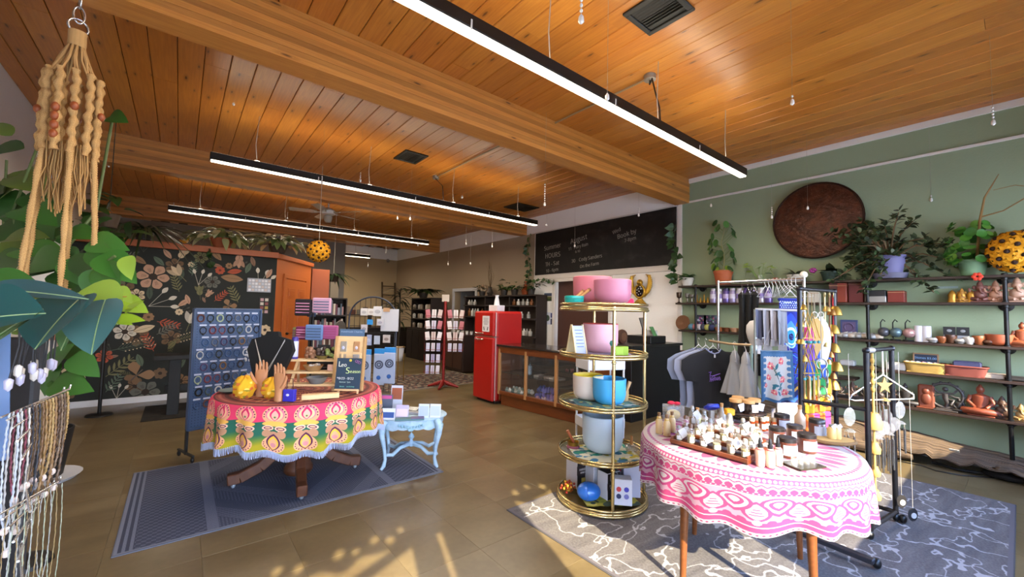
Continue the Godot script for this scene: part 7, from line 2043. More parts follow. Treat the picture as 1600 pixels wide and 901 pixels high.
	for i in 4: small("brass_bell", "small brass bell figure left of the canisters, %s along" % nth(i), "bell", zs.call(V(6.34, 1.7, -3.2).lerp(V(6.34, 1.699, -3.028), i / 3.0), y), [[0, 0], [0.03, 0], [0.02, 0.03], [0.01, 0.05], [0.012, 0.07 + 0.05 * ((i + 1) % 2)], [0, 0.09 + 0.05 * ((i + 1) % 2)]], mat("9a7a34", 0.35, 0.8), "brass pieces")
	for i in 9:
		var p: Vector3 = zs.call(V(6.34, 1.719, -2.94).lerp(V(6.34, 1.715, -2.185), i / 8.0), y)
		var c := thing("spray_canister", "%s canister, %s from the left on the second shelf" % [["lilac", "silver", "violet"][i % 3], nth(i)], "canister", p, 0.0, "canisters on the second shelf")
		part(c, "can", S().lathe([[0, 0], [0.048, 0], [0.05, 0.01], [0.05, 0.165], [0.04, 0.18], [0, 0.18]], 16), mat(["8a80a8", "a8a6b0", "5a4a8a"][i % 3], 0.3, 0.3))
		part(c, "cap", S().lathe([[0.038, 0.178], [0.038, 0.21], [0.03, 0.215], [0, 0.215]], 14), mat(["b8b4c0", "c4c4c8", "3a2c66"][i % 3], 0.35))
		part(c, "label_band", S().lathe([[0.051, 0.06], [0.051, 0.13]], 16), mat(["c0bcd0", "7a6aa8", "a89ac4"][i % 3], 0.5))
	for q in [["white card propped behind the tall clothes rail", V(6.3, 1.728, -1.664), 0.12, 0.14, 0.02, "b4b0a8"], ["narrow maroon journal on the second shelf", V(6.34, 1.743, -1.442), 0.085, 0.24, 0.16, "3c1214"], ["rust red journal on the second shelf", V(6.34, 1.742, -1.359), 0.09, 0.235, 0.16, "7a2c1a"], ["large burgundy journal with a clasp on the second shelf", V(6.34, 1.741, -1.237), 0.14, 0.255, 0.05, "5e1a20"], ["black and silver box right of the journals", V(6.34, 1.724, -1.05), 0.18, 0.14, 0.16, "16161a"], ["low red lacquer box right of the silver box", V(6.34, 1.723, -0.873), 0.14, 0.13, 0.16, "6e2016"]]:
		var b := thing("keepsake_box", q[0], "box", zs.call(q[1], y), -PI / 2, "boxes and journals on the second shelf")
		part(b, "body", S().box(V(0, q[3] / 2, 0), V(q[2], q[3], q[4]), 0.005), mat(q[5], 0.5))
		if q[5] == "16161a": part(b, "silver_band", S().box(V(0, 0.035, 0), V(q[2] + 0.004, 0.07, q[4] + 0.004), 0.003), mat("9a9a98", 0.35, 0.6))
		else: part(b, "edge_line", S().box(V(0, q[3] * 0.86, 0), V(q[2] + 0.003, 0.006, q[4] + 0.003)), mat("a07a5a", 0.5))
	figurine("reclining gold statuette group left of the seated deities", zs.call(V(6.34, 1.733, -0.376), y), 0.15, "9a6a26", 1)
	figurine("dark and pink seated deity with crown, left of the post", zs.call(V(6.34, 1.732, -0.249), y), 0.225, "6a4038", 1)
	figurine("rosy seated deity with crown just left of the pipe post", zs.call(V(6.34, 1.731, -0.147), y), 0.22, "a87a62", 1)
	figurine("rosy seated deity with crown right of the pipe post", zs.call(V(6.34, 1.729, -0.01), y), 0.25, "b08a74", 1)
	for i in 3: small("gold_figure", "tiny gold figure beside the reclining group, %s" % nth(i), "figurine", zs.call(V(6.34, 1.734, -0.445).lerp(V(6.34, 1.732, -0.31), i / 2.0), y), [[0, 0], [0.04, 0], [0.03, 0.05], [0.035, 0.08], [0.02, 0.11], [0, 0.13]], mat("a87a2c", 0.4, 0.6), "tiny gold figures", 10)
	y = 1.261
	var disp := thing("woven_plate", "round brown woven plate leaning at the third shelf's left end", "plate", zs.call(V(6.34, 1.286, -3.444), y), -PI / 2)
	part(disp, "plate", S().at(V(0, 0.11, -0.03), rx(PI / 2 - 0.2)).lathe([[0, 0.0], [0.08, 0.0], [0.12, 0.02], [0.115, 0.026], [0, 0.01]], 24), mat("6a4428", 0.7))
	for i in 6:
		var q: Array = [["sky blue cloth roll", "5a8aa8"], ["rose cloth roll", "a86a74"], ["white lace pouch", "b8b0b4"], ["dark floral pouch", "3a3a4a"], ["yellow green print pouch", "9a9a54"], ["navy floral pouch", "2c3050"]][i]
		var o := part(self, "fabric_pouch", S().ball(V(0, 0.05, 0), V(0.055, 0.05, 0.055), 12, 8), cloth(q[1]))
		o.position = zs.call(V(6.34, 1.243, -3.284).lerp(V(6.34, 1.279, -2.971), i / 5.0), y)
		tag(o, q[0] + " on the third shelf's left part", "pouch", "pouches on the third shelf")
	for i in 2:
		var cv := Canvas.new(48, 40, Color(0.12, 0.12, 0.2))
		for k in 26: cv.dot(rnd(0, 48), rnd(0, 40), rnd(2, 6), rnd(2, 5), [Color(0.6, 0.25, 0.4), Color(0.2, 0.4, 0.3), Color(0.6, 0.62, 0.7), Color(0.25, 0.2, 0.45)][k % 4])
		var b := thing("floral_box", "dark floral print box %s the pouches on the third shelf" % ["left above", "right above"][i], "box", zs.call([V(6.4, 1.4, -3.138), V(6.4, 1.424, -3.018)][i], y + 0.0) + V(0.06, 0.1, 0), -PI / 2, "floral boxes")
		part(b, "box", S().box(V(0, 0.07, 0), V(0.17, 0.14, 0.1), 0.004), printed(cv.tex(), 0.5, {"uv1_scale": V(6, 6, 1)}))
		part(b, "stand_block", S().box(V(0, -0.05, 0), V(0.12, 0.1, 0.06), 0.003), dk)
	for i in 4: small("wooden_bowl", "small %s bowl on the third shelf, %s left of the black dresses" % [["orange", "brown", "peach", "honey"][i], nth(i)], "bowl", zs.call(V(6.34, 1.284, -2.856).lerp(V(6.34, 1.31, -2.53), i / 3.0), y), [[0, 0], [0.04, 0], [0.075, 0.06], [0.068, 0.06], [0.04, 0.01], [0, 0.01]], mat(["a8623a", "6a3a22", "b88a6a", "a87a3c"][i], 0.5), "bowls on the third shelf")
	for i in 9:
		var o := part(self, "shell", S().ball(V(0, 0.03, 0), V(0.045, 0.032, 0.06), 10, 6, Basis(Vector3.UP, i * 1.1)).tube([V(0, 0.03, 0), V(0.02, 0.06, 0.03), V(0.03, 0.075, 0.05)], [0.025, 0.015, 0.003], 6), mat(["b0aca4", "9a9a9c", "b8a898"][i % 3], 0.4))
		o.position = zs.call(V(6.34, 1.263, -1.38).lerp(V(6.34, 1.285, -1.047), i / 8.0), y)
		tag(o, "pale seashell in the row on the third shelf, %s from the left" % nth(i), "shell", "seashells")
	var bf := thing("blue_framed_print", "dark blue framed print leaning behind the seashells", "print", zs.call(V(6.44, 1.28, -1.332), y) + V(0.09, 0, 0), -PI / 2)
	part(bf, "frame", S().box(V(0, 0.12, 0), V(0.17, 0.2, 0.012), 0.003, rx(-0.08)), mat("2a3a66", 0.5))
	part(bf, "art", S().box(V(0, 0.12, 0.007), V(0.13, 0.15, 0.004), 0.001, rx(-0.08)).ring(V(0, 0.13, 0.008), 0.045, 0.008, Basis.IDENTITY, 16, 4), mat("54466a", 0.6))
	for i in 3:
		var o := thing("hooked_ornament", "%s ornament ball on a black hook stand, %s of the three" % [["dark", "teal", "rosy"][i], nth(i)], "ornament", zs.call(V(6.34, 1.288, -1.002).lerp(V(6.34, 1.294, -0.793), i / 2.0), y), 0.0, "hooked ornaments")
		part(o, "hook_stand", S().tube([V(0, 0, -0.02), V(0, 0.2, -0.02), V(0, 0.235, 0.0), V(0, 0.21, 0.02)], 0.006, 6), pipe)
		part(o, "base", S().lathe([[0, 0], [0.05, 0], [0.045, 0.012], [0, 0.015]], 14), pipe)
		part(o, "ornament_ball", S().ball(V(-0.02, 0.09, 0.01), V(0.055, 0.055, 0.055), 12, 8), mat(["4a4a50", "5a7078", "a8807a"][i], 0.3, 0.3))
	for i in 2:
		small("pillar_candle", "tall white pillar candle, %s of the pair on the third shelf" % ["left", "right"][i], "candle", zs.call([V(6.34, 1.299, -0.706), V(6.34, 1.303, -0.646)][i], y), [[0, 0], [0.038, 0], [0.038, 0.17], [0.03, 0.175], [0, 0.17]], mat("c4c0c4", 0.6), "white pillar candles")
	for i in 2:
		var o := thing("altar_card", "black and white info card, %s of two above the little bowls" % ["left", "right"][i], "card", zs.call([V(6.42, 1.319, -0.48), V(6.42, 1.325, -0.382)][i], y) + V(0.06, 0, 0), -PI / 2, "info cards")
		part(o, "card", S().box(V(0, 0.086, 0), V(0.092, 0.17, 0.006), 0.001, rx(-0.1)), mat("a8aab0", 0.6))
		part(o, "dark_half", S().box(V(0, 0.127, -0.001), V(0.092, 0.088, 0.008), 0.001, rx(-0.1)), mat("15161a", 0.6))
		part(o, "figure_print", S().ball(V(0, 0.13, 0.004), V(0.02, 0.016, 0.003), 10, 5), mat("8a8a8c", 0.6))
	for i in 7: small("offering_bowl", "little %s bowl in the row below the info cards, %s from the left" % [["white", "copper", "brown", "silver"][i % 4], nth(i)], "bowl", zs.call(V(6.3, 1.301, -0.594).lerp(V(6.3, 1.308, -0.203), i / 6.0), y) + V(-0.04, 0, 0), [[0, 0], [0.025, 0], [0.05, 0.03 + 0.02 * (i % 3)], [0.045, 0.05 + 0.02 * (i % 3)], [0, 0.04]], mat(["b8b4b0", "8a4e2c", "4a2e20", "8e8c8a"][i % 4], 0.35, 0.3), "little bowls on the third shelf")
	small("orange_bowl", "orange clay bowl by the right pipe post", "bowl", zs.call(V(6.34, 1.305, -0.134), y), bowl_prof(0.1, 0.11), mat("8e4426", 0.5), "", 22)
	figurine("orange seated figure on the third shelf at the right frame edge", zs.call(V(6.34, 1.315, 0.009), y), 0.24, "824224", 0)
	y = 0.931
	var bask := func(label: String, p: Vector3, w: float, h: float, d: float, hex: String):
		var o := thing("woven_basket", label, "basket", p, -PI / 2, "baskets on the shelves")
		var rows := []
		for k in 5:
			var row := PackedVector3Array()
			var f := 0.86 + 0.14 * k / 4.0
			for j in 28:
				var a := TAU * j / 28.0
				var cx := signf(cos(a)) * pow(absf(cos(a)), 0.4)
				var cz := signf(sin(a)) * pow(absf(sin(a)), 0.4)
				row.append(V(cx * w / 2 * f + 0.003 * ((j + k) % 2), h * k / 4.0, cz * d / 2 * f + 0.003 * ((j + k) % 2)))
			rows.append(row)
		part(o, "weave", S().grid(rows, true), mat(hex, 0.8))
		part(o, "base", S().box(V(0, 0.006, 0), V(w * 0.84, 0.012, d * 0.84)), mat(hex, 0.85))
		var rim := []
		for j in 28: rim.append(rows[4][j])
		part(o, "rim", S().tube(rim, 0.009, 5, true), mat(hex, 0.8))
	bask.call("long yellow woven basket on the fourth shelf", zs.call(V(6.34, 0.908, -0.66), y), 0.34, 0.1, 0.2, "96783a")
	bask.call("rust red woven basket right of the yellow basket", zs.call(V(6.34, 0.913, -0.375), y), 0.32, 0.1, 0.2, "74362a")
	for i in 6:
		var o := part(self, "folded_packet", S().box(V(0, 0.02, 0), V(0.06, 0.04, 0.13), 0.012, rx(0.3)), cloth(["b08a86", "c4a494", "b8b4a8", "a86a6a", "c0b0a0", "9a7a70"][i]))
		o.position = zs.call(V(6.34, 0.999, -0.769).lerp(V(6.34, 1.011, -0.547), i / 5.0), y + 0.06)
		tag(o, "%s cloth packet in the yellow basket, %s along" % [["rose", "sand", "ivory", "brick", "cream", "clay"][i], nth(i)], "packet", "packets in the yellow basket")
	var cb := thing("chalk_card", "small framed chalk price card above the yellow basket", "sign", zs.call(V(6.42, 0.985, -0.667), y) + V(0.07, 0.05, 0), -PI / 2)
	part(cb, "slate", S().box(V(0, 0.08, 0), V(0.18, 0.12, 0.008), 0.001, rx(-0.1)), mat("16233a", 0.6))
	part(cb, "frame", S().box(V(0, 0.145, -0.006), V(0.2, 0.014, 0.016), 0.002).box(V(0, 0.016, 0.007), V(0.2, 0.014, 0.016), 0.002).box(V(-0.095, 0.08, 0), V(0.014, 0.14, 0.016), 0.002, rx(-0.1)).box(V(0.095, 0.08, 0), V(0.014, 0.14, 0.016), 0.002, rx(-0.1)), mat("8a6a4a", 0.6))
	words(cb, "chalk_writing", "Stones $3.00", V(0, 0.1, 0.005), rx(-0.1), 0.03, mat("7aa0c8", 0.8), 0.002)
	words(cb, "chalk_writing", "each", V(0, 0.055, 0.01), rx(-0.1), 0.026, mat("7aa0c8", 0.8), 0.002)
	for q in [["white folded cloth bag left of the yellow basket", V(6.34, 0.928, -0.89), 0.16, 0.08, "b4b0ac"], ["blue and black boxed deck behind the rust basket", V(6.44, 0.974, -0.357), 0.2, 0.15, "22264a"], ["pale loose bag on the fourth shelf near the right post", V(6.34, 0.917, -0.17), 0.2, 0.05, "9a8a7a"], ["dark low tray right of the right pipe post", V(6.34, 0.927, -0.014), 0.22, 0.04, "26221f"], ["white box at the fourth shelf's left end", V(6.34, 0.934, -1.33), 0.14, 0.06, "a8a6a4"]]:
		var o := thing("shelf_box", q[0], "box", zs.call(q[1], y), -PI / 2, "boxes on the fourth shelf")
		part(o, "body", S().box(V(0, q[3] / 2, 0), V(q[2], q[3], 0.12), 0.01), mat(q[4], 0.7))
		part(o, "top_flap", S().box(V(0, q[3], 0.01), V(q[2] * 0.9, 0.008, 0.1), 0.003), mat(q[4], 0.6))
	y = 0.791
	bask.call("low yellow basket on the left bay's lower shelf", zs.call(V(6.34, 0.775, -3.423), y), 0.24, 0.07, 0.2, "a87a34")
	bask.call("brown oval basket behind the low yellow basket", zs.call(V(6.44, 0.875, -3.39), y) + V(0.05, 0.07, 0), 0.2, 0.05, 0.14, "5a3c26")
	for i in 4: small("cosmetic_jar", "small white jar on the left bay's lower shelf, %s along" % nth(i), "jar", zs.call(V(6.34, 0.85, -2.896).lerp(V(6.34, 0.9, -2.406), i / 3.0), y), [[0, 0], [0.04, 0], [0.04, 0.06], [0.042, 0.06], [0.042, 0.09], [0, 0.09]], mat(["9ab0b8", "b8b4ac", "7a98a4", "a8a8a4"][i], 0.4), "jars on the left bay's lower shelf")
	for i in 2:
		var o := thing("photo_frame", "small framed photo standing behind the jars, %s of two" % ["left", "right"][i], "frame", zs.call([V(6.42, 0.997, -2.818), V(6.42, 1.006, -2.717)][i], y) + V(0.06, 0, 0), -PI / 2, "small framed photos")
		part(o, "frame", S().box(V(0, 0.09, 0), V(0.11, 0.16, 0.012), 0.003), mat("1d1d22", 0.5))
		part(o, "photo", S().box(V(0, 0.09, 0.007), V(0.08, 0.12, 0.003)), mat("8aa0b0", 0.5))
	y = 0.551
	figurine("dark carved seated statuette at the lowest shelf's left", zs.call(V(6.34, 0.554, -0.83), y), 0.24, "26201e", 0)
	figurine("terracotta carved slab figure on the lowest shelf", zs.call(V(6.34, 0.544, -0.664), y), 0.25, "6a3420", 2)
	figurine("black and white ringed dancer statuette", zs.call(V(6.34, 0.559, -0.52), y), 0.3, "3a3432", 3)
	figurine("small dark statuette right of the ringed dancer", zs.call(V(6.34, 0.565, -0.424), y), 0.15, "241f1c", 0)
	figurine("red terracotta meditating figure on the lowest shelf", zs.call(V(6.32, 0.559, -0.275), y), 0.31, "7c3a22", 0)
	figurine("thin dark standing statuette by the right pipe post", zs.call(V(6.34, 0.561, -0.135), y), 0.22, "4a342a", 1)
	figurine("gold speckled ornament figure at the lowest shelf's right", zs.call(V(6.34, 0.561, -0.02), y), 0.17, "9a7a4a", 1)
	for i in 5: figurine("small dark bronze figure on the lowest shelf behind the chimes, %s along" % nth(i), zs.call(V(6.34, 0.598, -1.417).lerp(V(6.34, 0.566, -0.919), i / 4.0), y), 0.17 + 0.03 * (i % 2), ["3a2e2a", "5a4236", "2c2422"][i % 3], i % 2, -PI / 2, "small bronze figures")
	var sk := thing("striped_basket", "white price strip on the wall above the journals", "sign", V(6.49, 1.86, (V(6.49, 1.921, -0.489)).z), -PI / 2)
	part(sk, "strip", S().box(V(0, 0, 0), V(0.16, 0.025, 0.006), 0.001), mat("8a9a94", 0.6))
	quick_noise.seed = 120
	quick_noise.fractal_octaves = 4
	var dt := picture(256, 512, func(x, y2):
		var g := 0.5 + 0.5 * fb(x * 4.0 + 30.0 * fb(x, y2, 0.6), y2 * 0.3, 2.4)
		return Color(0.19, 0.145, 0.11).lerp(Color(0.5, 0.41, 0.32), clampf(g * 1.1, 0, 1)))
	var db := picture(256, 512, func(x, y2):
		var g := 0.5 + 0.5 * fb(x * 4.0 + 30.0 * fb(x, y2, 0.6), y2 * 0.3, 2.4)
		return Color(g, g, g))
	var dw := thing("driftwood_log", "long weathered driftwood slab leaning on the green wall", "driftwood", V(6.2, 0.0, -1.0))
	var rows := []
	for i in 60:
		var f := i / 59.0
		var row := PackedVector3Array()
		var z := 1.12 - 2.85 * f
		var top := 0.17 + 0.2 * pow(f, 0.7) + 0.025 * quick_noise.get_noise_1d(f * 700.0)
		var rag := 0.07 * quick_noise.get_noise_1d(f * 1900.0 + 90.0)
		for j in 24:
			var u := j / 12.0 if j < 12 else (24 - j) / 12.0
			var back := 0.0 if j < 12 else 0.05
			var rg := quick_noise.get_noise_2d(f * 90.0 + 25.0 * quick_noise.get_noise_2d(f * 200.0, u * 60.0), u * 480.0)
			var edge := 1.0 - pow(absf(u * 2.0 - 1.0), 6.0)
			var zz := z + (0.16 * quick_noise.get_noise_1d(u * 900.0) if i < 6 else 0.0)
			row.append(V(-0.17 + 0.34 * u - 0.035 * edge - (0.03 * rg if j < 12 else 0.0) + back, lerpf(0.1 + rag, top, u) + 0.02 * rg, zz))
		rows.append(row)
	part(dw, "slab", S().grid(rows, true, 3, 1), printed(dt, 0.9, {"uv1_scale": V(0.5, 1, 1), "heightmap_enabled": true, "heightmap_texture": db, "heightmap_scale": 2.5}))
	part(dw, "under_log", S().tube([V(-0.13, 0.07, 0.25), V(-0.14, 0.075, 0.0), V(-0.12, 0.09, -0.7), V(-0.08, 0.09, -1.4)], [0.04, 0.065, 0.07, 0.05], 10), printed(dt, 0.9, {"uv1_scale": V(1, 2, 1)}))
	part(dw, "price_tag", S().box(V(-0.13, 0.21, 0.55), V(0.004, 0.03, 0.07), 0.0, rz(0.7)), mat("c8c0b4", 0.7))
	var bg := thing("black_bag", "black cloth bag slumped on the floor by the right pipe post", "bag", V(6.16, 0, -0.12))
	part(bg, "body", S().ball(V(0, 0.045, 0), V(0.08, 0.045, 0.17), 14, 8), mat("101013", 0.8))
	part(bg, "strap", S().tube([V(-0.03, 0.03, -0.15), V(-0.05, 0.02, -0.3), V(0.0, 0.02, -0.42), V(0.02, 0.02, -0.5)], 0.014, 6), mat("141417", 0.8))
	var cd := thing("black_cable", "black cable lying along the floor below the driftwood", "cable", V(5.8, 0.006, -0.8))
	part(cd, "cable", S().tube([V(5.992, 0.006, -0.897) - V(5.8, 0.006, -0.8), V(6.014, 0.006, -0.681) - V(5.8, 0.006, -0.8), V(5.933, 0.006, -0.572) - V(5.8, 0.006, -0.8), V(5.966, 0.006, -0.41) - V(5.8, 0.006, -0.8), V(6.244, 0.006, -0.097) - V(5.8, 0.006, -0.8)], 0.006, 6), mat("121214", 0.5))

func flower_ball(label: String, p: Vector3, r: float, hung: bool) -> void:
	var t := thing("flower_ball", label, "flower ball", p, 0.0, "yellow flower balls")
	part(t, "core", S().ball(Vector3.ZERO, Vector3.ONE * r * 0.8, 16, 10), mat("7a5a10", 0.9))
	var n := 48
	for i in n:
		var yy := 1.0 - 2.0 * (i + 0.5) / n
		var rr := sqrt(1.0 - yy * yy)
		var a := i * 2.39996
		var d := V(cos(a) * rr, yy, sin(a) * rr)
		var u := d.cross(V(0.1, 1, 0.2)).normalized()
		var v := d.cross(u)
		var s := S()
		for k in 9:
			var b := TAU * k / 9.0
			s.leaf(d * r * 0.86 + (u * cos(b) + v * sin(b)) * r * 0.07, (u * cos(b) + v * sin(b)) + d * 0.25, d, r * 0.3, r * 0.16, 0.15, 0.1, 0.0, 3)
		var fl := part(t, "flower", s, mat("d8960c", 0.7))
		part(fl, "flower_eye", S().ball(d * r * 0.9, Vector3.ONE * r * 0.1, 8, 6), mat("2a1408", 0.9))
	if hung: part(t, "string", S().tube([V(0, r * 0.9, 0), V(0, H - p.y, 0)], 0.004, 4), mat("c8c4b8", 0.6))

# clothes rails
func drape(w0: float, w1: float, h: float, folds: float, amp: float, bow := 0.0) -> Shape:
	var rows := []
	for i in 13:
		var f := i / 12.0
		var row := PackedVector3Array()
		var n := 33
		for j in n:
			var u := j / (n - 1.0)
			var w := lerpf(w0, w1, f)
			row.append(V((u - 0.5) * w + bow * sin(f * PI) * (u - 0.5), -h * f + 0.015 * sin(u * 9.0) * f, amp * (0.25 + 0.75 * f) * sin(u * folds * TAU + 1.3 * f)))
		rows.append(row)
	return S().grid(rows, false)

func shirt_shape(w: float, h: float, slv: float, thick := 0.05) -> Shape:
	var s := S()
	for side in [1.0, -1.0]:
		var rows := []
		var prof := [[0.0, 0.09, 0.0], [0.02, 0.13, 0.0], [0.07, w * 0.62, 0.0], [0.13, w * 0.72 + slv * 0.5, 0.0], [0.24, w * 0.62 + slv, 0.0], [0.36, w * 0.52 + slv * 0.9, 0.0], [0.37, w * 0.52, 0.0], [0.6, w * 0.5, 0.0], [h, w * 0.53, 0.0]]
		for q in prof:
			var row := PackedVector3Array()
			for j in 15:
				var u := j / 14.0 * 2.0 - 1.0
				var dip := 0.05 * exp(-pow(u * q[1] / 0.06, 2.0)) if q[0] < 0.03 and side > 0 else 0.0
				row.append(V(u * q[1], -q[0] - dip, side * thick * 0.5 * sqrt(maxf(0.0, 1.0 - u * u)) + 0.012 * sin(u * 8.0 + q[0] * 6.0) * q[0]))
			rows.append(row)
		s.grid(rows, false, 1, 1, 0, side < 0)
	return s

func hanger(parent: Node, m: Material, p: Vector3, turn: float, w := 0.2) -> void:
	var b := yaw(turn)
	var s := S()
	s.tube([p + V(0, 0.0, 0) + b * V(0, 0, 0.02), p + V(0, 0.02, 0), p + b * V(0, 0, -0.02), p + V(0, -0.06, 0)], 0.0035, 5)
	s.tube([p + V(0, -0.06, 0), p + b * V(w, -0.19, 0), p + b * V(-w, -0.19, 0), p + V(0, -0.06, 0)], 0.0045, 5)
	part(parent, "hanger", s, m)

func clothes() -> void:
	var chrome := mat("b4b4b8", 0.22, 0.95)
	var white := mat("c8c8cc", 0.4)
	var a := V(5.084, 1.901, -2.302)
	var b := V(5.304, 1.917, -1.48)
	var o := V((a.x + b.x) / 2, 0, (a.z + b.z) / 2)
	var t := thing("tall_clothes_rail", "tall chrome clothes rail with white ball knob before the green shelves", "clothes rail", o)
	part(t, "top_bar", S().tube([a - o, b - o], 0.016, 10), chrome)
	for p in [a, b]:
		part(t, "upright", S().tube([V(p.x, 0.06, p.z) - o, p + V(0, 0.02, 0) - o], 0.016, 10), chrome)
		part(t, "foot", S().box(V(p.x - o.x, 0.04, p.z - o.z), V(0.5, 0.035, 0.035), 0.005, yaw(0.9)), chrome)
	part(t, "knob", S().ball(b + V(0, 0.05, 0) - o, Vector3.ONE * 0.038, 14, 10), mat("cfcbc4", 0.35))
	var c := V(4.634, 1.572, -1.723)
	var d := V(4.858, 1.567, -1.349)
	var o2 := V(c.x, 0, c.z)
	var t2 := thing("low_clothes_rail", "lower white steel clothes rail holding scarves and the tapestry", "clothes rail", o2)
	part(t2, "top_bar", S().tube([c - o2, d - o2], 0.014, 10), mat("b8bcc4", 0.3, 0.6))
	part(t2, "upright", S().tube([V(0, 0.03, 0), c - o2], 0.016, 10), mat("a8b4b8", 0.3, 0.6))
	part(t2, "foot", S().lathe([[0, 0], [0.2, 0], [0.19, 0.02], [0.03, 0.04], [0, 0.04]], 18), chrome)
	var e := V(4.733, 1.209, -2.248)
	var f := V(4.785, 1.19, -1.821)
	var o3 := V(f.x, 0, f.z)
	var t3 := thing("shirt_arm_rail", "short curved brass toned rail arm carrying the black shirt", "clothes rail", o3)
	part(t3, "arm", S().tube([e - o3, e.lerp(f, 0.5) - V(0, 0.012, 0) - o3, f - o3], 0.014, 10), mat("a89478", 0.3, 0.8))
	part(t3, "upright", S().tube([V(0, 0.03, 0), f - o3], 0.015, 10), mat("9ab4ac", 0.35, 0.5))
	part(t3, "foot", S().lathe([[0, 0], [0.2, 0], [0.19, 0.02], [0.03, 0.04], [0, 0.04]], 18), chrome)
	for q in [["pale grey shirt rearmost on the short rail", 0.1, "6e7486", 0.12], ["grey raglan shirt second on the short rail", 0.05, "868a9c", 0.06], ["black T-shirt with purple lettering foremost on the short rail", 0.0, "101014", 0.0]]:
		var p: Vector3 = e.lerp(f, 0.1) + AW * q[1] - RT * q[3] + V(0, -0.09, 0)
		var s := thing("shirt", q[0], "shirt", p, FC + 0.05, "shirts on the short rail")
		part(s, "shirt_body", shirt_shape(0.44, 0.66, 0.1), cloth(q[2]))
		part(s, "collar", S().tube([V(-0.085, 0.0, 0.005), V(-0.05, -0.035, 0.028), V(0, -0.05, 0.032), V(0.05, -0.035, 0.028), V(0.085, 0.0, 0.005)], 0.008, 6), cloth("7a80a0"))
		hanger(s, white, V(0, 0.1, 0), 0.0, 0.15)
		if q[1] == 0.0:
			part(s, "neck_label", S().box(V(0, -0.075, 0.034), V(0.018, 0.035, 0.002)), mat("b8b8bc", 0.7))
			var lg := S()
			for k in 6: lg.tube([V(-0.06 + 0.02 * k, -0.36 + 0.006 * k, 0.036), V(-0.05 + 0.02 * k, -0.33 + 0.006 * k, 0.037), V(-0.04 + 0.02 * k, -0.36 + 0.006 * k, 0.036)], 0.005, 4)
			lg.tube([V(-0.07, -0.26, 0.036), V(-0.045, -0.25, 0.037), V(-0.06, -0.29, 0.037), V(-0.03, -0.3, 0.037), V(0.06, -0.27, 0.036)], 0.006, 4)
			part(s, "purple_lettering", lg, mat("6a4a9a", 0.7))
			words(s, "shirt_print", "lotus", V(0.0, -0.32, 0.04), Basis.IDENTITY, 0.06, mat("7a62b4", 0.7), 0.003)
	for q in [["silver grey gauze dress right of the black shirt", 0.62, "86888e", 0.1], ["pale grey gauze dress by the arm's end", 0.88, "9a9ca2", 0.09]]:
		var p := e.lerp(f, q[1])
		var s := thing("gauze_dress", q[0], "dress", p, FC, "gauze dresses")
		hanger(s, white, Vector3.ZERO, 1.2, 0.12)
		part(s, "bodice", S().at(V(0, -0.08, 0)).tube([V(0, 0.0, 0), V(0, -0.06, 0), V(0, -0.14, 0)], [0.02, 0.045, 0.05], 12), cloth(q[2]))
		var sk := S()
		var rows := []
		for i in 9:
			var row := PackedVector3Array()
			for j in 40: row.append(V(cos(TAU * j / 40) * (0.05 + q[3] * i / 8.0 * 0.8 + 0.024 * i / 8.0 * sin(j * 1.26)), -0.2 - 0.34 * i / 8.0, sin(TAU * j / 40) * (0.04 + 0.09 * i / 8.0 + 0.018 * i / 8.0 * sin(j * 1.26))))
			rows.append(row)
		part(s, "skirt", sk.grid(rows, true, 1, 1, 0, true), cloth(q[2]))
	for i in 3:
		var p := a.lerp(b, 0.3 + 0.07 * i)
		var s := thing("black_dress", "long black dress on the tall rail, %s from the left" % nth(i), "dress", p, 0.4 + 0.2 * i, "black dresses on the tall rail")
		hanger(s, chrome, Vector3.ZERO, 0.0, 0.13)
		part(s, "fabric", S().at(V(0, -0.12, 0)).lathe([[0.02, 0.0], [0.1, -0.04], [0.07, -0.2], [0.09, -0.5], [0.15, -0.95]].map(func(v): return [v[0], v[1]]), 16, Vector2(1, 0.45)), cloth("0b0b0d"))
		part(s, "straps", S().ring(V(0, -0.14, 0), 0.05, 0.006, Basis.IDENTITY, 12, 5), cloth(["3a1418", "15151a", "241c20"][i]))
	for i in 9:
		var p := a.lerp(b, 0.58 + 0.042 * i)
		var s := thing("wire_hanger", "white hanger on the tall rail, %s from the left" % nth(i), "hanger", p, 0.0, "white hangers on the tall rail")
		hanger(s, white, Vector3.ZERO, FC + 0.5 + 0.22 * i, 0.17)
	var h := thing("foam_head", "white foam mannequin head between the rails", "mannequin head", V(4.925, 1.317, -1.827) - V(0, 0.22, 0), FC)
	part(h, "head", S().lathe([[0, 0.0], [0.07, 0.0], [0.055, 0.05], [0.06, 0.1], [0.085, 0.16], [0.1, 0.23], [0.095, 0.3], [0.06, 0.35], [0, 0.365]], 24, Vector2(0.9, 1.08)), mat("c4c4c8", 0.7))
	part(h, "nose", S().tube([V(0, 0.25, 0.095), V(0, 0.205, 0.122), V(0, 0.195, 0.1)], [0.008, 0.015, 0.01], 6), mat("c4c4c8", 0.7))
	part(h, "neck_post", S().tube([V(0, -h.position.y + 0.02, 0), V(0, 0.02, 0)], 0.018, 8), chrome)
	for i in 4:
		var p := c.lerp(d, 0.1 + 0.15 * i)
		var s := thing("fringed_scarf", "%s fringed scarf on the lower rail, %s from the left" % [["slate grey", "silver", "ash grey", "pale grey"][i], nth(i)], "scarf", p, FC + 0.2, "fringed scarves")
		part(s, "cloth_fall", drape(0.11, 0.11, 0.3 + 0.05 * (i % 2), 2.0, 0.014), cloth(["50546a", "8a8890", "9a9496", "7c808c"][i]))
		var fr := S()
		for k in 14: fr.tube([V(-0.05 + k * 0.0077, -0.3 - 0.05 * (i % 2), 0), V(-0.05 + k * 0.0077, -0.37 - 0.05 * (i % 2), 0)], 0.003, 3, false, false)
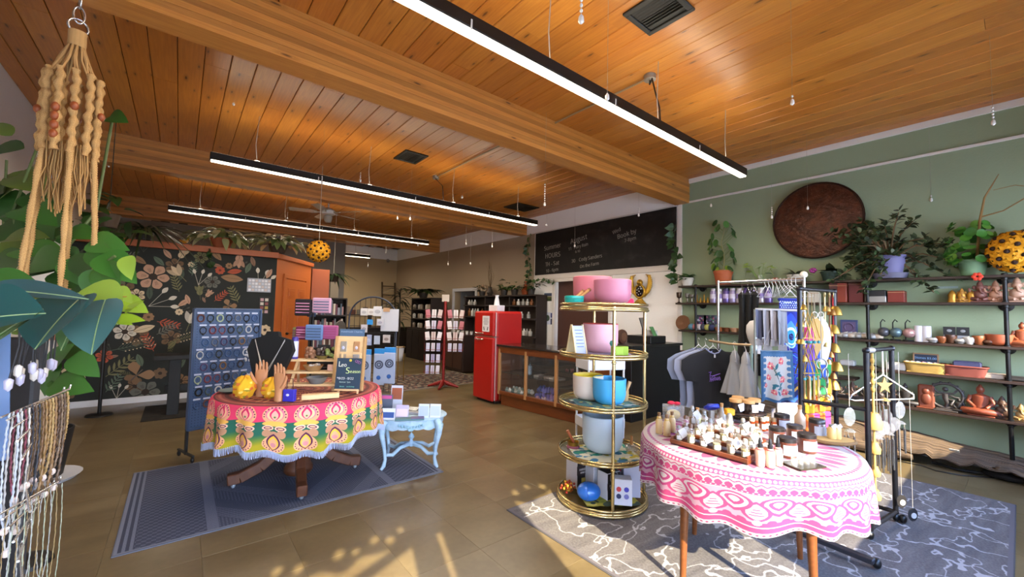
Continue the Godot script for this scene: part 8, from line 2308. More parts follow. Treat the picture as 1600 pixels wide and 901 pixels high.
		part(s, "fringe", fr, cloth("a8a4a6"))
	var cv := Canvas.new(220, 300, Color(0.62, 0.6, 0.58))
	for x in [8, 212]: cv.line(x, 0, x, 300, 10, Color(0.16, 0.3, 0.42))
	for y in [8, 292]: cv.line(0, y, 220, y, 10, Color(0.16, 0.3, 0.42))
	for i in 16: cv.dot(26 + 168 * (i % 2), 20 + i * 18, 13, 13, Color(0.2, 0.34, 0.46))
	for i in 11: cv.dot(20 + i * 18, 24, 11, 11, Color(0.2, 0.34, 0.46))
	for q in [[70, 90, 26], [140, 60, 24], [60, 160, 20], [150, 170, 24], [90, 240, 18], [165, 250, 22], [40, 210, 16]]:
		for k in 7: cv.petal(q[0], q[1], k * TAU / 7.0, q[2], q[2] * 0.7, Color(0.66, 0.25, 0.27) if k % 2 else Color(0.72, 0.42, 0.42))
		cv.dot(q[0], q[1], q[2] * 0.22, q[2] * 0.22, Color(0.8, 0.7, 0.5))
	for q in [[110, 130, 0.5], [100, 190, 2.0], [120, 210, -0.6], [130, 120, 2.6], [80, 200, 0.0], [110, 230, 0.9], [150, 215, 3.0], [100, 110, -1.2]]: cv.petal(q[0], q[1], q[2], 42, 15, Color(0.14, 0.34, 0.38))
	for i in 12: cv.line(80 + i * 6, 90 + i * 12, 100 + i * 4, 110 + i * 12, 1.5, Color(0.2, 0.26, 0.22))
	var tp := thing("floral_tapestry", "pale floral tapestry with a blue border draped on the lower rail", "tapestry", V(4.656, 1.159, -1.541), FC + 0.1)
	part(tp, "cloth_panel", S().at(Vector3.ZERO, rz(-0.12)).tube([], 0.0).at(Vector3.ZERO) if false else drape(0.34, 0.36, 0.5, 2.2, 0.02), printed(cv.tex(), 0.9))
	part(tp, "clip_bar", S().tube([V(-0.17, 0.0, 0), V(0.17, 0.0, 0)], 0.006, 6), mat("5a6a78", 0.5))
	part(tp, "hanging_cord", S().tube([V(-0.15, 0, 0), V(0, 0.38, 0), V(0.15, 0, 0)], 0.004, 4), mat("8a8a90", 0.7))
	var ev := Canvas.new(160, 480, Color(0.07, 0.13, 0.5))
	for i in 5:
		for j in 12: ev.dot(8 + j * 14 + 6 * (i % 2), 8 + i * 9, 3, 3, Color(0.75, 0.82, 0.95))
	ev.petal(80, 210, -PI / 2, 150, 110, Color(0.12, 0.25, 0.75), 0.9); ev.dot(80, 165, 44, 54, Color(0.6, 0.78, 0.92)); ev.petal(80, 215, -PI / 2, 120, 74, Color(0.25, 0.5, 0.85), 0.9)
	ev.dot(80, 165, 34, 40, Color(0.85, 0.92, 0.97)); ev.dot(80, 168, 26, 31, Color(0.16, 0.55, 0.78)); ev.dot(80, 168, 13, 16, Color(0.05, 0.1, 0.3))
	for i in 30: ev.dot(20 + (i * 37) % 120, 70 + (i * 53) % 170, 2, 2, Color(0.3, 0.45, 0.9))
	for k in 12:
		var y := 250 + k * 9
		for x in 160: ev.dot(x, y + 12 * sin(x * 0.05 + k), 1.6, 1.6, [Color(0.04, 0.05, 0.12), Color(0.22, 0.55, 0.68), Color(0.1, 0.2, 0.4)][k % 3])
	ev.rect(0, 380, 160, 100, Color(0.05, 0.07, 0.25)); ev.rect(0, 400, 160, 14, Color(0.7, 0.5, 0.15)); ev.rect(0, 440, 160, 20, Color(0.1, 0.3, 0.6))
	var ed := thing("eye_print_dress", "royal blue dress printed with a large eye on the tall rail", "dress", V(5.027, 1.683, -1.526), FC)
	part(ed, "fabric", drape(0.24, 0.27, 1.1, 2.0, 0.02), printed(ev.tex(), 0.85))
	hanger(ed, white, V(0, 0.16, 0), 0.0, 0.12)
	part(ed, "shoulder_band", S().box(V(0, 0.0, 0), V(0.26, 0.03, 0.05), 0.012), cloth("1a2a8a"))
	var bp := thing("boarded_print", "dark framed wave print low behind the tapestry", "print", V(5.256, 0.835, -1.594), FC)
	part(bp, "frame", S().box(V(0, 0, 0), V(0.12, 0.36, 0.02), 0.003), mat("8a7a4a", 0.5))
	part(bp, "art", S().box(V(0, 0, 0.011), V(0.09, 0.32, 0.003)), mat("0c1216", 0.5))
	part(bp, "prop_leg", S().bar(V(0, 0, -0.02), V(0, -bp.position.y + 0.01, -0.05), 0.03, 0.01), mat("3a2c20", 0.6))
	var wd := thing("folded_board", "white folded board standing behind the pink table", "board", V((V(4.671, 0.535, -1.444)).x, 0, (V(4.671, 0.535, -1.444)).z), FC)
	part(wd, "board", S().box(V(0, 0.33, 0), V(0.2, 0.66, 0.012), 0.002, rx(-0.08)), mat("b8b6bc", 0.7))
	part(wd, "fold", S().box(V(-0.13, 0.3, -0.03), V(0.1, 0.6, 0.012), 0.002, yaw(0.6)), mat("6a666c", 0.7))

# black pipe rack with chimes and bells
func chime(label: String, p: Vector3, cord: float, kind: String, hex: String, tubes: int, tl: float) -> void:
	var t := thing("wind_chime", label, "wind chime", p, FC, "wind chimes on the black rack")
	part(t, "cord", S().tube([Vector3.ZERO, V(0, -cord, 0)], 0.0025, 4), mat("a8a29a", 0.6))
	var m := mat(hex, 0.3, 0.3) if kind == "star" else glass(0.32, hex, 0.15)
	var top := -cord
	if kind == "disc":
		part(t, "agate_disc", S().at(V(0, top - 0.07, 0), rx(PI / 2)).lathe([[0, -0.004], [0.05, -0.004], [0.055, 0], [0.05, 0.004], [0, 0.004]], 20, Vector2(0.75, 1.15)), m)
		top -= 0.14
	elif kind == "star":
		var pl := PackedVector2Array()
		for i in 10: pl.append(Vector2(sin(TAU * i / 10), cos(TAU * i / 10)) * (0.062 if i % 2 == 0 else 0.026))
		part(t, "star", S().at(V(0, top - 0.08, 0)).prism(pl, 0.012), m)
		top -= 0.16
	elif kind == "moon":
		part(t, "shell_discs", S().at(V(-0.02, top - 0.05, 0), rx(PI / 2)).lathe([[0, -0.003], [0.055, 0], [0, 0.003]], 14).at(V(0.03, top - 0.1, 0.015), rx(PI / 2)).lathe([[0, -0.003], [0.05, 0], [0, 0.003]], 14).at(V(-0.02, top - 0.13, 0.03), rx(PI / 2)).lathe([[0, -0.003], [0.045, 0], [0, 0.003]], 14), m)
		top -= 0.15
	part(t, "hub", S().at(V(0, top - 0.02, 0)).lathe([[0, 0.012], [0.0, 0.014], [0.02, 0.006], [0.035, -0.008], [0, -0.008]].slice(1), 12), m)
	for i in tubes:
		var a := TAU * i / tubes
		var x := V(cos(a), 0, sin(a)) * 0.028
		part(t, "chime_tube", S().tube([V(0, top - 0.06, 0) + x, V(0, top - 0.06 - tl * (0.8 + 0.1 * (i % 3)), 0) + x], 0.0055, 7), mat("8e9096", 0.25, 0.9))
		part(t, "tube_string", S().tube([V(0, top - 0.02, 0) + x, V(0, top - 0.06, 0) + x], 0.0012, 3), mat("a8a29a", 0.6))

func bell_strand(label: String, p: Vector3, n: int, gap: float, r: float, hex: String, cord_hex: String) -> void:
	var t := thing("bell_strand", label, "bell strand", p, 0.0, "bell strands on the black rack")
	part(t, "cord", S().tube([Vector3.ZERO, V(0, -gap * n, 0)], 0.006, 5), mat(cord_hex, 0.8))
	part(t, "hook_ring", S().ring(V(0, 0.0, 0), 0.022, 0.004, yaw(0.4), 14, 5), mat("b8a878", 0.4, 0.6))
	for i in n:
		part(t, "bell", S().at(V(0.012 * sin(i * 2.3), -gap * (i + 0.8), 0.012 * cos(i * 2.3))).lathe([[r * 0.85, -r], [r, -r * 0.9], [r * 0.8, -r * 0.1], [r * 0.5, r * 0.45], [0, r * 0.6]], 14), mat(hex, 0.35, 0.85))

func chimes() -> void:
	var pipe := mat("1c1d24", 0.35, 0.5)
	var A := V(3.72, 0, -0.68)
	var B := V(4.2, 0, -0.62)
	var C := V(3.69, 0, -1.06)
	var D := V(4.18, 0, -0.96)
	var t := thing("black_pipe_rack", "stepped black pipe rack on casters beside the pink table", "display rack", A + V(0, 0.009, 0))
	var up := func(p: Vector3, y: float) -> Vector3: return p - A + V(0, y, 0)
	for q in [[A, 1.27], [B, 1.27], [C, 1.71], [D, 1.71]]:
		part(t, "upright", S().tube([up.call(q[0], 0.06), up.call(q[0], q[1])], 0.017, 10), pipe)
		part(t, "elbow", S().ball(up.call(q[0], q[1]), Vector3.ONE * 0.023, 10, 8), pipe)
		part(t, "caster", S().ball(up.call(q[0], 0.03), V(0.03, 0.03, 0.02), 10, 8), mat("0c0c0e", 0.4))
	for q in [[A, B, 1.27], [C, D, 1.71], [C, A, 0.865], [D, B, 0.865], [A, B, 0.07], [C, A, 0.07], [D, B, 0.07], [C, D, 0.07]]:
		part(t, "rail", S().tube([up.call(q[0], q[2]), up.call(q[1], q[2])], 0.015, 8), pipe)
	part(t, "base_bar", S().bar(V(3.324, 0.05, -1.041) - A, V(3.286, 0.05, -0.587) - A, 0.05, 0.03, 0.004), mat("3a3a40", 0.4, 0.4))
	part(t, "caster", S().ball(V(3.327, 0.03, -0.583) - A, V(0.032, 0.03, 0.024), 10, 8), mat("0c0c0e", 0.4))
	part(t, "caster", S().ball(V(4.213, 0.03, -0.584) - A, V(0.032, 0.03, 0.024), 10, 8), mat("0c0c0e", 0.4))
	part(t, "tape_wrap", S().tube([up.call(A.lerp(B, 0.02), 1.27), up.call(A.lerp(B, 0.25), 1.27)], 0.019, 8), mat("8a8680", 0.5))
	var on := func(k: float) -> Vector3: return C.lerp(D, k) + V(0, 1.69, 0)
	bell_strand("strand of large brass bells on a red ribbon at the tall bar's right end", on.call(0.97), 5, 0.15, 0.05, "b08a3c", "9a2024")
	bell_strand("strand of small brass bells at the tall bar's left end", on.call(0.03), 4, 0.13, 0.03, "a8843c", "8a6a30")
	bell_strand("strand of cream and brass bells right of the rack's tall middle", on.call(0.72), 6, 0.14, 0.028, "b89a5a", "c4b890")
	bell_strand("strand of copper bells beside the red ribbon", on.call(0.86), 5, 0.17, 0.032, "a0703a", "6a4a30")
	for q in [["white leather feather charm on the tall bar", 0.6, "b4b0a4", 0.16, 0.62], ["tan leather tassel charm on the tall bar", 0.42, "a8844a", 0.14, 0.45]]:
		var p: Vector3 = on.call(q[1])
		var s := thing("feather_charm", q[0], "charm", p, FC + 0.2, "feather charms")
		part(s, "cord", S().tube([Vector3.ZERO, V(0, -0.2, 0)], 0.003, 4), mat("8a8070", 0.7))
		part(s, "feather", S().leaf(V(0, -0.18, 0), Vector3.DOWN, V(0, 0, 1), q[4] * 0.8, q[3], 0.05, 0.1, 0.0, 9), mat(q[2], 0.8))
		part(s, "ring", S().ring(V(0, -0.17, 0), 0.025, 0.004, Basis.IDENTITY, 14, 5), mat("b8b4ac", 0.4))
	var cols := ["c03a86", "6a3aa0", "2a4ab0", "2c8a4a", "c8a41c", "c05a1e"]
	for i in 4:
		var p: Vector3 = on.call(0.3 + 0.16 * i) + AW * 0.02
		var s := thing("colour_streamer", "rainbow felt streamer on the tall bar, %s from the left" % nth(i), "streamer", p + V(0, -0.28, 0), FC, "rainbow streamers")
		part(s, "cord", S().tube([V(0, 0.28, 0), Vector3.ZERO], 0.003, 4), mat("9a9080", 0.7))
		for k in 6:
			part(s, "felt_piece", S().box(V(0.006 * sin(k), -0.05 - k * 0.135, 0), V(0.07, 0.13, 0.02), 0.008), cloth(cols[(k + (i % 2)) % 6]))
	for i in 3:
		var p: Vector3 = on.call(0.1 + 0.12 * i)
		var s := thing("triangle_mobile", "gold triangle mobile with turquoise beads on the tall bar, %s" % nth(i), "mobile", p, FC, "triangle mobiles")
		part(s, "triangle", S().tube([V(0, -0.15, 0), V(-0.06, -0.35, 0), V(0.06, -0.35, 0)], 0.005, 5, true).tube([V(0, -0.4, 0), V(-0.07, -0.62, 0), V(0.07, -0.62, 0)], 0.005, 5, true), mat("a8843c", 0.35, 0.8))
		part(s, "cord", S().tube([Vector3.ZERO, V(0, -0.8, 0)], 0.003, 4), mat("8a7448", 0.7))
		var bs := S()
		for k in 6: bs.ball(V((k % 3 - 1) * 0.05, -0.38 - 0.28 * (k / 3), 0), Vector3.ONE * 0.012, 8, 6)
		part(s, "beads", bs, mat("3a90a0", 0.3))
		for k in 3: part(s, "hanging_rod", S().tube([V((k - 1) * 0.04, -0.64, 0), V((k - 1) * 0.04, -0.86, 0)], 0.008, 6), mat(["b08a5a", "8a6a3a", "c0a070"][k], 0.6))
	for q in [["tin key ring bunch on the tall bar", 0.5]]:
		var s := thing("key_rings", q[0], "rings", on.call(0.48) + V(0, -0.55, 0) - AW * 0.04, FC)
		for k in 5: part(s, "ring", S().ring(V(0.02 * (k % 3), -0.07 * k, 0.01 * (k % 2)), 0.042, 0.006, yaw(0.5 * k), 16, 5), mat("96989c", 0.3, 0.8))
		part(s, "cord", S().tube([V(0, 0.55, 0), V(0, 0.04, 0)], 0.003, 4), mat("8a8680", 0.7))
	var lo := func(k: float) -> Vector3: return A.lerp(B, k) + V(0, 1.255, 0)
	var wh := thing("white_hanger", "white wire hanger hung across the rack's low bar", "hanger", lo.call(0.62), FC + 0.2)
	part(wh, "wire", S().tube([V(0, 0.02, 0), V(0, -0.16, 0), V(-0.28, -0.3, 0), V(-0.3, -0.33, 0.0), V(-0.26, -0.34, 0), V(0.28, -0.34, 0), V(0.28, -0.31, 0), V(0, -0.16, 0)], 0.005, 5), mat("c4c4c6", 0.4))
	chime("gold star over silver tubes on the low bar", lo.call(0.66), 0.16, "star", "8a7850", 5, 0.2)
	chime("clear agate disc chime hanging right of the rack, over the floor", lo.call(0.95) + RT * 0.06, 0.36, "disc", "8a8e96", 5, 0.2)
	chime("cluster of shell discs with tubes left on the white hanger", lo.call(0.35) + RT * 0.0, 0.42, "moon", "8a8a90", 6, 0.22)
	chime("cluster of shell discs with tubes right on the white hanger", lo.call(0.78), 0.42, "moon", "84848a", 6, 0.24)
	chime("pale agate disc chime left of the low uprights", lo.call(-0.02) - RT * 0.12, 0.36, "disc", "868c90", 5, 0.22)
	var rp := thing("gourd_rope", "long tan rope strung with gourds and cork bells on the low bar", "rope ornament", lo.call(0.22))
	part(rp, "rope", S().tube([Vector3.ZERO, V(0.004, -0.4, 0), V(-0.004, -0.8, 0), V(0, -1.18, 0)], 0.008, 6), mat("b0904e", 0.9))
	for q in [[0.05, 0.02, 0.03], [0.1, 0.02, 0.03], [0.15, 0.02, 0.03], [0.2, 0.02, 0.03], [0.25, 0.02, 0.03]]: part(rp, "knot", S().ball(V(0, -q[0], 0), V(0.013, 0.022, 0.013), 8, 6), mat("a8843e", 0.8))
	for q in [[0.48, 0.05], [0.66, 0.035], [0.82, 0.03], [0.98, 0.03]]:
		part(rp, "gourd", S().at(V(0.01, -q[0], 0)).lathe([[0, -q[1] * 1.1], [q[1] * 0.9, -q[1] * 0.9], [q[1], 0], [q[1] * 0.6, q[1] * 0.8], [q[1] * 0.5, q[1] * 1.3], [0, q[1] * 1.3]], 14), mat("b8924a", 0.6))
	for i in 2:
		var s := thing("agate_drop", "dark agate slice drop near the floor, %s of two" % ["nearer", "farther"][i], "agate", wh.position + yaw(FC + 0.2) * V(0.24 - 0.1 * i, -0.34, 0) + V(0, -0.83 + 0.1 * i, 0), FC, "agate drops")
		part(s, "slice", S().at(Vector3.ZERO, rx(PI / 2)).lathe([[0, -0.003], [0.042, -0.003], [0.045, 0], [0.042, 0.003], [0, 0.003]], 18, Vector2(0.8, 1.1)), mat("2e2c2c", 0.2))
		part(s, "pale_core", S().at(V(0.004, -0.008, 0.001), rx(PI / 2)).lathe([[0, -0.004], [0.02, -0.004], [0.02, 0.004], [0, 0.004]], 12), mat("c4c0bc", 0.3))
		part(s, "thread", S().tube([V(0, 0.04, 0), V(0, 0.832 - 0.1 * i, 0)], 0.0014, 3), mat("a8a49c", 0.6))

# pink table
func pink_table() -> void:
	var c := V(2.65, 0.009, -1.06)
	var t := thing("round_leg_table", "round table on four tapered wooden legs under the pink cloth", "table", c)
	var wood := printed(wood_tex(Color(0.52, 0.3, 0.13), Color(0.36, 0.19, 0.08), 0, 45), 0.4)
	part(t, "tabletop", S().lathe([[0, 0.71], [0.53, 0.71], [0.555, 0.725], [0.555, 0.742], [0, 0.745]], 40), wood)
	for p in [V(2.81, 0, -1.44), V(3.07, 0, -0.90), V(2.23, 0, -1.21), V(2.49, 0, -0.67)]:
		var l: Vector3 = p - V(c.x, 0, c.z)
		part(t, "leg", S().tube([l + V(0, 0.0, 0), l * 0.97 + V(0, 0.4, 0), l * 0.95 + V(0, 0.715, 0)], [0.015, 0.023, 0.028], 10), wood)
	var W := 1600
	var Hh := 420
	var cv := Canvas.new(W, Hh, Color(0.6, 0.565, 0.59))
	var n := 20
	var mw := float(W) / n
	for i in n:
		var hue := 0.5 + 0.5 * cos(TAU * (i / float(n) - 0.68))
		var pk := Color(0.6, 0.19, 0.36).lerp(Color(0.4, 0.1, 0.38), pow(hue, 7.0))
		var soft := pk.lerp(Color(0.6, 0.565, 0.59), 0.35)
		var x0 := i * mw
		var cx := x0 + mw / 2
		cv.rect(x0, 60, mw, 5, soft); cv.rect(x0, 120, mw, 4, soft)
		cv.petal(cx, 118, -PI / 2, 54, 36, soft); cv.petal(cx, 112, -PI / 2, 36, 20, Color(0.6, 0.565, 0.59))
		cv.petal(x0, 190, -PI / 2, 62, 40, pk.lerp(soft, 0.5)); cv.petal(x0 + mw, 190, -PI / 2, 62, 40, pk.lerp(soft, 0.5)); cv.petal(cx, 190, -PI / 2, 50, 26, soft)
		for k in 6: cv.dot(x0 + (k + 0.5) * mw / 6, 206, 5, 4, pk)
		cv.rect(x0, 222, mw, 16, pk.lerp(soft, 0.25))
		for k in 8: cv.dot(x0 + (k + 0.5) * mw / 8, 230, 3.6, 4.5, Color(0.6, 0.565, 0.59))
		for k in 4:
			var xx := x0 + (k + 0.5) * mw / 4
			cv.line(xx - mw / 8, 252, xx, 244, 1.8, pk); cv.line(xx, 244, xx + mw / 8, 252, 1.8, pk)
			cv.petal(xx, 276, -PI / 2, 22, 17, pk)
		cv.rect(x0, 272, mw, 8, pk)
		for k in 8: cv.dot(x0 + (k + 0.5) * mw / 8, 276, 2.2, 2.2, Color(0.6, 0.565, 0.59))
		cv.rect(x0, 284, mw, 92, pk.lerp(Color(0.6, 0.565, 0.59), 0.72))
		for e in [0.0, mw]:
			for k in 4: cv.petal(x0 + e, 286 + k * 5, PI / 2, 66 - 15 * k, mw * (0.86 - 0.2 * k), pk if k % 2 == 0 else Color(0.6, 0.565, 0.59), 0.7)
		cv.petal(cx, 368, -PI / 2, 66, mw * 0.7, pk, 0.8); cv.petal(cx, 362, -PI / 2, 52, mw * 0.5, Color(0.6, 0.565, 0.59), 0.8)
		for k in 3: cv.dot(cx, 330 + k * 9, mw * (0.1 + 0.05 * k), 1.8, pk)
		cv.rect(x0, 372, mw, 34, pk)
		for k in 3: cv.dot(x0 + (k + 0.5) * mw / 3, 372, 9, 9, Color(0.6, 0.565, 0.59) if k == 1 else pk)
		cv.rect(x0, 386, mw, 4, Color(0.6, 0.565, 0.59))
		cv.rect(x0, 406, mw, 14, Color(0.6, 0.565, 0.59))
		for k in 7: cv.dot(x0 + (k + 0.5) * mw / 7, 413, 3.2, 2.4, pk.darkened(0.2))
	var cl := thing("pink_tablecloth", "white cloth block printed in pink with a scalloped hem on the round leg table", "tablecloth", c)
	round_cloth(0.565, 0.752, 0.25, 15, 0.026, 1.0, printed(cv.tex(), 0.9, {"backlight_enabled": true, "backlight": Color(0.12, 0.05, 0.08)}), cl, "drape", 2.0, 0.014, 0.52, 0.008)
	goods_on_pink(c.y + 0.755)

func lbl(s: Shape, w: float, y0: float, y1: float, r: float) -> Shape:
	var rows := [PackedVector3Array(), PackedVector3Array()]
	for j in 9:
		var a := -w + 2.0 * w * j / 8.0
		for k in 2: rows[k].append(V(sin(a) * r, [y0, y1][k], cos(a) * r))
	return s.grid(rows, false, 1, 1, 0, true)

func vial(label: String, p: Vector3, r: float, h: float, fill: String, cap: String, tagged := true, group := "little bottles on the pink table", turn := 0.0) -> void:
	var t := thing("glass_vial", label, "bottle", p, FC + turn, group)
	part(t, "glass_body", S().lathe([[0, 0], [r * 0.95, 0], [r, 0.006], [r, h * 0.6], [r * 0.5, h * 0.74], [r * 0.5, h * 0.84], [0, h * 0.84]], 16), glass(0.1, "c8c8c0", 0.03))
	part(t, "contents", S().lathe([[0, 0.004], [r * 0.85, 0.004], [r * 0.85, h * 0.42], [0, h * 0.42]], 12), mat(fill, 0.5))
	part(t, "cap", S().lathe([[0, h * 0.8], [r * 0.58, h * 0.8], [r * 0.58, h * 0.93], [r * 0.4, h], [0, h]], 12), mat(cap, 0.45))
	part(t, "paper_label", lbl(S(), 0.9, h * 0.08, h * 0.36, r + 0.001), mat("b0aca6", 0.7))
	if tagged:
		part(t, "hang_tag", S().box(V(r * 0.9, h * 0.55, r * 1.15), V(0.04, 0.048, 0.002), 0.0, rz(0.5) * rx(-0.2)), mat("b4b0ac", 0.7))

func candle_jar(label: String, p: Vector3, r: float, h: float, turn := 0.0) -> void:
	var t := thing("candle_jar", label, "candle", p, FC + turn, "amber candle jars with black lids")
	part(t, "amber_glass", S().lathe([[0, 0], [r * 0.94, 0], [r, 0.008], [r, h * 0.76], [r * 0.92, h * 0.8], [0, h * 0.8]], 22), mat("54230c", 0.12, 0.0, {"clearcoat_enabled": true}))
	part(t, "lid", S().lathe([[r * 0.96, h * 0.78], [r * 1.0, h * 0.79], [r * 1.0, h * 0.97], [r * 0.94, h], [0, h]], 22), mat("1b1615", 0.35))
	part(t, "paper_label", lbl(S(), 0.95, h * 0.14, h * 0.66, r + 0.0012), mat("a4a8b2", 0.6))

func goods_on_pink(y: float) -> void:
	var wood := printed(wood_tex(Color(0.45, 0.22, 0.1), Color(0.3, 0.14, 0.06), 0, 55), 0.4)
	var trp := V(2.31, 0.765, -1.086)
	var a := V(2.225, 0.765, -1.278)
	var b := V(2.231, 0.765, -0.866)
	var dir := (b - a).normalized()
	var turn := atan2(-dir.z, dir.x)
	var back := V(dir.z, 0, -dir.x)
	var len := a.distance_to(b)
	var mid := (a + b) / 2
	var t := thing("tiered_tray", "dark wooden three step tray across the pink table", "tray", mid + V(0, y - mid.y, 0), turn)
	for i in 3:
		part(t, "step", S().box(V(0, 0.012 + i * 0.032, -0.035 - i * 0.08), V(len, 0.016, 0.085), 0.003), wood)
		part(t, "front_rail", S().box(V(0, 0.02 + i * 0.032, 0.008 - i * 0.08), V(len, 0.02, 0.008), 0.002), wood)
	for e in [-1.0, 1.0]: part(t, "side_board", S().box(V(e * (len / 2 - 0.006), 0.02, -0.12), V(0.01, 0.04, 0.25), 0.002), wood)
	var on := func(k: float, row: int) -> Vector3: return a.lerp(b, k) * V(1, 0, 1) + back * (0.035 + 0.08 * row) + V(0, y + 0.021 + 0.032 * row, 0)
	var rows := ["front", "middle", "rear"]
	for row in 3:
		var n: int = [6, 6, 6][row]
		for i in n:
			var k := 0.07 + 0.86 * i / (n - 1.0)
			vial("little bottle with %s cap, %s from the left in the tray's %s row" % [["grey", "brown", "pale"][(i + row) % 3], nth(i), rows[row]], on.call(k, row), 0.019 + 0.002 * ((i + row) % 2), 0.082 + 0.012 * ((i * 2 + row) % 3), ["6a4c1c", "6e6028", "5a3014", "86805e"][(i + row * 2) % 4], ["6e6c6a", "54361e", "86807a"][(i + row) % 3], (i + row) % 2 == 0, "bottles in the wooden tray", 0.3 * sin(i * 2.0 + row))
	for i in 3:
		var p: Vector3 = [V(2.353, 0.765, -1.429), V(2.344, 0.765, -1.372), V(2.447, 0.765, -1.397)][i]
		var d := thing("milk_bottle", "beige cork topped bottle at the pink table's left edge, %s of three" % ["left", "front", "right"][i], "bottle", V(p.x, y, p.z), FC, "beige bottles at the left")
		part(d, "body", S().lathe([[0, 0], [0.02, 0], [0.021, 0.005], [0.021, 0.075], [0.011, 0.095], [0.011, 0.105], [0, 0.105]], 14), mat("b89a6a", 0.4))
		part(d, "stopper", S().lathe([[0, 0.1], [0.009, 0.1], [0.011, 0.125], [0, 0.127]], 10), mat("6a4a2c", 0.7))
		part(d, "bow", S().ring(V(0, 0.094, 0), 0.013, 0.003, rx(PI / 2), 12, 5), mat("a88a3a", 0.7))
	var cs := thing("candle_tin_box", "clear box with red ribbon bow and gold candies at the table's rear left", "box", V(2.734, 0.765, -1.552), FC)
	part(cs, "acrylic_box", S().box(V(0, 0.05, 0), V(0.12, 0.1, 0.09), 0.002), glass(0.2, "d0d0d0", 0.03))
	part(cs, "sweets", S().ball(V(0, 0.035, 0), V(0.05, 0.035, 0.035), 12, 8), mat("b8a05a", 0.5))
	part(cs, "bow", S().ball(V(-0.015, 0.115, 0), V(0.028, 0.014, 0.016), 8, 6).ball(V(0.025, 0.112, 0), V(0.026, 0.012, 0.016), 8, 6), cloth("a8142c"))
	for q in [["amber candle jar front left of the jar cluster, beside the droppers", V(2.544, 0.765, -0.798), 0.045, 0.1], ["amber candle jar front right of the jar cluster", V(2.721, 0.765, -0.758), 0.045, 0.1], ["amber candle jar in the cluster's left middle", V(2.747, 0.765, -0.912), 0.042, 0.095], ["amber candle jar in the cluster's centre", V(2.895, 0.765, -0.867), 0.042, 0.095], ["amber candle jar at the cluster's right rear", V(3.107, 0.765, -0.81), 0.044, 0.11], ["amber candle jar at the cluster's far rear", V(3.116, 0.765, -1.004), 0.045, 0.1]]:
		candle_jar(q[0], V(q[1].x, y, q[1].z), q[2], q[3])
	for i in 3:
		var p: Vector3 = [V(2.269, 0.765, -0.828), V(2.293, 0.765, -0.791), V(2.354, 0.765, -0.778)][i]
		var d := thing("dropper_bottle", "cream dropper bottle with black pipette, %s of the three in front" % ["left", "middle", "right"][i], "bottle", V(p.x, y, p.z), FC, "cream dropper bottles")
		part(d, "body", S().lathe([[0, 0], [0.0185, 0], [0.02, 0.005], [0.02, 0.075], [0.01, 0.09], [0, 0.09]], 16), mat("cba893", 0.35))
		part(d, "collar", S().lathe([[0.011, 0.086], [0.012, 0.105], [0, 0.106]], 12), mat("17171c", 0.4))
		part(d, "pipette_bulb", S().lathe([[0.007, 0.104], [0.0085, 0.115], [0.005, 0.135], [0, 0.138]], 10), mat("17171c", 0.5))
		part(d, "twine", S().ring(V(0, 0.082, 0), 0.016, 0.003, rx(PI / 2), 12, 5), mat("a84a54", 0.7))
		part(d, "paper_label", lbl(S(), 0.9, 0.02, 0.06, 0.0208), mat("d8c4b4", 0.7))
	var ea := thing("wire_frame_stand", "thin tan wire stand between tray and candles", "stand", V(2.368, 0.765, -0.888), FC)
	part(ea, "wire", S().tube([V(-0.05, 0, 0.02), V(0, 0.14, 0), V(0.05, 0.12, -0.02)], 0.003, 5).tube([V(0.05, 0, -0.03), V(0.04, 0.12, -0.02)], 0.003, 5), mat("b09468", 0.5))
	var ws := thing("wire_jar_stand", "black wire stand at the rear of the pink table", "stand", V(3.074, 0.765, -1.219), FC)
	part(ws, "ring", S().ring(V(0, 0.075, 0), 0.13, 0.004, rx(PI / 2), 28, 5).ring(V(0, 0.02, 0), 0.13, 0.004, rx(PI / 2), 28, 5), mat("2a2623", 0.4, 0.4))
	for i in 4: part(ws, "leg", S().tube([V(cos(i * PI / 2) * 0.13, 0, sin(i * PI / 2) * 0.13), V(cos(i * PI / 2) * 0.13, 0.09, sin(i * PI / 2) * 0.13)], 0.004, 5), mat("2a2623", 0.4, 0.4))
	part(ws, "deck", S().lathe([[0, 0.07], [0.128, 0.07], [0.128, 0.076], [0, 0.076]], 24), mat("4a2c18", 0.5))
	for i in 4:
		var off: Vector3 = [RT * -0.07 - AW * 0.02, RT * 0.0 - AW * 0.05, RT * 0.07, RT * -0.01 + AW * 0.06][i]
		var j := thing("cork_jar", "dark glass jar with cork lid on the wire stand, %s" % ["left", "front", "right", "rear"][i], "jar", ws.position + off + V(0, 0.077, 0), FC, "cork lidded jars")
		part(j, "glass", S().lathe([[0, 0], [0.036, 0], [0.038, 0.006], [0.038, 0.07], [0, 0.07]], 18), mat("241a16", 0.15))
		part(j, "cork_lid", S().lathe([[0, 0.068], [0.04, 0.068], [0.04, 0.086], [0.036, 0.09], [0, 0.09]], 18), mat("b88a52", 0.8))
		part(j, "hang_tag", S().box(V(0.02, 0.04, 0.042), V(0.042, 0.05, 0.002), 0.0, rz(0.35 - 0.3 * i)), mat("d0c8ca", 0.7))
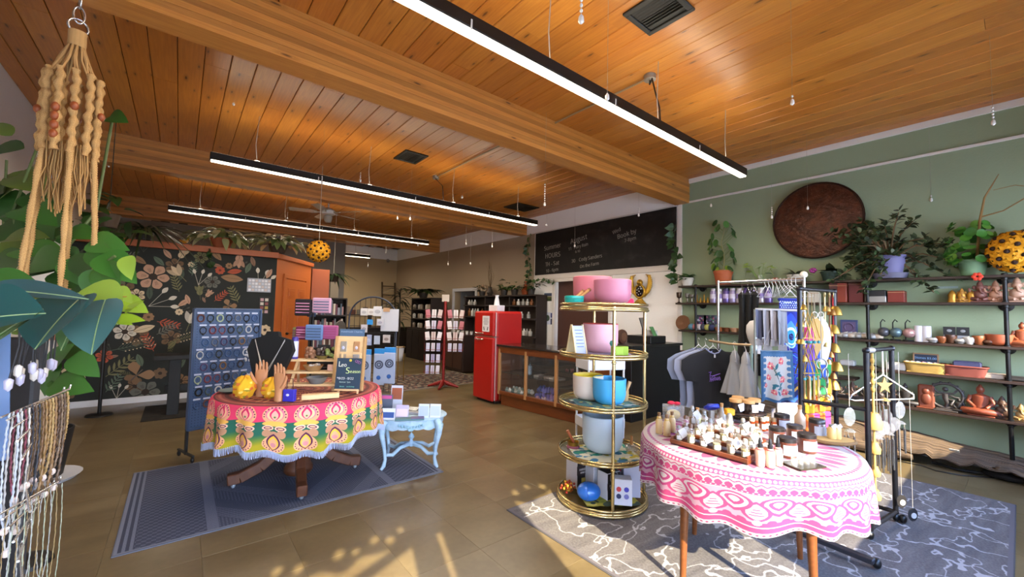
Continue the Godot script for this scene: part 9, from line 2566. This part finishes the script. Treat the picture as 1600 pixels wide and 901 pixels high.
	for q in [["tall corked potion bottle at the right rear of the pink table", V(3.256, 0.765, -0.944), "c0a284", 0.032, 0.15], ["cork stoppered bottle with green glass at the tray's rear left", V(2.671, 0.765, -1.346), "9a9a58", 0.028, 0.13], ["tall clear bottle with white tag at the tray's rear", V(2.906, 0.765, -1.296), "a8a69c", 0.026, 0.14]]:
		var p: Vector3 = q[1]
		var v := thing("potion_bottle", q[0], "bottle", V(p.x, y, p.z), FC, "potion bottles")
		part(v, "body", S().lathe([[0, 0], [q[3] * 0.95, 0], [q[3], 0.01], [q[3], q[4] * 0.5], [q[3] * 0.4, q[4] * 0.68], [q[3] * 0.4, q[4] * 0.82], [0, q[4] * 0.82]], 18), mat(q[2], 0.25))
		part(v, "stopper", S().lathe([[0, q[4] * 0.8], [q[3] * 0.34, q[4] * 0.8], [q[3] * 0.42, q[4]], [0, q[4]]], 10), mat("a87a48", 0.8))
	for q in [["royal blue rope coil among the bottles", V(2.879, 0.765, -1.352), "1c2f94"], ["bright yellow box among the bottles", V(2.851, 0.765, -1.222), "d0960c"]]:
		var p: Vector3 = q[1]
		var o := thing("bottle_accent", q[0], "ornament", V(p.x, y + 0.085, p.z), FC)
		if q[2] == "1c2f94": part(o, "coil", S().ring(V(0, 0.02, 0), 0.04, 0.012, rx(PI / 2 - 0.4), 18, 6).ring(V(0.01, 0.035, 0), 0.03, 0.01, rx(PI / 2 - 0.2), 18, 6), mat(q[2], 0.4))
		else: part(o, "box", S().box(V(0, 0.02, 0), V(0.055, 0.04, 0.04), 0.004), mat(q[2], 0.5))
		part(o, "support", S().box(V(0, -0.043, 0), V(0.03, 0.085, 0.03), 0.003), mat("8a8a86", 0.4))
	var gl := thing("acrylic_stand", "clear acrylic stand on a dark mirror at the front right", "stand", V(2.449, 0.765, -0.699), FC + 0.3)
	part(gl, "mirror_base", S().box(V(0, 0.004, 0), V(0.17, 0.008, 0.11), 0.002), mat("3a3428", 0.12, 0.3))
	for i in 4: part(gl, "acrylic_tube", S().lathe([[0.013, 0.008], [0.013, 0.045]], 12), glass(0.25, "c8c4b8", 0.03)).position = V(-0.06 + i * 0.04, 0, 0.0)
	var ws2 := thing("wood_slice", "pale wood slab at the right rear of the pink table", "wood slice", V(3.066, 0.765, -0.718), FC)
	part(ws2, "slab", S().lathe([[0, 0], [0.09, 0], [0.1, 0.008], [0.095, 0.018], [0, 0.018]], 20, Vector2(1.15, 0.75)), mat("b8965a", 0.7))
	part(ws2, "bark", S().ring(V(0, 0.009, 0), 0.1, 0.01, rx(PI / 2), 22, 5), mat("7a5a34", 0.9)).scale = V(1.15, 1, 0.75)
	for i in 2:
		var p := V(3.074, 0.765, -0.741)
		var s := thing("bath_salt_jar", "small jar of pale bath salt on the wood slab, %s" % ["upright", "leaning"][i], "jar", V(p.x, y + 0.02, p.z) + RT * 0.03 * i - AW * 0.02, FC, "bath salt jars")
		part(s, "jar", S().lathe([[0, 0], [0.02, 0], [0.022, 0.005], [0.022, 0.06], [0.015, 0.07], [0, 0.07]], 14), mat("c8aa6a", 0.4))
		part(s, "lid", S().lathe([[0, 0.068], [0.016, 0.068], [0.016, 0.082], [0, 0.084]], 12), mat("8a8886", 0.4))
		part(s, "hang_tag", S().box(V(0.0, 0.075, 0.02), V(0.03, 0.022, 0.002), 0.0, rz(0.6)), mat("c8c8d0", 0.7))
	for i in 5:
		var p := V(2.948, 0.765, -1.085)
		var s := thing("amber_roller", "short amber roller bottle behind the candles, %s from the left" % nth(i), "bottle", V(p.x, y, p.z) + RT * (0.035 * i - 0.04) + AW * 0.02 * (i % 2), FC, "amber rollers")
		part(s, "body", S().lathe([[0, 0], [0.017, 0], [0.017, 0.06], [0, 0.06]], 12), mat("6a2c12", 0.15))
		part(s, "cap", S().lathe([[0, 0.058], [0.015, 0.058], [0.015, 0.082], [0, 0.084]], 12), mat(["b8b0a0", "5a4a3a", "8a8884"][i % 3], 0.4))
		part(s, "paper_label", lbl(S(), 0.9, 0.012, 0.044, 0.0178), mat("ccc8c4", 0.7))

# hanging crystals
func crystals() -> void:
	var gl := mat("dcd8d0", 0.08, 0.1)
	var i := 0
	for q in [[V(-0.059, 3.841, -6.579), 6, "upper left, above the mural's beam"], [V(0.357, 3.754, -5.476), 1, "alone below the nearest dark planks, upper left"], [V(-0.845, 3.362, -7.762), 3, "just right of the jute hanger"], [V(-0.185, 3.341, -10.32), 5, "over the left end of the third ceiling light"], [V(1.355, 3.001, -7.813), 4, "left of the ceiling fan"], [V(1.74, 2.976, -8.147), 1, "beside the fan's left blade"], [V(1.272, 3.017, -5.303), 3, "at the second ceiling light's left third"], [V(1.7, 3.113, -5.208), 4, "in front of the second beam, right of the fan"], [V(2.572, 2.91, -6.063), 1, "left one of the pair under the second ceiling light"], [V(2.727, 2.904, -5.938), 1, "right one of the pair under the second ceiling light"], [V(2.921, 3.041, -4.742), 1, "single bead right of the second junction box"], [V(3.122, 2.707, -3.316), 9, "long strand left of the first beam's right end"], [V(4.52, 2.904, -4.747), 1, "drop just above the blackboard's left top corner"], [V(5.148, 2.946, -3.464), 4, "in front of the white wall above the blackboard"], [V(4.063, 2.729, -6.416), 3, "in front of the upper beige wall, left of the blackboard"], [V(4.443, 2.692, -6.112), 2, "before the beige wall, nearest the blackboard"], [V(4.365, 2.41, -6.71), 1, "small lone bead low before the beige wall"], [V(3.074, 2.598, -7.739), 4, "under the third ceiling light's right part"], [V(3.552, 2.748, -7.343), 2, "under the right tip of the third ceiling light"], [V(3.169, 2.418, -8.962), 3, "under the farthest ceiling light's right tip"], [V(2.705, 2.983, -8.268), 2, "right of the fan's right blade"], [V(3.29, 3.021, -0.969), 2, "alone below the front planks, upper right"], [V(4.856, 3.054, -0.088), 5, "at the right edge before the green wall's top"], [V(5.773, 2.766, -1.942), 5, "thin strand left of the copper disc"], [V(5.885, 2.836, -1.59), 1, "bead in front of the copper disc"], [V(6.484, 2.852, -0.589), 2, "right of the copper disc, left one"], [V(6.75, 2.781, -0.379), 3, "right of the copper disc, right one"], [V(1.377, 2.86, -1.239), 4, "at the top edge, above the nearest ceiling light"], [V(2.038, 2.871, -1.605), 1, "in front of the nearest ceiling light"], [V(4.741, 2.542, -4.337), 2, "before the blackboard between the two chalk columns"], [V(5.565, 3.002, -2.609), 1, "just right of the first beam's end"], [V(4.026, 2.388, -6.985), 2, "before the beige wall above the rear plants"]]:
		var p: Vector3 = q[0]
		var t := thing("crystal_strand", "hanging crystal bead strand " + q[2], "crystal strand", p, 0.0, "hanging crystal strands")
		part(t, "thread", S().tube([Vector3.ZERO, V(0, H - p.y, 0)], 0.0012, 3, false, false), mat("9a948a", 0.5))
		part(t, "drop", S().tube([V(0, 0.02, 0), V(0, 0.005, 0), V(0, -0.02, 0), V(0, -0.03, 0)], [0.002, 0.012, 0.014, 0.003], 8), gl)
		if q[1] > 1:
			for k in q[1] - 1: part(t, "bead", S().ball(V(0, 0.035 + k * 0.026, 0), V(0.008, 0.01, 0.008), 8, 5), gl)

# plants on the partition, yellow ball
func plants_high() -> void:
	flower_ball("yellow flower ball hanging before the orange closet", V(1.68, 2.38, -7.0), 0.185, true)
	var lm := leaf_mat()
	var shelf_y := 2.452
	for q in [["variegated plant in a terracotta basket on the mural partition", V(0.504, 2.547, -8.4), "9a4f2c", 46, ["6a7a48", "8f9468", "b0ae8a", "4a5a34"]], ["second variegated plant at the partition's right end", V(1.341, 2.487, -8.4), "3a2c22", 46, ["6a7a48", "9aa070", "c0bc98", "4a5a34"]]]:
		var t := thing("variegated_plant", q[0], "plant", V(q[1].x, shelf_y, PZ - 0.03), 0.0, "variegated plants on the partition")
		part(t, "pot", S().lathe([[0, 0], [0.09, 0], [0.14, 0.13], [0.125, 0.13], [0, 0.11]], 16), mat(q[2], 0.75))
		for i in 70:
			var a := i * 2.399
			var r := rnd(0.05, 0.34)
			var s := S().tint(Color.html(q[4][i % 4]))
			s.leaf(V(cos(a) * r, 0.13 + 0.12 * (1.0 - r / 0.34) + rnd(-0.04, 0.06), sin(a) * r * 0.6), V(cos(a), rnd(-0.5, 0.6), sin(a)), V(0, 1, 0.3), rnd(0.14, 0.22), 0.085, 0.5, 0.15)
			part(t, "leaf", s, lm)
		t.scale = V(1.2, 1.2, 1.0)
	var sp := thing("spider_plant", "dark spider plant draping over the partition's left part", "plant", V((V(-0.471, 2.457, -8.4)).x, shelf_y, PZ + 0.05))
	part(sp, "pot", S().lathe([[0, 0], [0.09, 0], [0.12, 0.14], [0.11, 0.14], [0, 0.12]], 16), mat("1d1a18", 0.6))
	for i in 44:
		var a := i * 2.399
		var s := S().tint(Color.html(["24331f", "31452a", "3d5232"][i % 3]))
		s.leaf(V(cos(a) * 0.05, 0.13, sin(a) * 0.05), V(cos(a), rnd(0.2, 1.0), absf(sin(a)) + 0.2), Vector3.UP, rnd(0.4, 0.75), 0.035, rnd(0.7, 1.5), 0.2, 0.0, 8)
		part(sp, "leaf", s, lm)
	var yb := thing("yellow_bird", "small yellow bird ornament on the partition cap", "ornament", V((V(0.022, 2.426, -8.4)).x, shelf_y, PZ + 0.03), FC)
	part(yb, "body", S().ball(V(0, 0.045, 0), V(0.05, 0.035, 0.03), 12, 8, rz(0.3)), mat("c08a1e", 0.6))
	part(yb, "wing", S().leaf(V(0.03, 0.05, 0), V(0.4, 1, 0), V(0, 0, 1), 0.09, 0.05, 0.1), mat("c89a2a", 0.6))
	part(yb, "tail", S().leaf(V(-0.04, 0.04, 0), V(-1, 0.5, 0), V(0, 0, 1), 0.07, 0.03, 0.1), mat("b07a18", 0.6))
	vine("dark trailing stem hanging from the partition over the mural", [V(0.371, 2.162, -8.32), V(0.347, 2.284, -8.3), V(0.324, 2.408, -8.3)], 6, 0.12, V(0, 0, 1), "trailing stems on the partition")
	struct("wall_loft", S().box(V(1.1, 1.67, -12.25), V(5.1, 3.34, 0.1)), wall_mat("75716b"), "dark grey wall behind the partition")
